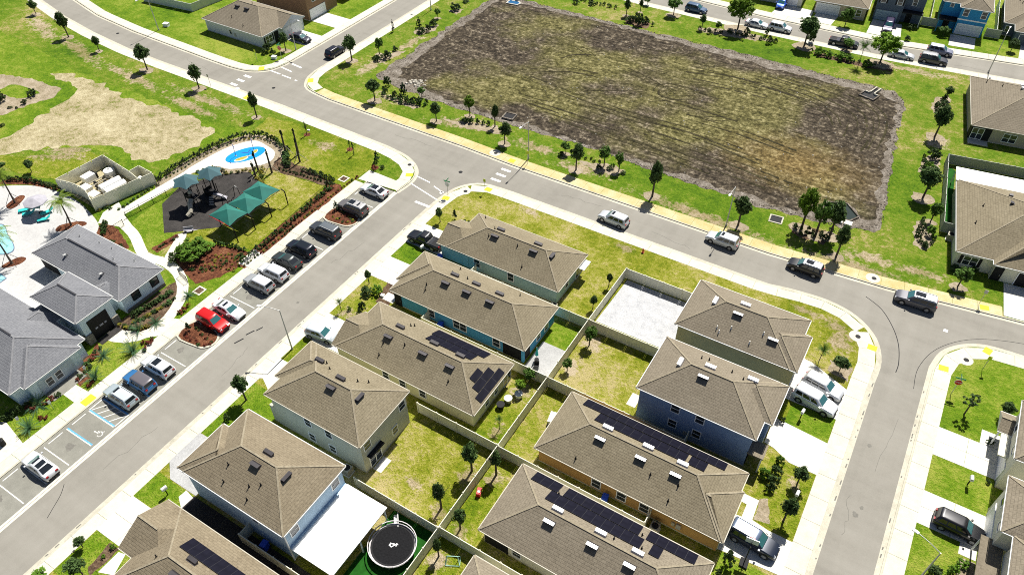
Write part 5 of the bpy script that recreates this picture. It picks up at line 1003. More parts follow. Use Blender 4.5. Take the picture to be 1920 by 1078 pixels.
car('suv', .6, 160.9, 3, (.24, .25, .32), 'silver-lilac SUV on the house side of the far street', group=g, roof=(.55, .56, .58))

# ------------------------------------------------------------------ street lamps, signs, small street furniture
def lamp(x, y, rz, label, h=7.0, arm=2.3, mat=M_GALV):
    o = thing('street_lamp', label, 'street lamp', (x, y, 0), rz, 'street lamps')
    MB().cyl((0, 0, -.05), (0, 0, h), .10, .055, 8).cyl((0, 0, -.05), (0, 0, .35), .16, .13, 8).build('pole', mat, o)
    MB().tube([(0, 0, h - .04), (arm * .5, 0, h + .22), (arm, 0, h + .30)], .04, 6).build('arm', mat, o); MB().box(arm - .08, arm + .5, -.13, .13, h + .22, h + .34).build('lamp_head', M_ALU, o)
lamp(-17.4, 88.2, math.radians(-90), 'street lamp behind the second silver SUV on the main road verge')
lamp(-51.2, 88.2, math.radians(-90), 'street lamp on the pond verge above the painted crosswalk')
lamp(-55.8, 37.4, math.radians(200), 'street lamp with a bent arm over the parking street, by the yellow house'); lamp(-143.2, 89.5, math.radians(-90), 'street lamp at the upper left beside the curving road')
lamp(-111.5, 97.6, math.radians(0), 'street lamp in front of the pale grey corner house', 6.4); lamp(9.9, 157.6, math.radians(85), 'street lamp on the far street near the top right corner', 7.6); lamp(16.3, 45.8, math.radians(160), 'street lamp at the bottom right beside the black car driveway', 6.5)
lamp(-98.6, 126.6, math.radians(180), 'street lamp on the pond side of the short side street', 6)
def sign(x, y, label, cat, parts, h=2.3, rz=0):
    o = thing('road_sign', label, cat, (x, y, 0), rz); MB().cyl((0, 0, -.05), (0, 0, h), .035, .035, 6).build('post', M_GALV, o)
    for nme, mb, mt in parts: mb.build(nme, mt, o)
    return o
def octa(r, y0, y1, z): return MB().cyl((0, y0, z), (0, y1, z), r, r, 8)
def stop(x, y, rz, label):
    o = sign(x, y, label, 'stop sign', [('sign_plate', octa(.40, -.06, -.035, 2.2), M_RED), ('sign_border', octa(.43, -.034, -.025, 2.2), M_WHITE), ('street_blade', MB().box(-.55, .55, -.01, .01, 2.75, 2.95), M_SIGNG), ('street_blade', MB().box(-.01, .01, -.55, .55, 2.97, 3.17), M_SIGNG)], 3.2, rz)
    cu = bpy.data.curves.new('lettering', 'FONT'); cu.body = 'STOP'; cu.size = .27; cu.align_x = 'CENTER'; cu.align_y = 'CENTER'; cu.extrude = .004; cu.materials.append(M_WHITE)
    t = bpy.data.objects.new('lettering', cu); COL.objects.link(t); me = bpy.data.meshes.new_from_object(t.evaluated_get(bpy.context.evaluated_depsgraph_get())); bpy.data.objects.remove(t); t = link('lettering', me, o); t.location = (0, -.066, 2.2); t.rotation_euler = (math.pi / 2, 0, 0)
stop(15.75, 71.9, math.radians(8), 'red stop sign with green street blades on the right hand corner lawn'); stop(-56.9, 73.2, math.radians(185), 'stop sign at the kerb corner left of the teal house'); stop(-111.4, 93.4, math.radians(20), 'stop sign on the lawn of the pale grey corner house')
for x, y, lab, c in ((18.4, 77.7, 'lime yellow warning sign on the corner lawn by the bend', M_SIGNY), (-114.7, 90.0, 'lime yellow crossing sign on the verge of the pale grey corner house', M_SIGNY), (-52.5, 77.0, 'thin crossing sign on the lawn corner below the painted crosswalk', M_SIGNY), (16.6, 89.6, 'slim pole sign by the kerb at the right edge', M_GALV), (-115.2, 78.4, 'slim sign pole on the verge by the left crosswalk bars', M_GALV), (-50.6, 86.9, 'small sign on the pond side of the painted crosswalk', M_SIGNY)):
    sign(x, y, lab, 'road sign', [('sign_plate', MB().obox((0, -.05, 1.95), (0, -.05, 2.5), .42, .02, up=(0, 1, 0)), c)], 2.4, random.uniform(-.4, .4))
def post_sign(x, y, label):
    o = thing('lot_sign', label, 'sign', (x, y, 0)); MB().cyl((0, 0, -.05), (0, 0, 1.5), .03, .03, 6).build('post', M_GALV, o); MB().box(.03, .05, -.16, .16, 1.05, 1.55).build('sign_plate', M_WHITE, o)
for x, y, l in ((-74.7, 27.9, 'small white sign on a post beside the spiky plant below the portico'), (-74.5, 12.9, 'small pale sign on a post at the bottom of the clubhouse lawn'), (-73.4, 16.2, 'small white sign on a post left of the yellow pad'), (-74.4, 21.6, 'small sign on a post beside the spiky plants by the porch walk')): post_sign(x, y, l)
o = thing('fire_hydrant', 'small red and orange fire hydrant at the lawn edge below the main road', 'hydrant', (-25.5, 76.5, 0)); M_ORNG = plain('hydrant_orange', (.62, .16, .05), .45)
MB().cyl((0, 0, 0), (0, 0, .55), .13, .12, 10).cyl((0, 0, .55), (0, 0, .72), .13, .04, 10).build('barrel', M_ORNG, o); MB().cyl((-.22, 0, .42), (.22, 0, .42), .06, .06, 8).build('nozzle', M_ORNG, o); MB().cyl((0, 0, -.02), (0, 0, .06), .2, .2, 10).build('base', M_RED, o)
def mailbox(x, y, label):
    o = thing('mailbox', label, 'mailbox', (x, y, 0), random.uniform(-.2, .2)); MB().box(-.05, .05, -.05, .05, -.05, 1.05).build('post', M_DARK, o); MB().box(-.16, .16, -.3, .3, 1.05, 1.32).build('box', M_WHITE, o); MB().cyl((0, -.3, 1.32), (0, .3, 1.32), .155, .155, 8).build('lid', M_WHITE, o)
mailbox(-52.9, 15.5, 'white-topped mailbox on the small lawn below the sky blue house'); mailbox(1.6, 59.5, 'white-topped mailbox on the lawn below the two white SUVs'); mailbox(19.1, 60.0, 'white-topped mailbox on the middle lawn at the right edge')
mailbox(4.0, 48.9, 'white-topped mailbox on the lawn right of the ochre house'); mailbox(-52.4, 60.4, 'small white mailbox on the lawn between the teal and blue houses')
def ubox(x, y, label, s=1.0):
    o = thing('utility_box', label, 'utility box', (x, y, 0), .3); MB().box(-.5 * s, .5 * s, -.4 * s, .4 * s, -.02, .55 * s).build('cabinet', M_WHITE, o); MB().box(-.54 * s, .54 * s, -.44 * s, .44 * s, .55 * s, .62 * s).build('lid', M_WHITE, o)
ubox(-143.3, 91.7, 'white utility box on the lawn at the upper left beside the lamp', 1.1); ubox(-112.6, 92.6, 'small white utility box beside the corner stop sign', .9); ubox(-51.9, 52.0 - 1.4, 'white block at the blue house porch', .5); ubox(12.6, 104.4 - 3, 'pale utility cabinet in front of the grey fence', .9); ubox(-88.5, 76.2, 'pale irrigation box on the lawn below the main road', .35)
for x, y, rz, l in ((-49.3, 60.3, .1, 'blue wheeled bin beside the wall of the teal house'), (-41.7, 49.7, .2, 'blue wheeled bin in the gap beside the bright blue house'), (-12.9, 38.5, .1, 'bright blue bin in the gap below the ochre house'), (-39.6, 15.3 + 1.2, .15, 'blue bin in the gap below the sky blue house')):
    o = thing('wheeled_bin', l, 'bin', (x, y, 0), rz, 'blue bins'); MB().prism([(-.28, -.34), (.28, -.34), (.28, .34), (-.28, .34)], .06, 1.0).build('body', M_BIN, o); MB().box(-.32, .32, -.4, .38, 1.0, 1.09).build('lid', M_BIN, o)
    for s in (-1, 1): MB().cyl((s * .24, .3, .12), (s * .32, .3, .12), .12, .12, 10).build('wheel', M_TYRE, o)
def ac(x, y, l):
    o = thing('air_conditioner', l, 'air conditioner', (x, y, 0)); MB().box(-.45, .45, -.45, .45, .06, .95).build('cabinet', M_TAN, o); MB().cyl((0, 0, .95), (0, 0, .98), .36, .36, 14).build('fan_grille', M_DARK, o); MB().box(-.55, .55, -.55, .55, -.03, .06).build('pad', M_CONC, o)
ac(-7.2, 38.2, 'air conditioner unit beside the ochre wall'); ac(-38.2, 28.0 - .9 + .3, 'air conditioner beside the sage house, in shade'); ac(11.2, 101.6, 'white air conditioner outside the grey fence corner'); ac(-31.0, 60.1, 'air conditioner in the gap below the teal house')

# ------------------------------------------------------------------ yard things
o = thing('trampoline', 'large round black trampoline with a silver rim on artificial turf', 'trampoline', (-28.6, 23.0, 0))
N = 28; C = [(math.cos(2 * math.pi * k / N), math.sin(2 * math.pi * k / N)) for k in range(N)]
MB().prism([(x * 2.02, y * 2.02) for x, y in C], .82, .85).build('jump_mat', plain('trampoline_mat', (.012, .012, .013), .9, 0, .08, var=.3, scale=6), o)
def ringm(r0, r1, z0, z1, n=N):
    m = MB()
    for k in range(n): a, b = C[k], C[(k + 1) % n]; m.poly([(a[0] * r0, a[1] * r0, z1), (a[0] * r1, a[1] * r1, z1), (b[0] * r1, b[1] * r1, z1), (b[0] * r0, b[1] * r0, z1)]); m.poly([(a[0] * r1, a[1] * r1, z0), (b[0] * r1, b[1] * r1, z0), (b[0] * r1, b[1] * r1, z1), (a[0] * r1, a[1] * r1, z1)])
    return m
M_PADC = plain('silver_rim_pad', (.50, .47, .47), .5, var=.12); ringm(2.0, 2.22, .7, .88).build('rim_pad', M_DARK, o); ringm(2.20, 2.34, .8, .90).build('frame', M_PADC, o)
m = MB()
for k in range(N): m.obox((C[k][0] * 2.42, C[k][1] * 2.42, 1.22), (C[(k + 1) % N][0] * 2.42, C[(k + 1) % N][1] * 2.42, 1.22), .08, .08)
m.build('top_ring', M_PADC, o)
for k in range(0, N, 4): MB().cyl((C[k][0] * 2.40, C[k][1] * 2.40, -.03), (C[k][0] * 2.42, C[k][1] * 2.42, 1.25), .03, .03, 6).build('net_pole', M_BLACK, o)
for k in range(2, N, 7): MB().cyl((C[k][0] * 2.1, C[k][1] * 2.1, -.03), (C[k][0] * 2.1, C[k][1] * 2.1, .82), .03, .03, 6).build('leg', M_GALV, o)
mk = MB().prism([(-.34, -.2), (.0, -.26), (.02, -.16), (-.22, -.12), (-.2, .12), (-.34, .14)], .852, .862).prism([(-.2, .02), (.16, .16), (.12, .26), (-.22, .12)], .852, .861).prism([(.02, -.26), (.2, .1), (.12, .16), (-.02, -.16)], .852, .863).prism([(.16, .12), (.46, .30), (.40, .36), (.12, .2)], .852, .864).prism([(.3, .05), (.4, .1), (.30, .4), (.2, .34)], .852, .865)
mk.build('printed_mark', M_WHITE, o)
o = thing('ride_on_toy', 'small red plastic toy lying on the grass beside the middle fence', 'toy', (-25.0 + .3, 32.6, 0), -1.2); MB().box(-.5, .5, -.24, .24, .03, .3).build('body', M_RED, o); MB().box(.3, .5, -.2, .2, .3, .62).build('backrest', M_RED, o); MB().box(-.1, .12, -.14, .14, .3, .36).build('seat', M_WHITE, o)
o = thing('goal_frame', 'small pale green frame with a net standing on the dry lawn at the bottom', 'frame', (-22.8, 25.2 - .2, 0), .5); m = MB()
for a, b in (((-.7, -.5, .1), (.7, -.5, .1)), ((.7, -.5, .1), (.7, .5, .1)), ((.7, .5, .1), (-.7, .5, .1)), ((-.7, .5, .1), (-.7, -.5, .1)), ((-.7, .5, .1), (-.5, .1, .9)), ((.7, .5, .1), (.5, .1, .9)), ((-.5, .1, .9), (.5, .1, .9)), ((-.7, -.5, .1), (-.5, .1, .9)), ((.7, -.5, .1), (.5, .1, .9))): m.tube([a, b], .035, 5)
m.build('frame', plain('mint_tube', (.36, .60, .5), .5), o); m = MB()
for k in range(5): m.tube([(-.6 + .3 * k, .48, .12), (-.5 + .25 * k, .1, .88)], .01, 4)
m.build('net', M_WHITE, o)
o = thing('patio_umbrella', 'closed teal patio umbrella on the paver patio behind the bright blue house', 'umbrella', (-28.6, 51.6, 0)); MB().cyl((0, 0, 0), (0, 0, 2.3), .03, .03, 6).build('pole', M_GALV, o); MB().cyl((0, 0, .9), (0, 0, 2.2), .22, .05, 8).build('canopy', M_TEAL, o); MB().cyl((0, 0, 0), (0, 0, .09), .3, .28, 10).build('base', M_DARK, o)
o = thing('patio_chair', 'dark patio chair beside the closed teal umbrella', 'chair', (-28.0, 50.5, 0), .4); MB().box(-.3, .3, -.3, .3, .38, .46).build('seat', M_DARK, o); MB().box(-.3, .3, .24, .32, .46, .95).build('backrest', M_DARK, o)
for a in (-1, 1):
    for b in (-1, 1): MB().box(a * .26 - .03, a * .26 + .03, b * .26 - .03, b * .26 + .03, 0, .38).build('leg', M_DARK, o)
o = thing('bench', 'white bench standing behind the trampoline by the patio roof', 'bench', (-30.0, 25.3, 0), -.9); MB().box(-.8, .8, -.22, .22, .42, .48).build('seat', M_WHITE, o); MB().box(-.8, .8, .2, .26, .48, .9).build('backrest', M_WHITE, o); MB().box(-.7, -.6, -.2, .2, 0, .42).build('leg', M_GALV, o); MB().box(.6, .7, -.2, .2, 0, .42).build('leg', M_GALV, o)
o = thing('storage_box', 'white deck box in the yard beside the ochre house', 'storage box', (-22.4, 43.9 + .8, 0), .2); MB().box(-.5, .5, -.7, .7, 0, .6).build('body', M_WHITE, o); MB().box(-.54, .54, -.74, .74, .6, .68).build('lid', M_WHITE, o)
for x, y, c, l in ((-28.3, 44.4, M_GALV, 'grey garden tub among clutter behind the yellow house'), (-27.6, 45.6, M_WHITE, 'white garden tub behind the yellow house'), (-28.6, 43.2, M_DARK, 'black barbecue kettle behind the yellow house')):
    o = thing('garden_tub', l, 'tub', (x, y, 0)); MB().cyl((0, 0, 0), (0, 0, .6), .38, .48, 12).build('body', c, o); MB().cyl((0, 0, .6), (0, 0, .64), .5, .5, 12).build('rim', c, o)
o = thing('basketball_hoop', 'portable basketball hoop with black base on the ochre house driveway', 'basketball hoop', (1.7, 39.5, .03), math.radians(95))
MB().prism([(-.55, -.4), (.55, -.4), (.45, .4), (-.45, .4)], 0, .2).build('base', M_DARK, o); MB().cyl((0, 0, .15), (.25, 0, 2.9), .05, .05, 8).build('pole', M_BLACK, o); MB().box(.75, .79, -.62, .62, 2.7, 3.5).build('backboard', NT('clear_backboard').fin((.6, .62, .62), .2, 0, .5), o); MB().obox((.25, 0, 2.85), (.75, 0, 3.0), .06, .06).build('arm', M_BLACK, o)
m = MB()
for k in range(14): a, b = 2 * math.pi * k / 14, 2 * math.pi * (k + 1) / 14; m.obox((1.03 + .24 * math.cos(a), .24 * math.sin(a), 3.02), (1.03 + .24 * math.cos(b), .24 * math.sin(b), 3.02), .05, .05)
m.build('rim', M_RED, o)
o = thing('storm_outlet', 'small headwall with white piers over blue water at the top edge of the dry pond', 'culvert', (-84.6, 138.8, 0), .1)
MB().prism([(-1.6, -.9), (1.2, -.9), (1.7, .2), (1.0, .9), (-1.5, .9)], -.03, .2).build('rim', M_CONC, o); MB().prism([(-1.35, -.65), (1.0, -.65), (1.4, .15), (.8, .7), (-1.25, .7)], -.03, .206).build('water', plain('blue_water', (.02, .10, .22), .1), o)
for a, b in ((-1.5, -.9), (-.1, .6)): MB().box(a, b, .9, 2.2, 0, .6).build('headwall', M_DRIVE, o)

# ------------------------------------------------------------------ plants
def crown_mesh(name, mat, seed, nc, nl, leaf_s, shape='round', r_cl=.2):
    """a crown one unit wide and one unit tall, standing on z = 0: leaf-sized faces gathered in uneven clumps"""
    R = random.Random(seed); V, Fc = [], []
    cl = []
    for _ in range(nc):
        while True:
            p = Vector((R.uniform(-1, 1), R.uniform(-1, 1), R.uniform(-1, 1)))
            if .25 < p.length < 1: break
        if shape == 'cone': t = (p.z + 1) / 2; k = .12 + .95 * (1 - t) ** .9; p = Vector((p.x * k, p.y * k, p.z))
        elif shape == 'flame': t = (p.z + 1) / 2; k = .55 + .6 * math.sin(min(1, t * 1.15) * math.pi * .8) - .45 * t; p = Vector((p.x * k, p.y * k, p.z))
        elif shape == 'spread': p.z *= .75 if p.z < 0 else 1
        elif shape == 'bush': p.z = abs(p.z) * 1.5 - .75
        cl.append((p * (1 - r_cl), r_cl * R.uniform(.65, 1.3)))
    for c, r in cl:
        for _ in range(nl):
            d = Vector((R.gauss(0, 1), R.gauss(0, 1), R.gauss(0, 1))).normalized(); q = c + d * r * R.uniform(.35, 1.0)
            nrm = (d + Vector((R.uniform(-.8, .8), R.uniform(-.8, .8), R.uniform(-.2, .9)))).normalized()
            a = nrm.cross(Vector((R.uniform(-1, 1), R.uniform(-1, 1), R.uniform(-1, 1)))).normalized(); b = nrm.cross(a); s = leaf_s * R.uniform(.6, 1.35)
            i = len(V)
            for u, w in ((-1, 0), (0, -.62), (1, 0), (0, .62)):
                pt = q + a * (u * s) + b * (w * s); V.append((pt.x * .5, pt.y * .5, max(0.01, pt.z * .5 + .5)))
            Fc.append((i, i + 1, i + 2, i + 3))
    me = bpy.data.meshes.new(name); me.from_pydata(V, [], Fc); me.materials.append(mat); me.update(); return me
def trunk_mesh(seed):
    R = random.Random(seed); m = MB(); m.cyl((0, 0, -.04), (R.uniform(-.01, .01), 0, .45), .034, .024, 7); m.cyl((0, 0, .44), (R.uniform(-.03, .03), R.uniform(-.03, .03), .85), .024, .008, 6)
    for k in range(6):
        z = R.uniform(.36, .62); a = R.uniform(0, 6.28); L = R.uniform(.16, .30); m.cyl((0, 0, z), (math.cos(a) * L, math.sin(a) * L, z + R.uniform(.12, .28)), .014, .004, 5)
    return m.mesh('trunk', M_BARK)
TR = [trunk_mesh(s) for s in range(4)]
CR = {'oak': [crown_mesh('crown', L_OAK, s, 52, 40, .10, 'flame', .27) for s in range(5)], 'lightoak': [crown_mesh('crown', L_LIGHT, 20 + s, 40, 34, .11, 'round', .26) for s in range(4)], 'lime': [crown_mesh('crown', L_LIME, 30 + s, 60, 40, .09, 'spread', .22) for s in range(2)],
      'cone': [crown_mesh('foliage', L_CONE, 40 + s, 30, 26, .10, 'cone', .16) for s in range(2)], 'sapling': [crown_mesh('crown', L_LIGHT, 50, 14, 12, .16, 'cone', .18)], 'bush': [crown_mesh('foliage', L_BUSH, 60 + s, 22, 24, .13, 'bush', .24) for s in range(4)], 'greenbush': [crown_mesh('foliage', L_GREEN, 70 + s, 26, 26, .12, 'bush', .22) for s in range(3)],
      'redbush': [crown_mesh('foliage', L_RED, 80, 20, 22, .13, 'bush')], 'sparse': [crown_mesh('crown', L_OAK, 90, 13, 18, .12, 'spread')], 'big': [crown_mesh('crown', L_LIME, 95, 120, 52, .06, 'spread', .17), crown_mesh('crown', L_GREEN, 96, 110, 50, .065, 'spread', .17)]}
def palm_crown(name, mat, nf, L, droop, seed, stiff=.5, w=.05):
    R = random.Random(seed); V, Fc = [], []
    for k in range(nf):
        az = 2 * math.pi * k / nf + R.uniform(-.2, .2); el = R.uniform(.1, 1.25) * stiff + .05; p = Vector((0, 0, 0)); d = Vector((math.cos(az) * math.cos(el), math.sin(az) * math.cos(el), math.sin(el))); seg = 6; side = Vector((-math.sin(az), math.cos(az), 0)); l = L * R.uniform(.8, 1.1)
        for s in range(seg):
            q = p + d * (l / seg); wa = w * L * (1 - (s / seg) ** 2 * .9) * 2.2
            for sg in (-1, 1):
                for m_ in range(3):
                    t0 = m_ / 3; a = p.lerp(q, t0); b = p.lerp(q, t0 + .22); tip = a + side * sg * wa * R.uniform(.8, 1.2) + d * wa * .6 + Vector((0, 0, -wa * .45)); i = len(V); V += [tuple(a), tuple(b), tuple(tip)]; Fc.append((i, i + 1, i + 2))
            p = q; d = (d + Vector((0, 0, -droop / seg))).normalized()
    me = bpy.data.meshes.new(name); me.from_pydata(V, [], Fc); me.materials.append(mat); me.update(); return me
P_QUEEN = [palm_crown('crown', L_PALM, 24, 2.5, 2.1, s, .85, .085) for s in (1, 2, 3)]; P_SMALL = [palm_crown('crown', L_LIGHT, 26, 1.0, 1.3, s, 1.0, .10) for s in (4, 5)]; P_AGAVE = [palm_crown('foliage', L_AGAVE, 26, 1.5, .9, s, 1.1, .06) for s in (6, 7)]
def scr(x, y, z=0):
    v = Vector((x, y, z - CAM_H)); d = v.dot(FW); return (960 + F_PX * v.dot(RT) / d, 539 - F_PX * v.dot(UP) / d)
LOOK = {'oak': ('dark young tree', 'tree'), 'lightoak': ('mid green tree', 'tree'), 'lime': ('lime green tree', 'tree'), 'cone': ('pointed evergreen', 'tree'), 'sapling': ('thin sapling', 'tree'), 'bush': ('dark shrub', 'shrub'), 'greenbush': ('green leafy shrub', 'shrub'), 'redbush': ('reddish shrub', 'shrub'), 'sparse': ('sparse thin tree', 'tree'), 'palmtree': ('feathery tree', 'tree')}
REG = [(-200, -104, 73.5, 84, 'between the curving road and sandy lot'), (-150, -130, 45, 63, 'in the bare bed at the left edge'), (-130, -112, 38, 47, 'on the grass behind the pool deck'), (-103, -91.5, 91, 108.5, 'near the left pond corner'), (-103, -91.5, 108.5, 140, 'farther up the side street verge'), (-91.5, -73.9, 88, 98, 'at the lower left corner of the dry pond'), (-101, -84, 73, 76.2, 'on the verge across from the left pond corner'), (-73.9, -53, 86, 99, 'on the verge left of the painted crosswalk'),
       (-53, -34, 86, 97, 'on the pond verge right of the painted crosswalk'), (-34, -12, 86, 97, 'on the pond verge behind the silver cars'), (-12, 0, 86, 97, 'in the lower right pond corner clump'), (0, 10.5, 96, 107.5, 'in the bed at the grey fence corner'), (0, 10, 107.5, 127, 'in the grass strip beside the grey fence'), (0, 10, 127, 147, 'in the strip near the upper right pond corner'), (10, 20, 90, 99, 'in front of the white patio cover house'),
       (-75, -50, 140, 160, 'on the far pond bank by the blue SUV'), (-50, -28, 140, 158, 'on the far verge around the white sedan'), (-28, -2, 140, 158, 'on the far verge by the black pickup'), (-30, 20, 158, 176, 'in front yards across the far street'), (-121, -109, 90, 100, 'in front of the pale grey corner house'), (-90, -68, 70, 80, 'on the corner lawn at the top of the lot'), (-71, -64, 58, 63, 'in the planted island of the lot'), (-58, -49, 65, 71, 'at the front of the teal house'), (-58, -49, 44, 54, 'in the blue house front yard'), (-58, -49, 22, 32, 'between the sage and sky blue house fronts'), (-58, -48, 0, 12, 'at the bottom left house front'),
       (-28.8, -25.6, 56, 72, 'beside the gravel yard fence'), (-25.4, -22, 44, 60, 'on the lawn left of the slate house'), (-28.5, -25.6, 38, 50, 'behind the yellow house'), (-28, -25.6, 27, 37, 'on the sage house lawn by the middle fence'), (-25.4, -22, 20, 37, 'in the narrow yard right of the middle fence'), (0, 5, 66, 71, 'by the driveway with two white SUVs'), (-1, 2, 57, 59, 'at the slate house garage'), (-1, 5, 44, 54, 'in the front yard of the ochre house'), (-1, 2, 36, 40, 'at the corner of the ochre driveway'), (16, 23, 60, 73, 'on the lawns at the right edge'), (14, 23, 44, 51, 'at the bottom right lawn'), (-84, -76, 40, 47, 'in mulch by the path behind the clubhouse')]
def region(x, y):
    for x0, x1, y0, y1, t in REG:
        if x0 <= x <= x1 and y0 <= y <= y1: return t
    return 'by the lawn edge'
ORD = ['first', 'second', 'third', 'fourth', 'fifth', 'sixth', 'seventh', 'eighth', 'ninth', 'tenth', 'eleventh', 'twelfth', 'thirteenth', 'fourteenth']
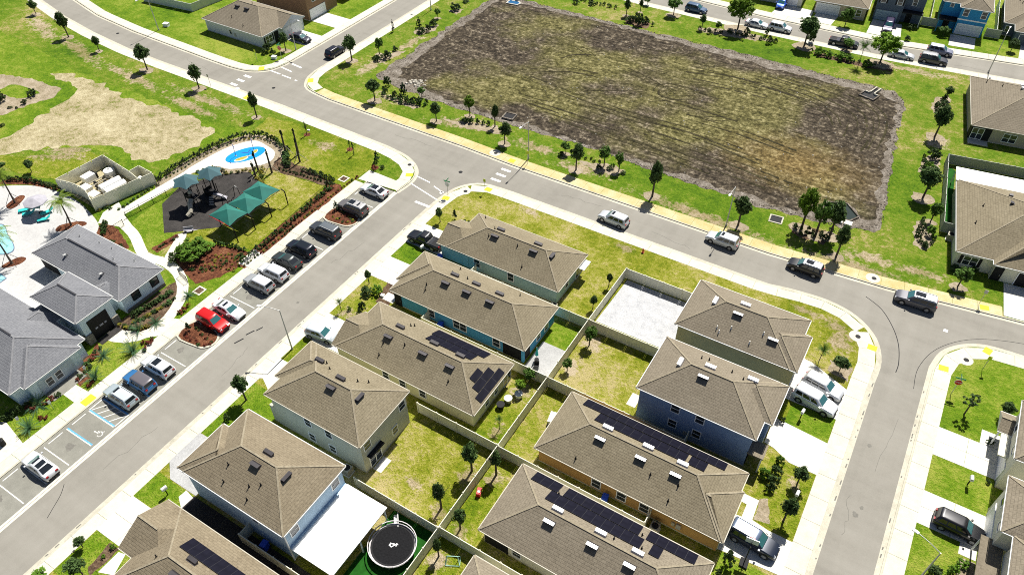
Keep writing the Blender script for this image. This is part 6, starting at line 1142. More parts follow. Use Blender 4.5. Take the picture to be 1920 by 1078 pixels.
PLANTS = {
'oak':[(-173.4, 81.1, 3.0, 2.2), (-157.1, 77.7, 5.0, 2.4), (-146.0, 76.9, 3.2, 1.7), (-131.0, 76.6, 5.0, 3.0), (-116.5, 76.7, 4.6, 2.7), (-99.5, 74.8, 4.7, 1.8), (-98.6, 99.8, 5.2, 2.7), (-84.9, 90.0, 4.4, 2.7), (-71.0, 89.9, 3.7, 2.2), (-61.2, 93.7, 4.2, 1.4), (-56.9, 90.0, 3.8, 2.3), (-113.0, 96.3, 4.0, 2.3), (-60.2, 145.5, 3.5, 1.6), (-43.8, 147.5, 3.2, 1.7), (-58.3, 148.6, 2.8, 1.2), (-23.2, 150.4, 6.1, 4.7), (4.5, 143.0, 2.3, 1.7), (4.9, 128.6, 5.6, 3.2), (12.6, 168.8, 2.4, 2.0), (-3.7, 93.4, 5.9, 3.0), (-1.8, 89.5, 5.2, 2.2), (6.2, 109.8, 5.7, 3.4), (-43.0, 89.4, 4.7, 2.6), (-29.6, 89.2, 5.9, 2.6), (-15.9, 89.1, 5.5, 2.8), (-26.6, 67.7, 2.5, 0.9), (-54.3, 67.4, 2.6, 1.2), (-55.0, 51.6, 2.4, 1.0), (-54.9, 28.7, 4.2, 2.1), (-55.5, 7.1, 1.8, 1.3), (-53.1, 5.3, 2.7, 2.4), (-26.8, 34.4, 4.8, 1.8), (-27.1, 29.1, 4.8, 1.4), (-24.3, 35.4, 4.7, 1.3), (-24.1, 28.2, 3.7, 1.5), (-24.3, 24.7, 3.3, 0.9), (-26.6, 62.9, 2.3, 1.2), (3.7, 68.6, 2.2, 2.0), (21.3, 71.4, 2.4, 1.7), (3.7, 50.9, 3.0, 1.6), (3.7, 45.9, 4.0, 1.8), (-119.1, 43.9, 2.2, 1.6), (-124.1, 42.0, 1.3, 1.6)],
'bush':[(-144.6, 54.9, 2.4, 2.1), (-141.4, 59.0, 1.8, 2.1), (-140.0, 56.5, 1.1, 1.5), (-141.1, 54.2, 0.5, 0.9), (-139.9, 54.7, 0.5, 0.7), (-136.6, 49.8, 0.6, 1.1), (-93.0, 104.0, 1.9, 2.0), (-94.0, 102.2, 1.4, 1.3), (-93.8, 107.5, 1.1, 1.4), (-93.8, 116.5, 1.4, 2.0), (-92.9, 117.7, 1.7, 1.4), (-93.6, 120.6, 1.7, 1.9), (-94.1, 129.5, 1.9, 2.7), (-94.2, 133.8, 0.6, 1.8), (-86.2, 95.4, 2.2, 1.6), (-84.9, 93.1, 1.1, 1.5), (-82.3, 92.6, 1.7, 1.4), (-80.9, 92.4, 1.5, 1.5), (-79.6, 92.5, 1.7, 1.5), (-78.4, 93.0, 1.3, 1.5), (-77.0, 93.0, 1.9, 1.6), (-76.0, 93.8, 1.2, 1.0), (-66.5, 92.1, 1.3, 1.4), (-65.5, 92.7, 1.3, 1.2), (-64.4, 93.1, 1.1, 0.9), (-63.4, 93.4, 0.9, 0.9), (-62.4, 93.5, 1.1, 0.9), (-115.7, 94.1, 2.1, 2.6), (-114.1, 93.8, 1.3, 1.3), (-34.8, 149.5, 1.8, 1.5), (-31.2, 151.6, 1.5, 1.2), (-58.0, 143.0, 1.7, 2.6), (-56.1, 142.6, 3.3, 2.6), (-55.0, 144.0, 1.7, 1.7), (-41.6, 146.3, 1.1, 1.2), (-69.1, 146.7, 1.2, 1.8), (-72.5, 145.5, 1.2, 1.8), (-22.4, 152.6, 2.6, 2.4), (4.4, 138.9, 1.9, 2.1), (-6.0, 163.4, 1.2, 1.5), (-6.3, 169.2, 1.5, 2.0), (-29.6, 148.1, 1.9, 1.6), (-8.6, 92.8, 1.0, 0.7), (-6.7, 93.1, 1.1, 0.7), (-6.0, 93.0, 1.0, 0.6), (-4.9, 93.2, 0.9, 0.7), (-7.4, 91.3, 1.1, 0.8), (-3.8, 94.5, 1.1, 1.0), (-4.2, 92.5, 1.1, 0.8), (5.7, 121.7, 2.6, 2.7), (4.9, 117.8, 0.9, 1.1), (7.2, 104.2, 0.8, 0.7), (7.2, 103.1, 0.6, 0.6), (7.0, 101.1, 0.7, 0.8), (7.0, 99.7, 0.7, 0.7), (7.8, 98.6, 0.8, 0.8), (8.6, 97.8, 0.9, 1.1), (9.2, 99.1, 0.8, 0.7), (9.4, 100.4, 0.8, 0.7), (12.9, 94.7, 1.1, 1.8), (13.9, 96.6, 0.8, 1.3), (15.0, 95.7, 1.1, 1.5), (15.8, 97.4, 0.7, 1.1), (-47.0, 91.9, 0.8, 1.4), (-43.1, 93.0, 0.5, 0.6), (-42.2, 93.3, 0.6, 0.6), (-41.5, 92.9, 0.6, 0.6), (-40.6, 93.0, 0.8, 0.7), (-40.0, 91.6, 0.8, 1.1), (-38.4, 92.3, 0.8, 1.1), (-36.0, 92.3, 0.6, 1.1), (-51.2, 69.4, 0.5, 0.5), (-50.6, 69.5, 0.4, 0.5), (-70.4, 73.8, 0.9, 1.0), (-52.4, 47.1, 1.9, 1.6), (-53.9, 49.8, 1.3, 1.8), (-54.7, 25.6, 1.2, 0.9), (-0.0, 57.9, 1.0, 0.9), (1.4, 50.9, 1.6, 1.4), (1.4, 49.8, 1.4, 1.4), (1.4, 48.6, 1.5, 1.1), (17.8, 47.6, 1.8, 1.8), (20.9, 61.3, 0.6, 0.6), (20.5, 66.8, 0.8, 0.9), (0.3, 38.4, 3.1, 1.4), (-0.1, 37.1, 1.2, 0.9), (-81.8, 41.2, 1.5, 2.3)],
'cone':[(-99.3, 114.0, 2.5, 0.7), (-95.9, 118.5, 2.0, 1.3), (-81.7, 94.4, 2.4, 1.5), (-52.7, 69.0, 1.8, 0.9), (-69.6, 61.7, 1.6, 0.9), (-72.4, 75.0, 1.9, 1.1)],
'lightoak':[(-95.5, 104.6, 3.3, 1.7), (-94.9, 124.0, 2.2, 1.6), (-78.2, 95.3, 1.9, 1.6), (-51.5, 150.9, 3.8, 3.2), (-40.5, 148.0, 2.2, 1.6), (-37.3, 151.3, 6.2, 5.2), (-58.5, 152.8, 1.8, 1.8), (-15.4, 153.0, 2.5, 2.3), (-18.4, 164.0, 3.5, 3.2), (0.0, 169.3, 1.9, 2.3), (-5.5, 92.4, 6.2, 2.5), (8.2, 104.3, 3.4, 1.7), (13.7, 91.6, 3.5, 2.3), (-46.6, 92.6, 2.2, 1.6), (-39.6, 92.7, 3.7, 1.8), (-36.9, 92.6, 3.5, 1.5), (-24.1, 57.0, 3.1, 1.8), (-24.5, 51.9, 2.2, 1.2), (-27.6, 48.1, 2.1, 1.5)],
'lime':[(-66.9, 94.4, 3.7, 2.1), (-8.6, 150.6, 5.6, 4.9), (-7.7, 93.3, 6.3, 3.2), (-27.8, 46.2, 2.0, 1.4)],
'sapling':[(-87.9, 75.1, 2.5, 0.6), (-78.5, 75.4, 2.0, 0.6), (-76.9, 74.5, 2.5, 0.7)],
'greenbush':[(-19.7, 148.5, 1.7, 2.4), (-17.9, 148.3, 1.5, 2.1), (-15.6, 148.3, 1.6, 2.6), (-14.1, 148.6, 1.5, 2.1), (-10.5, 148.2, 1.5, 2.1), (5.7, 118.3, 1.5, 2.0), (8.6, 101.1, 1.8, 1.8), (-38.1, 92.7, 1.2, 1.0), (-52.8, 50.7, 1.7, 1.6), (-54.0, 46.3, 0.8, 0.7), (-56.5, 3.0, 0.8, 2.0), (-52.8, 8.6, 0.7, 0.7), (-52.8, 7.5, 0.5, 0.5), (1.3, 52.2, 1.6, 1.3), (19.1, 48.8, 1.6, 1.4), (19.9, 50.2, 0.9, 1.4), (0.4, 49.9, 1.5, 1.4), (-80.2, 43.2, 2.4, 5.0), (-79.7, 45.5, 1.1, 2.5)],
'palmtree':[(-12.0, 147.9, 5.3, 3.2), (-54.8, 45.6, 2.6, 1.1), (-27.1, 40.5, 2.7, 1.1), (1.2, 69.1, 2.7, 2.0)],
'redbush':[(-71.2, 72.8, 1.1, 1.2)],
'sparse':[(17.5, 69.6, 3.1, 2.1)],
}
allp = [(k, *t) for k, L in PLANTS.items() for t in L]
ranks = {}
for i, (k, x, y, h, w) in enumerate(allp): ranks.setdefault((LOOK[k][0], region(x, y)), []).append((scr(x, y)[0], i))
plab = {}
for (lk, rg), L in ranks.items():
    L.sort()
    for n, (_, i) in enumerate(L): plab[i] = f'{lk} {rg}' if len(L) == 1 else (f'{ORD[n]} {lk} from the left {rg}' if n else f'leftmost {lk} {rg}')
rp = random.Random(77)
TREEH = 1.12
for i, (k, x, y, h, w) in enumerate(allp):
    lk, cat = LOOK[k]; rz = rp.uniform(0, 6.28); h = max(.35, h * TREEH); w = max(.5, w * 1.12)
    nm = {'tree': 'young_tree', 'shrub': 'shrub'}[cat]; nm = 'evergreen_tree' if k == 'cone' else nm
    grp = ('young street and yard trees' if cat == 'tree' else 'landscape shrubs')
    if k in ('bush', 'greenbush', 'redbush'):
        big = w > 4; me = CR['big'][1] if big else rp.choice(CR[k]); o = link(nm, me, None, (x, y, -.02), rz, (w, w * rp.uniform(.85, 1.15), max(h, .45 * w))); tag(o, plab[i], cat, grp); continue
    o = thing(nm, plab[i], cat, (x, y, 0), rz, grp)
    if k == 'palmtree':
        link('trunk', rp.choice(TR), o, (0, 0, 0), 0, (1.6, 1.6, h * .8)); s = w / 2.0; link('crown', rp.choice(P_SMALL), o, (0, 0, h * .62), 0, (s, s, s * 1.1)); continue
    if k == 'cone': link('trunk', rp.choice(TR), o, (0, 0, 0), 0, (1.2, 1.2, h * .5)); link('foliage', rp.choice(CR[k]), o, (0, 0, .05), 0, (w * 1.25, w * 1.25, h)); continue
    th = {'lime': .34, 'lightoak': .32, 'oak': .33, 'sparse': .35, 'sapling': .3}[k] * h
    if k == 'lime' and w > 3.5 or k == 'lightoak' and w > 4: th = .28 * h
    me = CR['big'][0] if (k == 'lime' and w > 3) or (k == 'lightoak' and w > 4) else rp.choice(CR[k])
    link('trunk', rp.choice(TR), o, (0, 0, 0), 0, (h * .78, h * .78, h)); link('crown', me, o, (rp.uniform(-.04, .04) * w, rp.uniform(-.04, .04) * w, th), 0, (w * rp.uniform(.88, 1.2), w * rp.uniform(.88, 1.2), (h - th) * rp.uniform(.88, 1.1)))
    if h > 2.2 and w > 1.2 and y > 72 and region(x, y) != 'in front yards across the far street':
        patch('mulch_ring', disc(x, y - .1, w * .46, 13, .22, .8), M_MULCHP, 4)
for x, y in ((-87.9, 75.1), (-78.5, 75.4), (-71.5, 73.4)): patch('mulch_ring', disc(x, y, .6, 12, .15), M_MULCHR, 4)

HCR = {'bush': CR['bush'], 'green': [crown_mesh('shrub', L_HEDGE, 300 + s, 16, 18, .16, 'bush', .26) for s in range(3)], 'red': [crown_mesh('shrub', L_RED, 310 + s, 14, 16, .17, 'bush', .26) for s in range(2)], 'yel': [crown_mesh('shrub', L_YEL, 320 + s, 14, 16, .17, 'bush', .26) for s in range(2)], 'spike': [crown_mesh('shrub', L_HEDGE, 330 + s, 18, 18, .15, 'flame', .22) for s in range(2)]}
def hedge(line, label, step=.75, w=.95, h=1.1, mats=('bush',), jit=.12, cat='hedge', name='hedge'):
    line = resample(line, step); root = thing(name, label, cat, (*line[0], 0)); 
    for x, y in line:
        k = rp.choice(mats); s = rp.uniform(.8, 1.2); link('shrub', rp.choice(HCR[k]), root, (x - line[0][0] + rp.uniform(-jit, jit), y - line[0][1] + rp.uniform(-jit, jit), -.02), rp.uniform(0, 6), (w * s, w * s, h * rp.uniform(.8, 1.2)))
    return root
for ln, lb, mm in (([(-75, 147.8), (-64, 147.4)], 'dark planting on the far pond bank at the top edge', ('bush', 'spike')), ([(-60, 144.4), (-53.4, 143.8)], 'dense dark planting cluster on the far pond bank below the street', ('bush', 'spike')), ([(-44, 147.0), (-37, 148.6), (-29, 149.4)], 'dark low shrubs under the big tree by the white sedan', ('bush',)),
                   ([(-21, 148.9), (-15, 148.9), (-9.2, 148.6)], 'bright green shrub row below the black pickup', ('green', 'spike')), ([(4.4, 143.6), (3.5, 137.4)], 'dark shrubs in the pale mulch near the upper right pond corner', ('bush',)), ([(4.6, 121.4), (5.4, 116.6)], 'dark shrubs in pale mulch beside the grey fence', ('bush', 'green')), ([(7.4, 103.6), (7.2, 99.6), (8.6, 97.6)], 'ring of small dark shrubs at the grey fence corner', ('bush',)),
                   ([(-8.8, 92.6), (-6.2, 92.4), (-3.8, 92.2)], 'dark small shrubs under the tree clump at the pond corner', ('bush',)), ([(-84.4, 92.2), (-80, 92.0), (-76, 92.8)], 'lively green shrub row at the lower left pond corner', ('spike', 'green')), ([(-94.4, 102.4), (-93.4, 105.2)], 'dark shrubs in the first mulch bed up the side street', ('bush', 'spike')), ([(-94.4, 116), (-93.2, 120.4)], 'dark shrubs in the second mulch bed up the side street', ('bush', 'spike'))):
    hedge(ln, lb, .95, .95, 1.0, mm, .35)
hedge([(-73.1, 45.5), (-73.3, 55), (-74.0, 65.8)], 'leafy green hedge between the parked cars and the playground lawn', .8, 1.0, 1.2, ('spike', 'green'))
hedge([(-72.35, 45.5), (-72.4, 55), (-72.6, 64.8), (-72.3, 70)], 'row of low yellow-brown shrubs in mulch beside the lot pavement', .62, .55, .45, ('yel', 'red', 'bush'), .08, 'planting row', 'planting_row')
patch('mulch_bed', rough_edge([(-72.0, 45), (-73.9, 45), (-74.9, 66.8), (-73.2, 67), (-72.0, 66)], .8, .1), M_MULCHR, 2); patch('mulch_bed', rough_edge([(-74.9, 66.8), (-75, 65.6), (-79.5, 65.0), (-86, 64.4), (-87.4, 67.6), (-82, 67.6)], .7, .2), M_MULCHB, 2)
hedge([(-75.0, 67.2), (-78, 67.2), (-81, 66.8)], 'dark purplish hedge at the top of the playground lawn', .7, 1.0, 1.0, ('bush',)); hedge([(-75.2, 66.3), (-79, 65.8), (-84.6, 65.2)], 'thin row of small shrubs along the inner fence at the top of the playground lawn', .7, .6, .5, ('bush', 'green'))
patch('mulch_bed', rough_edge([(-99.2, 52.0), (-99.9, 58), (-99, 64.4), (-97, 70), (-93.5, 71.4), (-89.5, 70.6), (-86.5, 68.4), (-85.5, 65), (-88.6, 63.2), (-88, 62.2), (-91.7, 59.4), (-96, 57.5), (-96.5, 50)], .8, .15), M_MULCHP, 1)
hedge([(-99.3, 51.8), (-99.7, 57.5), (-98.8, 64), (-97.3, 68.6), (-94.6, 70.8), (-91.5, 70.9), (-88.4, 69.8)], 'dark green hedge curving round the splash pad', .72, 1.0, 1.25, ('bush', 'spike')); hedge([(-98.7, 54), (-98.5, 60), (-97.9, 64.8), (-96.6, 68), (-94.2, 70), (-91.4, 70)], 'line of small yellow shrubs inside the curved hedge', .75, .5, .4, ('yel', 'green'), .1, 'planting row', 'planting_row')
hedge([(-88.2, 62.8), (-90.8, 60.1), (-94.2, 59.8), (-96.0, 57.6)], 'low yellow-green planting between the splash pad and the playground', .6, .8, .6, ('yel', 'green', 'bush'), .3, 'planting row', 'planting_row'); hedge([(-87.2, 69.4), (-85.4, 67.6), (-84.2, 66.0)], 'dense dark shrubs around the braced palm trunks', .6, 1.4, 1.2, ('bush', 'green'), .4); hedge([(-86.6, 63.6), (-85.8, 61.8), (-84.6, 61.0)], 'tangled shrubs below the three palm trunks', .6, 1.1, .8, ('bush', 'yel'), .4)
hedge([(-98.4, 44.8), (-98.7, 49.5), (-98.4, 52)], 'low shrubs along the pump enclosure wall', .7, .7, .5, ('bush', 'green'), .1); hedge([(-100.8, 42.9), (-100.6, 44.4), (-99.8, 44.0)], 'bright low planting at the near end of the pump enclosure', .6, .9, .5, ('yel', 'green'), .25)
hedge([(-121, 40.6), (-117, 42.3), (-113.5, 43.0), (-110.8, 43.2)], 'dark hedge behind the curved edge of the pool deck', .7, 1.1, 1.0, ('bush',)); patch('mulch_bed', rough_edge([(-121, 39.2), (-116.8, 41.5), (-111.5, 42.8), (-110.9, 43.8), (-117, 43), (-121, 41.2)], .8, .12), M_MULCHR, 2)
hedge([(-77.6, 31.2), (-77.3, 33.5), (-77.0, 36.2)], 'rounded hedge against the north clubhouse wall', .5, 1.2, .9, ('bush', 'green'), .1); hedge([(-76.6, 30.2), (-75.9, 32.6), (-75.6, 35.8)], 'row of yellow-green shrubs along the curved front path', .42, .9, .55, ('yel', 'green', 'bush'), .2, 'planting row', 'planting_row'); hedge([(-77.8, 28.9), (-76.9, 28.9), (-75.6, 29.3), (-74.4, 30.6)], 'dark low shrubs at the right side of the portico', .55, .9, .7, ('bush', 'yel'), .2)
patch('mulch_bed', rough_edge(smooth([(-78.3, 28.4), (-75.8, 28.2), (-74.2, 30.4), (-73.9, 34.5), (-75.2, 37.4), (-77.2, 38.3), (-78.4, 37.4)], 4), .6, .08), M_MULCHB, 2); patch('mulch_bed', rough_edge([(-78, 25.4), (-76, 24.8), (-75.7, 21.8), (-73.8, 21.4), (-73.6, 19.9), (-76.5, 20.3), (-77, 24)], .6, .12), M_MULCHR, 2)
hedge([(-76.7, 24.9), (-76.2, 23.6), (-75.9, 22.4)], 'reddish shrubs at the left side of the portico', .55, .8, .6, ('red', 'green'), .2); hedge([(-75.2, 22.6), (-74.8, 21.2), (-74.6, 20.2)], 'mixed red and green shrubs beside the south porch walk', .6, .8, .7, ('red', 'green', 'bush'), .2)
hedge([(-75.9, 14.6), (-75.0, 16.0), (-74.6, 17.6)], 'dark shrubs under the south porch corner', .6, .9, .8, ('bush', 'red'), .25); hedge([(-77.2, 10.5), (-76.8, 13.0), (-76.2, 14.6)], 'dark shaded hedge at the left edge below the clubhouse', .6, 1.3, 1.2, ('bush',), .2)
hedge([(-71.4, 27.6), (-72.2, 29.6), (-72.6, 28.4)], 'red and green shrubs on the lawn edge below the portico path', .6, .8, .6, ('red', 'bush'), .2); hedge([(-72.6, 20.6), (-72.9, 21.2)], 'red shrub pair beside the lot pavement at the porch lawn', .6, .9, .6, ('red',), .1); hedge([(-73.0, 34.6), (-72.8, 35.8)], 'red and dark shrubs on the lawn inside the curved path', .5, .9, .8, ('red', 'bush'), .15); hedge([(-73.4, 14.6), (-73.0, 15.0)], 'red shrub pair on the narrow lawn at the left edge', .5, 1.0, .5, ('red',), .1)
patch('mulch_bed', rough_edge([(-82.2, 41.4), (-78.4, 39.9), (-75.6, 39.4), (-73.6, 42), (-72.6, 46.8), (-74, 48), (-79, 46.8), (-82.2, 44)], .6, .15), M_MULCHR, 2); hedge([(-78.2, 41.2), (-76.2, 42.6), (-75.2, 44.6), (-74.2, 46.4)], 'low dark shrubs in the red mulch below the playground', .55, .8, .5, ('bush', 'red', 'green'), .5, 'planting row', 'planting_row'); hedge([(-74.8, 47.8), (-77, 47.4), (-79.6, 46.6)], 'hedge at the bottom fence of the playground lawn', .7, .9, .9, ('green', 'bush'))
for j in range(6):
    hedge([(-79.6 + j * .5, 43.6 - j * .62 + .1), (-77.4 + j * .42, 45.2 - j * .4), (-74.4 + j * .3, 46.9 - j * .62)], f'{["topmost", "second", "third", "fourth", "fifth", "lowest"][j]} row of small tan and red plants in the mulch below the playground', .62, .52, .34, ('yel', 'red', 'red', 'bush') if j % 2 else ('red', 'yel', 'bush'), .2, 'planting row', 'planting_row')
o = thing('bike_rack', 'small bike rack on a white slab beside the red mulch bed', 'bike rack', (-72.8, 47.2 - .2, .04), .1); MB().box(-.9, .9, -1.6, 1.6, -.08, .0).build('pad', M_DRIVE, o)
for k in range(5): MB().tube([(0, -1.1 + .55 * k, -.02), (0, -1.1 + .55 * k, .75), (.4, -1.1 + .55 * k, .75), (.4, -1.1 + .55 * k, -.02)], .03, 5).build('hoop', M_GALV, o)
patch('mulch_bed', rough_edge([(-98.3, 41.3), (-97.9, 41.9), (-94.4, 41.6), (-89.7, 39.7), (-90.6, 38.2), (-96, 38.4)], .5, .12), M_MULCHR, 2); hedge([(-93.6, 39.3), (-91.4, 39.4), (-90.3, 39.2)], 'rows of low red shrubs between the clubhouse and the path', .5, .6, .35, ('red', 'bush'), .35, 'planting row', 'planting_row'); hedge([(-97.2, 41.2), (-96.0, 40.6), (-95.2, 39.6)], 'bushy green planting beside the short iron gate', .5, 1.1, 1.2, ('green', 'bush'), .3)
patch('mulch_bed', rough_edge([(-86.8, 41.2), (-86.3, 45.2), (-85.6, 45.9), (-84.9, 45.2), (-85.3, 41)], .5, .12), M_MULCHR, 2); hedge([(-85.9, 41.6), (-85.8, 43), (-85.5, 44.8)], 'short row of red shrubs by the rubber surface', .55, .7, .45, ('red', 'bush'), .15, 'planting row', 'planting_row')
for cx, cy, s, l in ((-67.6, 61.2, 1.0, 'upper'), (-67.4, 33.0, 1.0, 'lower')):
    hedge([(cx - 1.6, cy - .9), (cx + 1.2, cy - 1.2), (cx + 2.0, cy - .3), (cx + .5, cy + .2), (cx - 1.4, cy + .5)], f'red and yellow ground planting in the {l} island of the lot', .55, .62, .38, ('red', 'yel', 'bush') if l == 'upper' else ('red', 'bush', 'red'), .25, 'planting row', 'planting_row')
o = thing('evergreen_tree', 'small dark pointed evergreen in the lower island of the lot', 'tree', (-69.3, 32.9, 0)); link('trunk', TR[0], o, sc=(1, 1, 1)); link('foliage', CR['cone'][0], o, (0, 0, .05), 0, (1.3, 1.3, 1.7))
for i, (x, y, s, l) in enumerate(((-75.1, 29.6, 1.0, 'on the lawn just below the portico path'), (-74.2, 31.6, .9, 'beside the bend of the portico path'), (-72.6, 26.8, 1.3, 'at the lot pavement, beneath the small white sign'), (-75.2, 24.4, .95, 'in the middle of the clubhouse lawn'), (-73.0, 21.6, 1.15, 'at the lot pavement beside the porch walk'), (-75.4, 15.6, 1.2, 'pale and wide, in front of the south wing'), (-73.2, 13.0, 1.1, 'at the bottom of the narrow lawn by the lot'), (-74.4, 37.2, .8, 'on the lawn inside the curved path'))):
    o = link('spiky_plant', P_AGAVE[i % 2], None, (x, y, .1), i * 1.3, (s, s, s)); tag(o, 'spiky strap-leaved plant ' + l, 'plant', 'spiky plants on the clubhouse lawn')
def qpalm(x, y, h, i, label, s=1.0):
    o = thing('palm_tree', label, 'palm tree', (x, y, 0), i, 'queen palms on the pool deck'); m = MB().cyl((0, 0, -.05), (.12, .05, h * .5), .15, .11, 8).cyl((.12, .05, h * .5), (.15, .1, h), .11, .09, 8).cyl((.15, .1, h - .1), (.15, .1, h + .5), .11, .05, 7); m.build('trunk', M_BARK, o); link('crown', P_QUEEN[i % 3], o, (.15, .1, h + .2), 0, (s, s, s))
    for a in (0, 2.1, 4.2): MB().cyl((math.cos(a) * 1.3, math.sin(a) * 1.3, -.02), (.05, .02, h * .42), .035, .035, 5).build('brace', M_BARK, o)
qpalm(-114.0, 37.6, 4.6, 0, 'palm tree in the red mulch oval at the left edge of the deck', .95); qpalm(-101.5, 38.6, 4.0, 1, 'palm tree between the teal loungers and the pump yard'); qpalm(-101.3, 28.9, 4.8, 2, 'palm tree in the red mulch oval beside the round pool', 1.1)
def trunkpalm(x, y, h, i, label):
    o = thing('palm_tree', label, 'palm tree', (x, y, 0), i, 'braced palm trunks with tied fronds'); MB().cyl((0, 0, -.05), (.05, .03, h), .17, .13, 8).build('trunk', M_BARK, o)
    m = crown_mesh('crown', L_DPALM, 400 + i, 10, 16, .3, 'flame', .3); link('crown', m, o, (.05, .03, h - .5), 0, (.55, .55, 1.5))
    for a in (.5 + i, 3.2 + i): MB().cyl((math.cos(a) * 1.3, math.sin(a) * 1.3, -.02), (0, 0, h * .45), .045, .045, 5).build('brace', M_TAN, o)
for i, (x, y, h, l) in enumerate(((-87.0, 69.0, 3.8, 'leftmost bare palm trunk right of the splash pad'), (-85.0, 69.9, 4.2, 'middle bare palm trunk right of the splash pad'), (-83.3, 68.4, 3.8, 'rightmost bare palm trunk right of the splash pad'), (-87.3, 63.0, 3.0, 'left bare palm trunk between splash pad and playground lawn'), (-86.6, 61.7, 2.2, 'shortest bare palm trunk above the rubber surface'), (-85.1, 63.8, 3.6, 'right bare palm trunk between splash pad and playground lawn'))): trunkpalm(x, y, h, i, l)

# ------------------------------------------------------------------ club grounds: deck, pools, paths, playground
deck = smooth([(-122, 37.5), (-116.6, 41.3), (-111.6, 42.7), (-106.5, 42.9), (-101.7, 42.0), (-98.3, 40.9), (-97.0, 39.8)], 4, False) + [(-95.0, 37.0), (-84, 33), (-80.5, 28.5), (-81, 20), (-93, 16), (-122, 16)]
patch('pool_deck', deck, M_DECK, 3)
M_WATER = NT('pool_water')
def _w():
    k = M_WATER; p = k.pos(); n = k.noise(p, 1.6, 3); k.bump(k.noise(p, 4, 2), .15, .03); return k.fin(k.ramp(n, [(.3, (.22, .50, .55)), (.7, (.34, .62, .64))]), .06, 0, .6)
M_WATER = _w(); M_COPE = plain('pool_coping', (.10, .13, .20), .6)
def pool(pts, label):
    o = thing('swimming_pool', label, 'pool', (*pts[0], 0)); L = [(x - pts[0][0], y - pts[0][1]) for x, y in pts]; MB().prism(L, -.02, .045).build('coping', M_COPE, o); c = (sum(p[0] for p in L) / len(L), sum(p[1] for p in L) / len(L)); MB().prism([(c[0] + (x - c[0]) * .94, c[1] + (y - c[1]) * .94) for x, y in L], -.02, .06).build('water', M_WATER, o)
pool(smooth([(-111, 33.4), (-107.6, 32.4), (-104.6, 31.4), (-103.5, 30.4), (-104.4, 29.2), (-107.4, 28.4), (-111.5, 29.4)], 5), 'round-ended pool with blue coping at the left edge'); pool([(-99.0, 26.7), (-100.6, 26.9), (-106, 24.5), (-103, 22.5), (-98.9, 25.3)], 'small second pool by the clubhouse at the left edge')
for pts in (smooth([(-115.1, 39.0), (-114.0, 39.3), (-112.9, 37.2), (-113.3, 36.2), (-114.6, 36.6)], 4), smooth([(-102.1, 28.0), (-101.3, 27.8), (-100.2, 29.4), (-100.5, 30.6), (-101.7, 30.2)], 4), smooth([(-103.0, 37.6), (-102, 36.6), (-99.8, 39.4), (-100.2, 40.2), (-101.6, 39.6)], 4)): patch('mulch_bed', pts, M_MULCHR, 4)
def lounger(x, y, rz, l):
    o = thing('sun_lounger', l, 'sun lounger', (x, y, 0), rz, 'teal sun loungers'); MB().box(-.95, .35, -.33, .33, .28, .36).build('seat', M_TEAL, o); MB().obox((.35, 0, .32), (.95, 0, .72), .66, .08).build('backrest', M_TEAL, o)
    for a in (-.8, .3):
        for b in (-.28, .28): MB().box(a - .03, a + .03, b - .03, b + .03, 0, .28).build('leg', M_GALV, o)
lounger(-110.6, 37.2, .9, 'leftmost teal lounger under the grey umbrella'); lounger(-109.3, 37.0, .9, 'second teal lounger from the left under the grey umbrella'); lounger(-107.2, 38.6, 1.2, 'upper right teal lounger beside the grey umbrella'); lounger(-106.0, 37.3, .9, 'lower right teal lounger beside the palm'); lounger(-110.2, 38.6, .9, 'rear teal lounger half hidden by the grey umbrella')
o = thing('patio_umbrella', 'wide grey umbrella over the teal loungers', 'umbrella', (-108.2, 38.2, 0)); MB().cyl((0, 0, 0), (0, 0, 2.75), .035, .03, 7).build('pole', M_GALV, o); MB().cyl((0, 0, 0), (0, 0, .12), .4, .36, 12).build('base', M_DARK, o); m = MB()
for k in range(8): a, b = k * math.pi / 4, (k + 1) * math.pi / 4; m.poly([(1.75 * math.cos(a), 1.75 * math.sin(a), 2.2), (1.75 * math.cos(b), 1.75 * math.sin(b), 2.2), (0, 0, 2.75)]); m.poly([(1.75 * math.cos(b), 1.75 * math.sin(b), 2.17), (1.75 * math.cos(a), 1.75 * math.sin(a), 2.17), (0, 0, 2.71)]); m.poly([(1.75 * math.cos(a), 1.75 * math.sin(a), 2.08), (1.75 * math.cos(b), 1.75 * math.sin(b), 2.08), (1.75 * math.cos(b), 1.75 * math.sin(b), 2.2), (1.75 * math.cos(a), 1.75 * math.sin(a), 2.2)])
m.build('canopy', M_GREYF, o)
for a, b, l in (((-115.6, 35.6), (-113.9, 36.2), 'shade'), ((-102.5, 36.6), (-103.0, 35.9), 'b')): pass
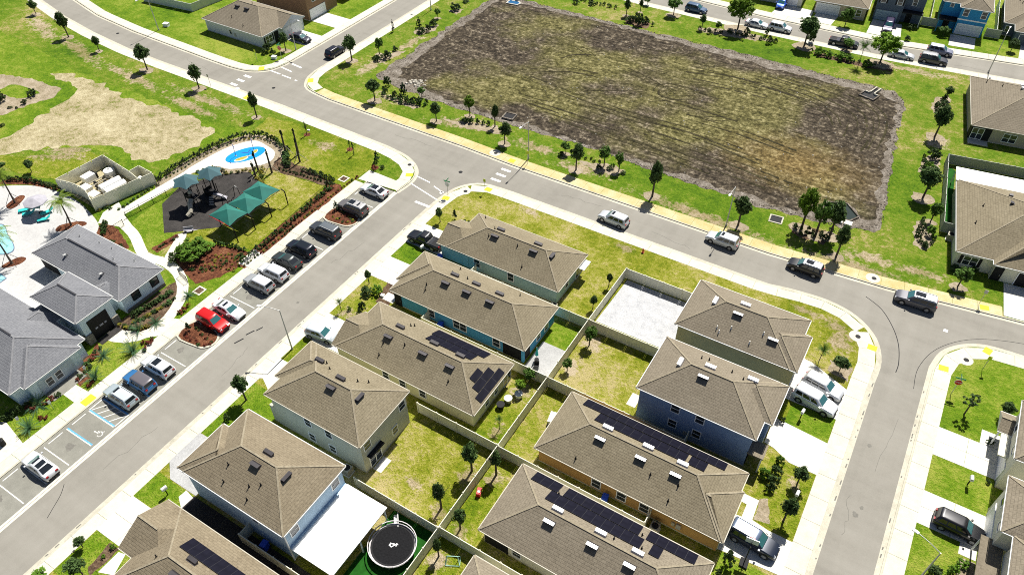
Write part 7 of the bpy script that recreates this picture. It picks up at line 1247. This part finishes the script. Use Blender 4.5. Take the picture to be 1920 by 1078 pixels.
# pump yard contents
patch('gravel', [(-109.7, 51.2), (-110.4, 43.6), (-101.3, 43.0), (-99.2, 52.1), (-102.5, 51)], M_SAND, 3)
def tank(x, y, label, rz=0):
    o = thing('pool_filter', label, 'filter tank', (x, y, 0), rz, 'white pool filters'); MB().cyl((0, -1.7, .75), (0, 1.7, .75), .62, .62, 14).build('tank', M_WHITE, o); MB().box(-.5, .5, -1.2, -.9, 0, .5).box(-.5, .5, .9, 1.2, 0, .5).build('stand', M_GALV, o); MB().cyl((0, -1.7, .75), (0, -2.0, .75), .3, .2, 10).build('end_cap', M_GALV, o)
tank(-104.2, 47.9, 'left white filter tank in the pump yard', math.radians(-8)); tank(-102.7, 47.7, 'right white filter tank in the pump yard', math.radians(-8))
o = thing('pool_filter', 'round white filter with a lid at the back of the pump yard', 'filter tank', (-107.3, 50.0, 0)); MB().cyl((0, 0, 0), (0, 0, 1.0), .85, .85, 16).cyl((0, 0, 1.0), (0, 0, 1.2), .85, .35, 16).build('tank', M_WHITE, o); MB().cyl((0, 0, 1.2), (0, 0, 1.32), .2, .2, 10).build('lid', M_GALV, o)
o = thing('pool_heater', 'white boxy heater with a grey end in the pump yard', 'heater', (-108.9, 47.3, 0)); MB().box(-.7, .7, -.9, .9, .05, 1.1).build('cabinet', M_WHITE, o); MB().box(-.65, .65, .9, 1.25, .1, 1.0).build('grille', M_DARK, o)
o = thing('pool_heater', 'low white cabinet near the curved wall of the pump yard', 'heater', (-107.0, 45.3, 0)); MB().box(-.8, .8, -.7, .7, .0, .7).build('cabinet', M_WHITE, o); MB().box(-.84, .84, -.74, .74, .7, .76).build('lid', M_WHITE, o)
o = thing('pool_heater', 'wide white cabinet at the near corner of the pump yard', 'heater', (-104.5, 45.0, 0)); MB().box(-.8, .8, -.6, .6, .0, .6).build('cabinet', M_WHITE, o); MB().box(-.84, .84, -.64, .64, .6, .66).build('lid', M_WHITE, o)
o = thing('pool_filter', 'white cylinder inside the small annex of the pump yard', 'filter tank', (-100.9, 51.3, 0)); MB().cyl((-.6, 0, .6), (.7, 0, .6), .5, .5, 12).build('tank', M_WHITE, o); MB().box(-.3, .3, -.4, .4, 0, .3).build('stand', M_GALV, o)
o = thing('pump_manifold', 'tan pipes and dark pumps in the middle of the pump yard', 'pipework', (-106.3, 47.6, 0)); MB().tube([(-1.4, -1.2, .4), (-1.2, 1.6, .4), (.6, 1.8, .5), (1.0, .2, .5)], .09, 6).tube([(-.6, -1.6, .3), (-.4, 1.2, .3)], .08, 6).build('pipe', M_TAN, o)
for x, y in ((-.9, -.4), (.3, .6), (.4, -1.0)): MB().cyl((x - .35, y, .3), (x + .35, y, .3), .2, .2, 10).build('pump', M_DARK, o)
# paths
patch('path', [(-98.3, 44.9), (-98.0, 51), (-97.6, 57.6), (-96.3, 57.4), (-95.8, 53.4), (-96.8, 44.4)], M_DRIVE, 4)
patch('path', [(-98.5, 41.0), (-100.0, 43.0), (-100.2, 46.0), (-98.2, 45.2), (-96.7, 44.3), (-93.9, 43.4), (-94.6, 42.2)], M_CONC, 3)
path1 = smooth([(-94.9, 42.8), (-91.6, 42.0), (-88.6, 40.6), (-86.2, 39.6), (-82.8, 40.2), (-79.2, 39.6), (-76.0, 37.6), (-74.0, 34.4), (-73.4, 31.5), (-73.9, 29.3), (-75.6, 27.6), (-78.0, 27.0)], 5, False)
pm = struct('path', link('path', None))
for q in strip_solid(None, resample(path1, 1.5), -.75, .75, 0, 0, gap=.012): MB().prism(q, -.05, .034 + random.uniform(-.002, .002)).build('slab', M_CONCY if False else M_CREAMLINE, pm)
patch('path', [(-75.2, 27.2), (-72.0, 30.4), (-72.0, 33.7), (-73.4, 33.2), (-73.6, 30.0), (-77.9, 28.2), (-78, 26.2)], M_CREAMLINE, 4); patch('path', [(-84.5, 45.6), (-85.4, 46.5), (-86.0, 45.4), (-83.7, 41.0), (-82.6, 40.4), (-82.0, 41.2)], M_CREAMLINE, 4); patch('path', [(-74.6, 18.1), (-74.6, 19.8), (-71.9, 19.9), (-71.9, 18.0)], M_CREAMLINE, 4); patch('path', [(-79.9, 10.2), (-76.5, 12.2), (-71.9, 11.4), (-71.9, 6), (-80, 4)], M_CREAMLINE, 4)
patch('lawn', rough_edge([(-78, 25.6), (-73.8, 29.4), (-72, 29), (-72, 8), (-79, 8), (-76.4, 14), (-76.2, 23.8)], .8, .08), G_LUSH, 1); patch('lawn', rough_edge([(-73.2, 30.5), (-73.3, 35), (-74.6, 37.6), (-74.6, 43), (-72, 46), (-72, 34), (-72.6, 33.9)], .8, .05), G_LUSH, 1)
patch('lawn', rough_edge([(-94.4, 43.8), (-95.0, 50), (-93.9, 49.2), (-88.0, 44.6), (-86.3, 45.2), (-86.8, 40.8), (-90, 41.6)], .8, .05), G_LUSH, 1); patch('lawn', rough_edge([(-84.6, 60), (-82, 49.8), (-86.2, 46.2), (-85, 45.8), (-82, 43), (-79.4, 46.8), (-74.4, 48.4), (-75.2, 65.4), (-84.8, 64.4)], .9, .1), G_DRY, 1)
patch('rubber_surface', [(-93.9, 49.1), (-88.0, 44.5), (-81.8, 49.7), (-83.6, 55), (-85.1, 60.9), (-88.4, 62.1), (-91.8, 59.3), (-95.2, 54)], M_RUBBER, 3); patch('rubber_surface', [(-86.0, 45.3), (-85.1, 46.4), (-84.2, 47.7), (-85.4, 46.8)], M_GREYF, 4)
# splash pad with printed shapes
patch('splash_pad', smooth([(-97.7, 56.8), (-97.3, 63.2), (-96.2, 66.8), (-94.3, 69.2), (-91.7, 69.1), (-89, 68.4), (-87.6, 66.2), (-88.6, 63.9), (-91.8, 61.0), (-94.4, 60.4), (-96.0, 57.4)], 4), M_DRIVE, 5)
sp = struct('splash_pool', link('splash_pool', None, None, (-92.6, 65.3, 0))); M_SPB = plain('splash_blue', (.0, .24, .68), .4, var=.1); M_SPY = plain('splash_yellow', (.36, .28, .015), .6); M_SPN = plain('splash_navy', (.01, .06, .26), .6)
EL = lambda a, b, r=0, n=28, x=0, y=0: [(x + a * math.cos(t) * math.cos(r) - b * math.sin(t) * math.sin(r), y + a * math.cos(t) * math.sin(r) + b * math.sin(t) * math.cos(r)) for t in [2 * math.pi * k / n for k in range(n)]]
R_ = math.radians(62); MB().prism(EL(3.35, 1.9, R_), -.03, .052).build('blue_oval', M_SPB, sp); MB().prism(EL(1.2, .55, R_, 20, .35, -1.3), -.03, .058).build('white_shape', M_CONC, sp); MB().prism(EL(1.0, .34, R_, 20, .25, -1.2), -.03, .062).build('yellow_shape', M_SPY, sp); MB().prism(EL(.7, .36, 1.9, 16, .75, 1.5), -.03, .058).build('white_shape', M_CONC, sp); MB().prism(EL(.5, .3, 1.9, 16, .7, 1.55), -.03, .062).build('yellow_shape', M_SPY, sp); MB().prism(EL(.8, .12, .4, 14, -.6, .3), -.03, .058).build('dark_shape', M_SPN, sp); MB().prism(EL(.7, .1, 1.9, 14, -.3, 1.2), -.03, .059).build('dark_shape', M_SPN, sp); MB().prism(EL(.9, .1, .9, 14, .8, .1), -.03, .060).build('white_shape', M_CONC, sp)
for i, (x, y) in enumerate(((-92.4, 67.0), (-93.7, 64.2))):
    o = thing('spray_arch', ('right' if i == 0 else 'left') + ' thin dark spray pole standing in the blue splash oval', 'water spray', (x, y, .05)); MB().tube([(0, 0, 0), (0, 0, 1.8), (.3, -.2, 2.4), (.9, -.5, 2.3)], .045, 6).build('pipe', M_SPN, o); MB().cyl((0, 0, -.05), (0, 0, .06), .16, .16, 8).build('base', M_GALV, o)
# shade structures
o = thing('shade_structure', 'three joined square green shade sails over the playground lawn', 'shade sail', (-79.8, 53.8, 0)); ox, oy = -79.8, 53.8
for cx, cy in ((-80.1, 50.5), (-79.75, 53.8), (-80.0, 57.0)):
    c = [(cx - 2.1, cy - 1.65, 2.72), (cx + 2.15, cy - 1.75, 2.5), (cx + 2.3, cy + 1.75, 2.62), (cx - 2.0, cy + 1.6, 2.78)]; ap = (cx + .35, cy - .05, 3.75); m = MB(); n = 6
    for k in range(4):
        A, Bq = Vector(c[k]), Vector(c[(k + 1) % 4]); T = Vector(ap); md = (A + Bq) / 2; md = md + (T - md) * .10
        E = [A.lerp(md, t * 2) if t <= .5 else md.lerp(Bq, t * 2 - 1) for t in [j / n for j in range(n + 1)]]
        for j in range(n):
            m.poly([(p.x - ox, p.y - oy, p.z) for p in (E[j], E[j + 1], T)]); m.poly([(p.x - ox, p.y - oy, p.z - .03) for p in (E[j + 1], E[j], T)])
    m.build('shade_cloth', M_SAILG, o)
    for k in range(4): MB().tube([(c[k][0] - ox, c[k][1] - oy, c[k][2] - .06), (c[(k + 1) % 4][0] - ox, c[(k + 1) % 4][1] - oy, c[(k + 1) % 4][2] - .06)], .045, 5).build('edge_tube', M_DARK if k != 0 else M_RED, o)
for y in (48.6, 52.0, 55.4, 58.9): MB().tube([(-76.9 - ox, y - oy, -.05), (-76.9 - ox, y - oy, 2.5), (-77.7 - ox, y - oy + .1, 2.62)], .085, 8).build('post', M_BLACK, o)
for y in (50.0, 53.4, 56.8): MB().tube([(-81.9 - ox, y - oy, -.05), (-81.9 - ox, y - oy, 2.75)], .07, 8).build('post', M_BLACK, o)
def hexsail(cx, cy, z, r, label):
    o = thing('shade_canopy', label, 'shade canopy', (cx, cy, 0), .35, 'blue-green hexagon shades over the play equipment'); m = MB()
    for k in range(6):
        a, b = k * math.pi / 3, (k + 1) * math.pi / 3; A, Bq, T = Vector((r * math.cos(a), r * math.sin(a), z)), Vector((r * math.cos(b), r * math.sin(b), z)), Vector((0, 0, z + 1.05)); md = (A + Bq) / 2; md = md + (T - md) * .14
        for P, Q in ((A, md), (md, Bq)): m.poly([tuple(P), tuple(Q), tuple(T)]); m.poly([tuple(Q - Vector((0, 0, .04))), tuple(P - Vector((0, 0, .04))), tuple(T - Vector((0, 0, .04)))])
    m.build('shade_cloth', M_SAILB, o); MB().cyl((0, 0, -.05), (0, 0, z + 1.0), .11, .09, 8).build('post', M_BLACK, o)
    for k in range(6): a = k * math.pi / 3; MB().tube([(0, 0, z + .95), (r * math.cos(a), r * math.sin(a), z - .03)], .03, 5).build('rib', M_BLACK, o)
hexsail(-89.6, 51.7, 4.2, 2.15, 'left blue-green hexagon shade over the tube slide'); hexsail(-88.0, 54.9, 4.3, 2.05, 'right blue-green hexagon shade over the climbing deck')
o = thing('play_structure', 'dark play structure with a tan tube slide under the hexagon shades', 'play structure', (-88.6, 53.0, 0))
for x, y, z in ((-.9, -1.3, 1.5), (.4, 1.2, 1.2), (.2, -.1, 1.0)): MB().box(x - .75, x + .75, y - .7, y + .7, z - .08, z).build('deck', M_DARK, o)
for x in (-1.65, -.15, 1.15):
    for y in (-2.0, -.6, .5, 1.9): MB().cyl((x, y, -.05), (x, y, 2.6), .06, .06, 7).build('post', M_BLACK, o)
MB().tube([(-.3, -2.0, 1.5), (.1, -2.7, 1.3), (.6, -3.1, .95), (.9, -3.6, .55), (.8, -4.2, .3)], .36, 10).build('tube_slide', M_TAN, o); MB().obox((.9, 1.2, 1.15), (2.4, 2.2, .15), .7, .10).obox((1.1, 1.0, 1.3), (2.55, 1.9, .3), .06, .2).build('slide', M_GREYF, o)
for k in range(4): MB().obox((1.0 + .22 * k, .2 - .25 * k, .25 + .2 * (4 - k)), (1.6 + .22 * k, .5 - .25 * k, .25 + .2 * (4 - k)), .22, .05).build('step', M_GALV, o)
for x, y, z in ((-.9, -1.3, 2.0), (.4, 1.2, 1.7)): MB().box(x - .75, x + .75, y - .72, y - .66, z - .5, z + .1).box(x - .75, x - .69, y - .66, y + .7, z - .5, z + .1).build('panel', M_BLACK, o)
MB().cyl((-.4, -1.7, 2.6), (-.4, -1.7, 3.0), .35, .2, 10).build('roof_knob', M_TAN, o)
o = thing('swing_frame', 'grey arched swing frame on the rubber surface', 'swing', (-84.9, 55.0, 0), .1)
for y in (-1.3, 1.4): MB().tube([(-.7, y, -.05), (-.45, y, 1.6), (0, y, 2.1), (.45, y, 1.6), (.7, y, -.05)], .05, 7).build('arch', M_BLACK, o); MB().tube([(-.25, y, 1.86), (0, y, 2.14), (.25, y, 1.86)], .07, 7).build('arch_cap', M_GALV, o)
MB().tube([(0, -1.3, 2.1), (0, 1.4, 2.1)], .045, 7).build('beam', M_BLACK, o)
for y in (-.5, .5): MB().tube([(0, y - .2, 2.08), (0, y - .2, .5)], .012, 4).tube([(0, y + .2, 2.08), (0, y + .2, .5)], .012, 4).build('chain', M_GALV, o); MB().box(-.12, .12, y - .24, y + .24, .46, .5).build('seat', M_DARK, o)
o = thing('bench', 'dark bench at the lower edge of the rubber surface', 'bench', (-85.0, 46.6, 0), .7); MB().box(-.7, .7, -.2, .2, .4, .46).build('seat', M_GREYF, o); MB().box(-.7, .7, .18, .24, .46, .85).build('backrest', M_GREYF, o); MB().box(-.6, -.52, -.18, .18, 0, .4).build('leg', M_BLACK, o); MB().box(.52, .6, -.18, .18, 0, .4).build('leg', M_BLACK, o)
o = thing('litter_bin', 'dark round litter bin on the pavement at the bottom left edge', 'bin', (-73.8, 10.2, 0)); MB().cyl((0, 0, 0), (0, 0, .9), .3, .32, 12).build('body', M_DARK, o); MB().cyl((0, 0, .9), (0, 0, 1.0), .34, .2, 12).build('lid', M_BLACK, o)
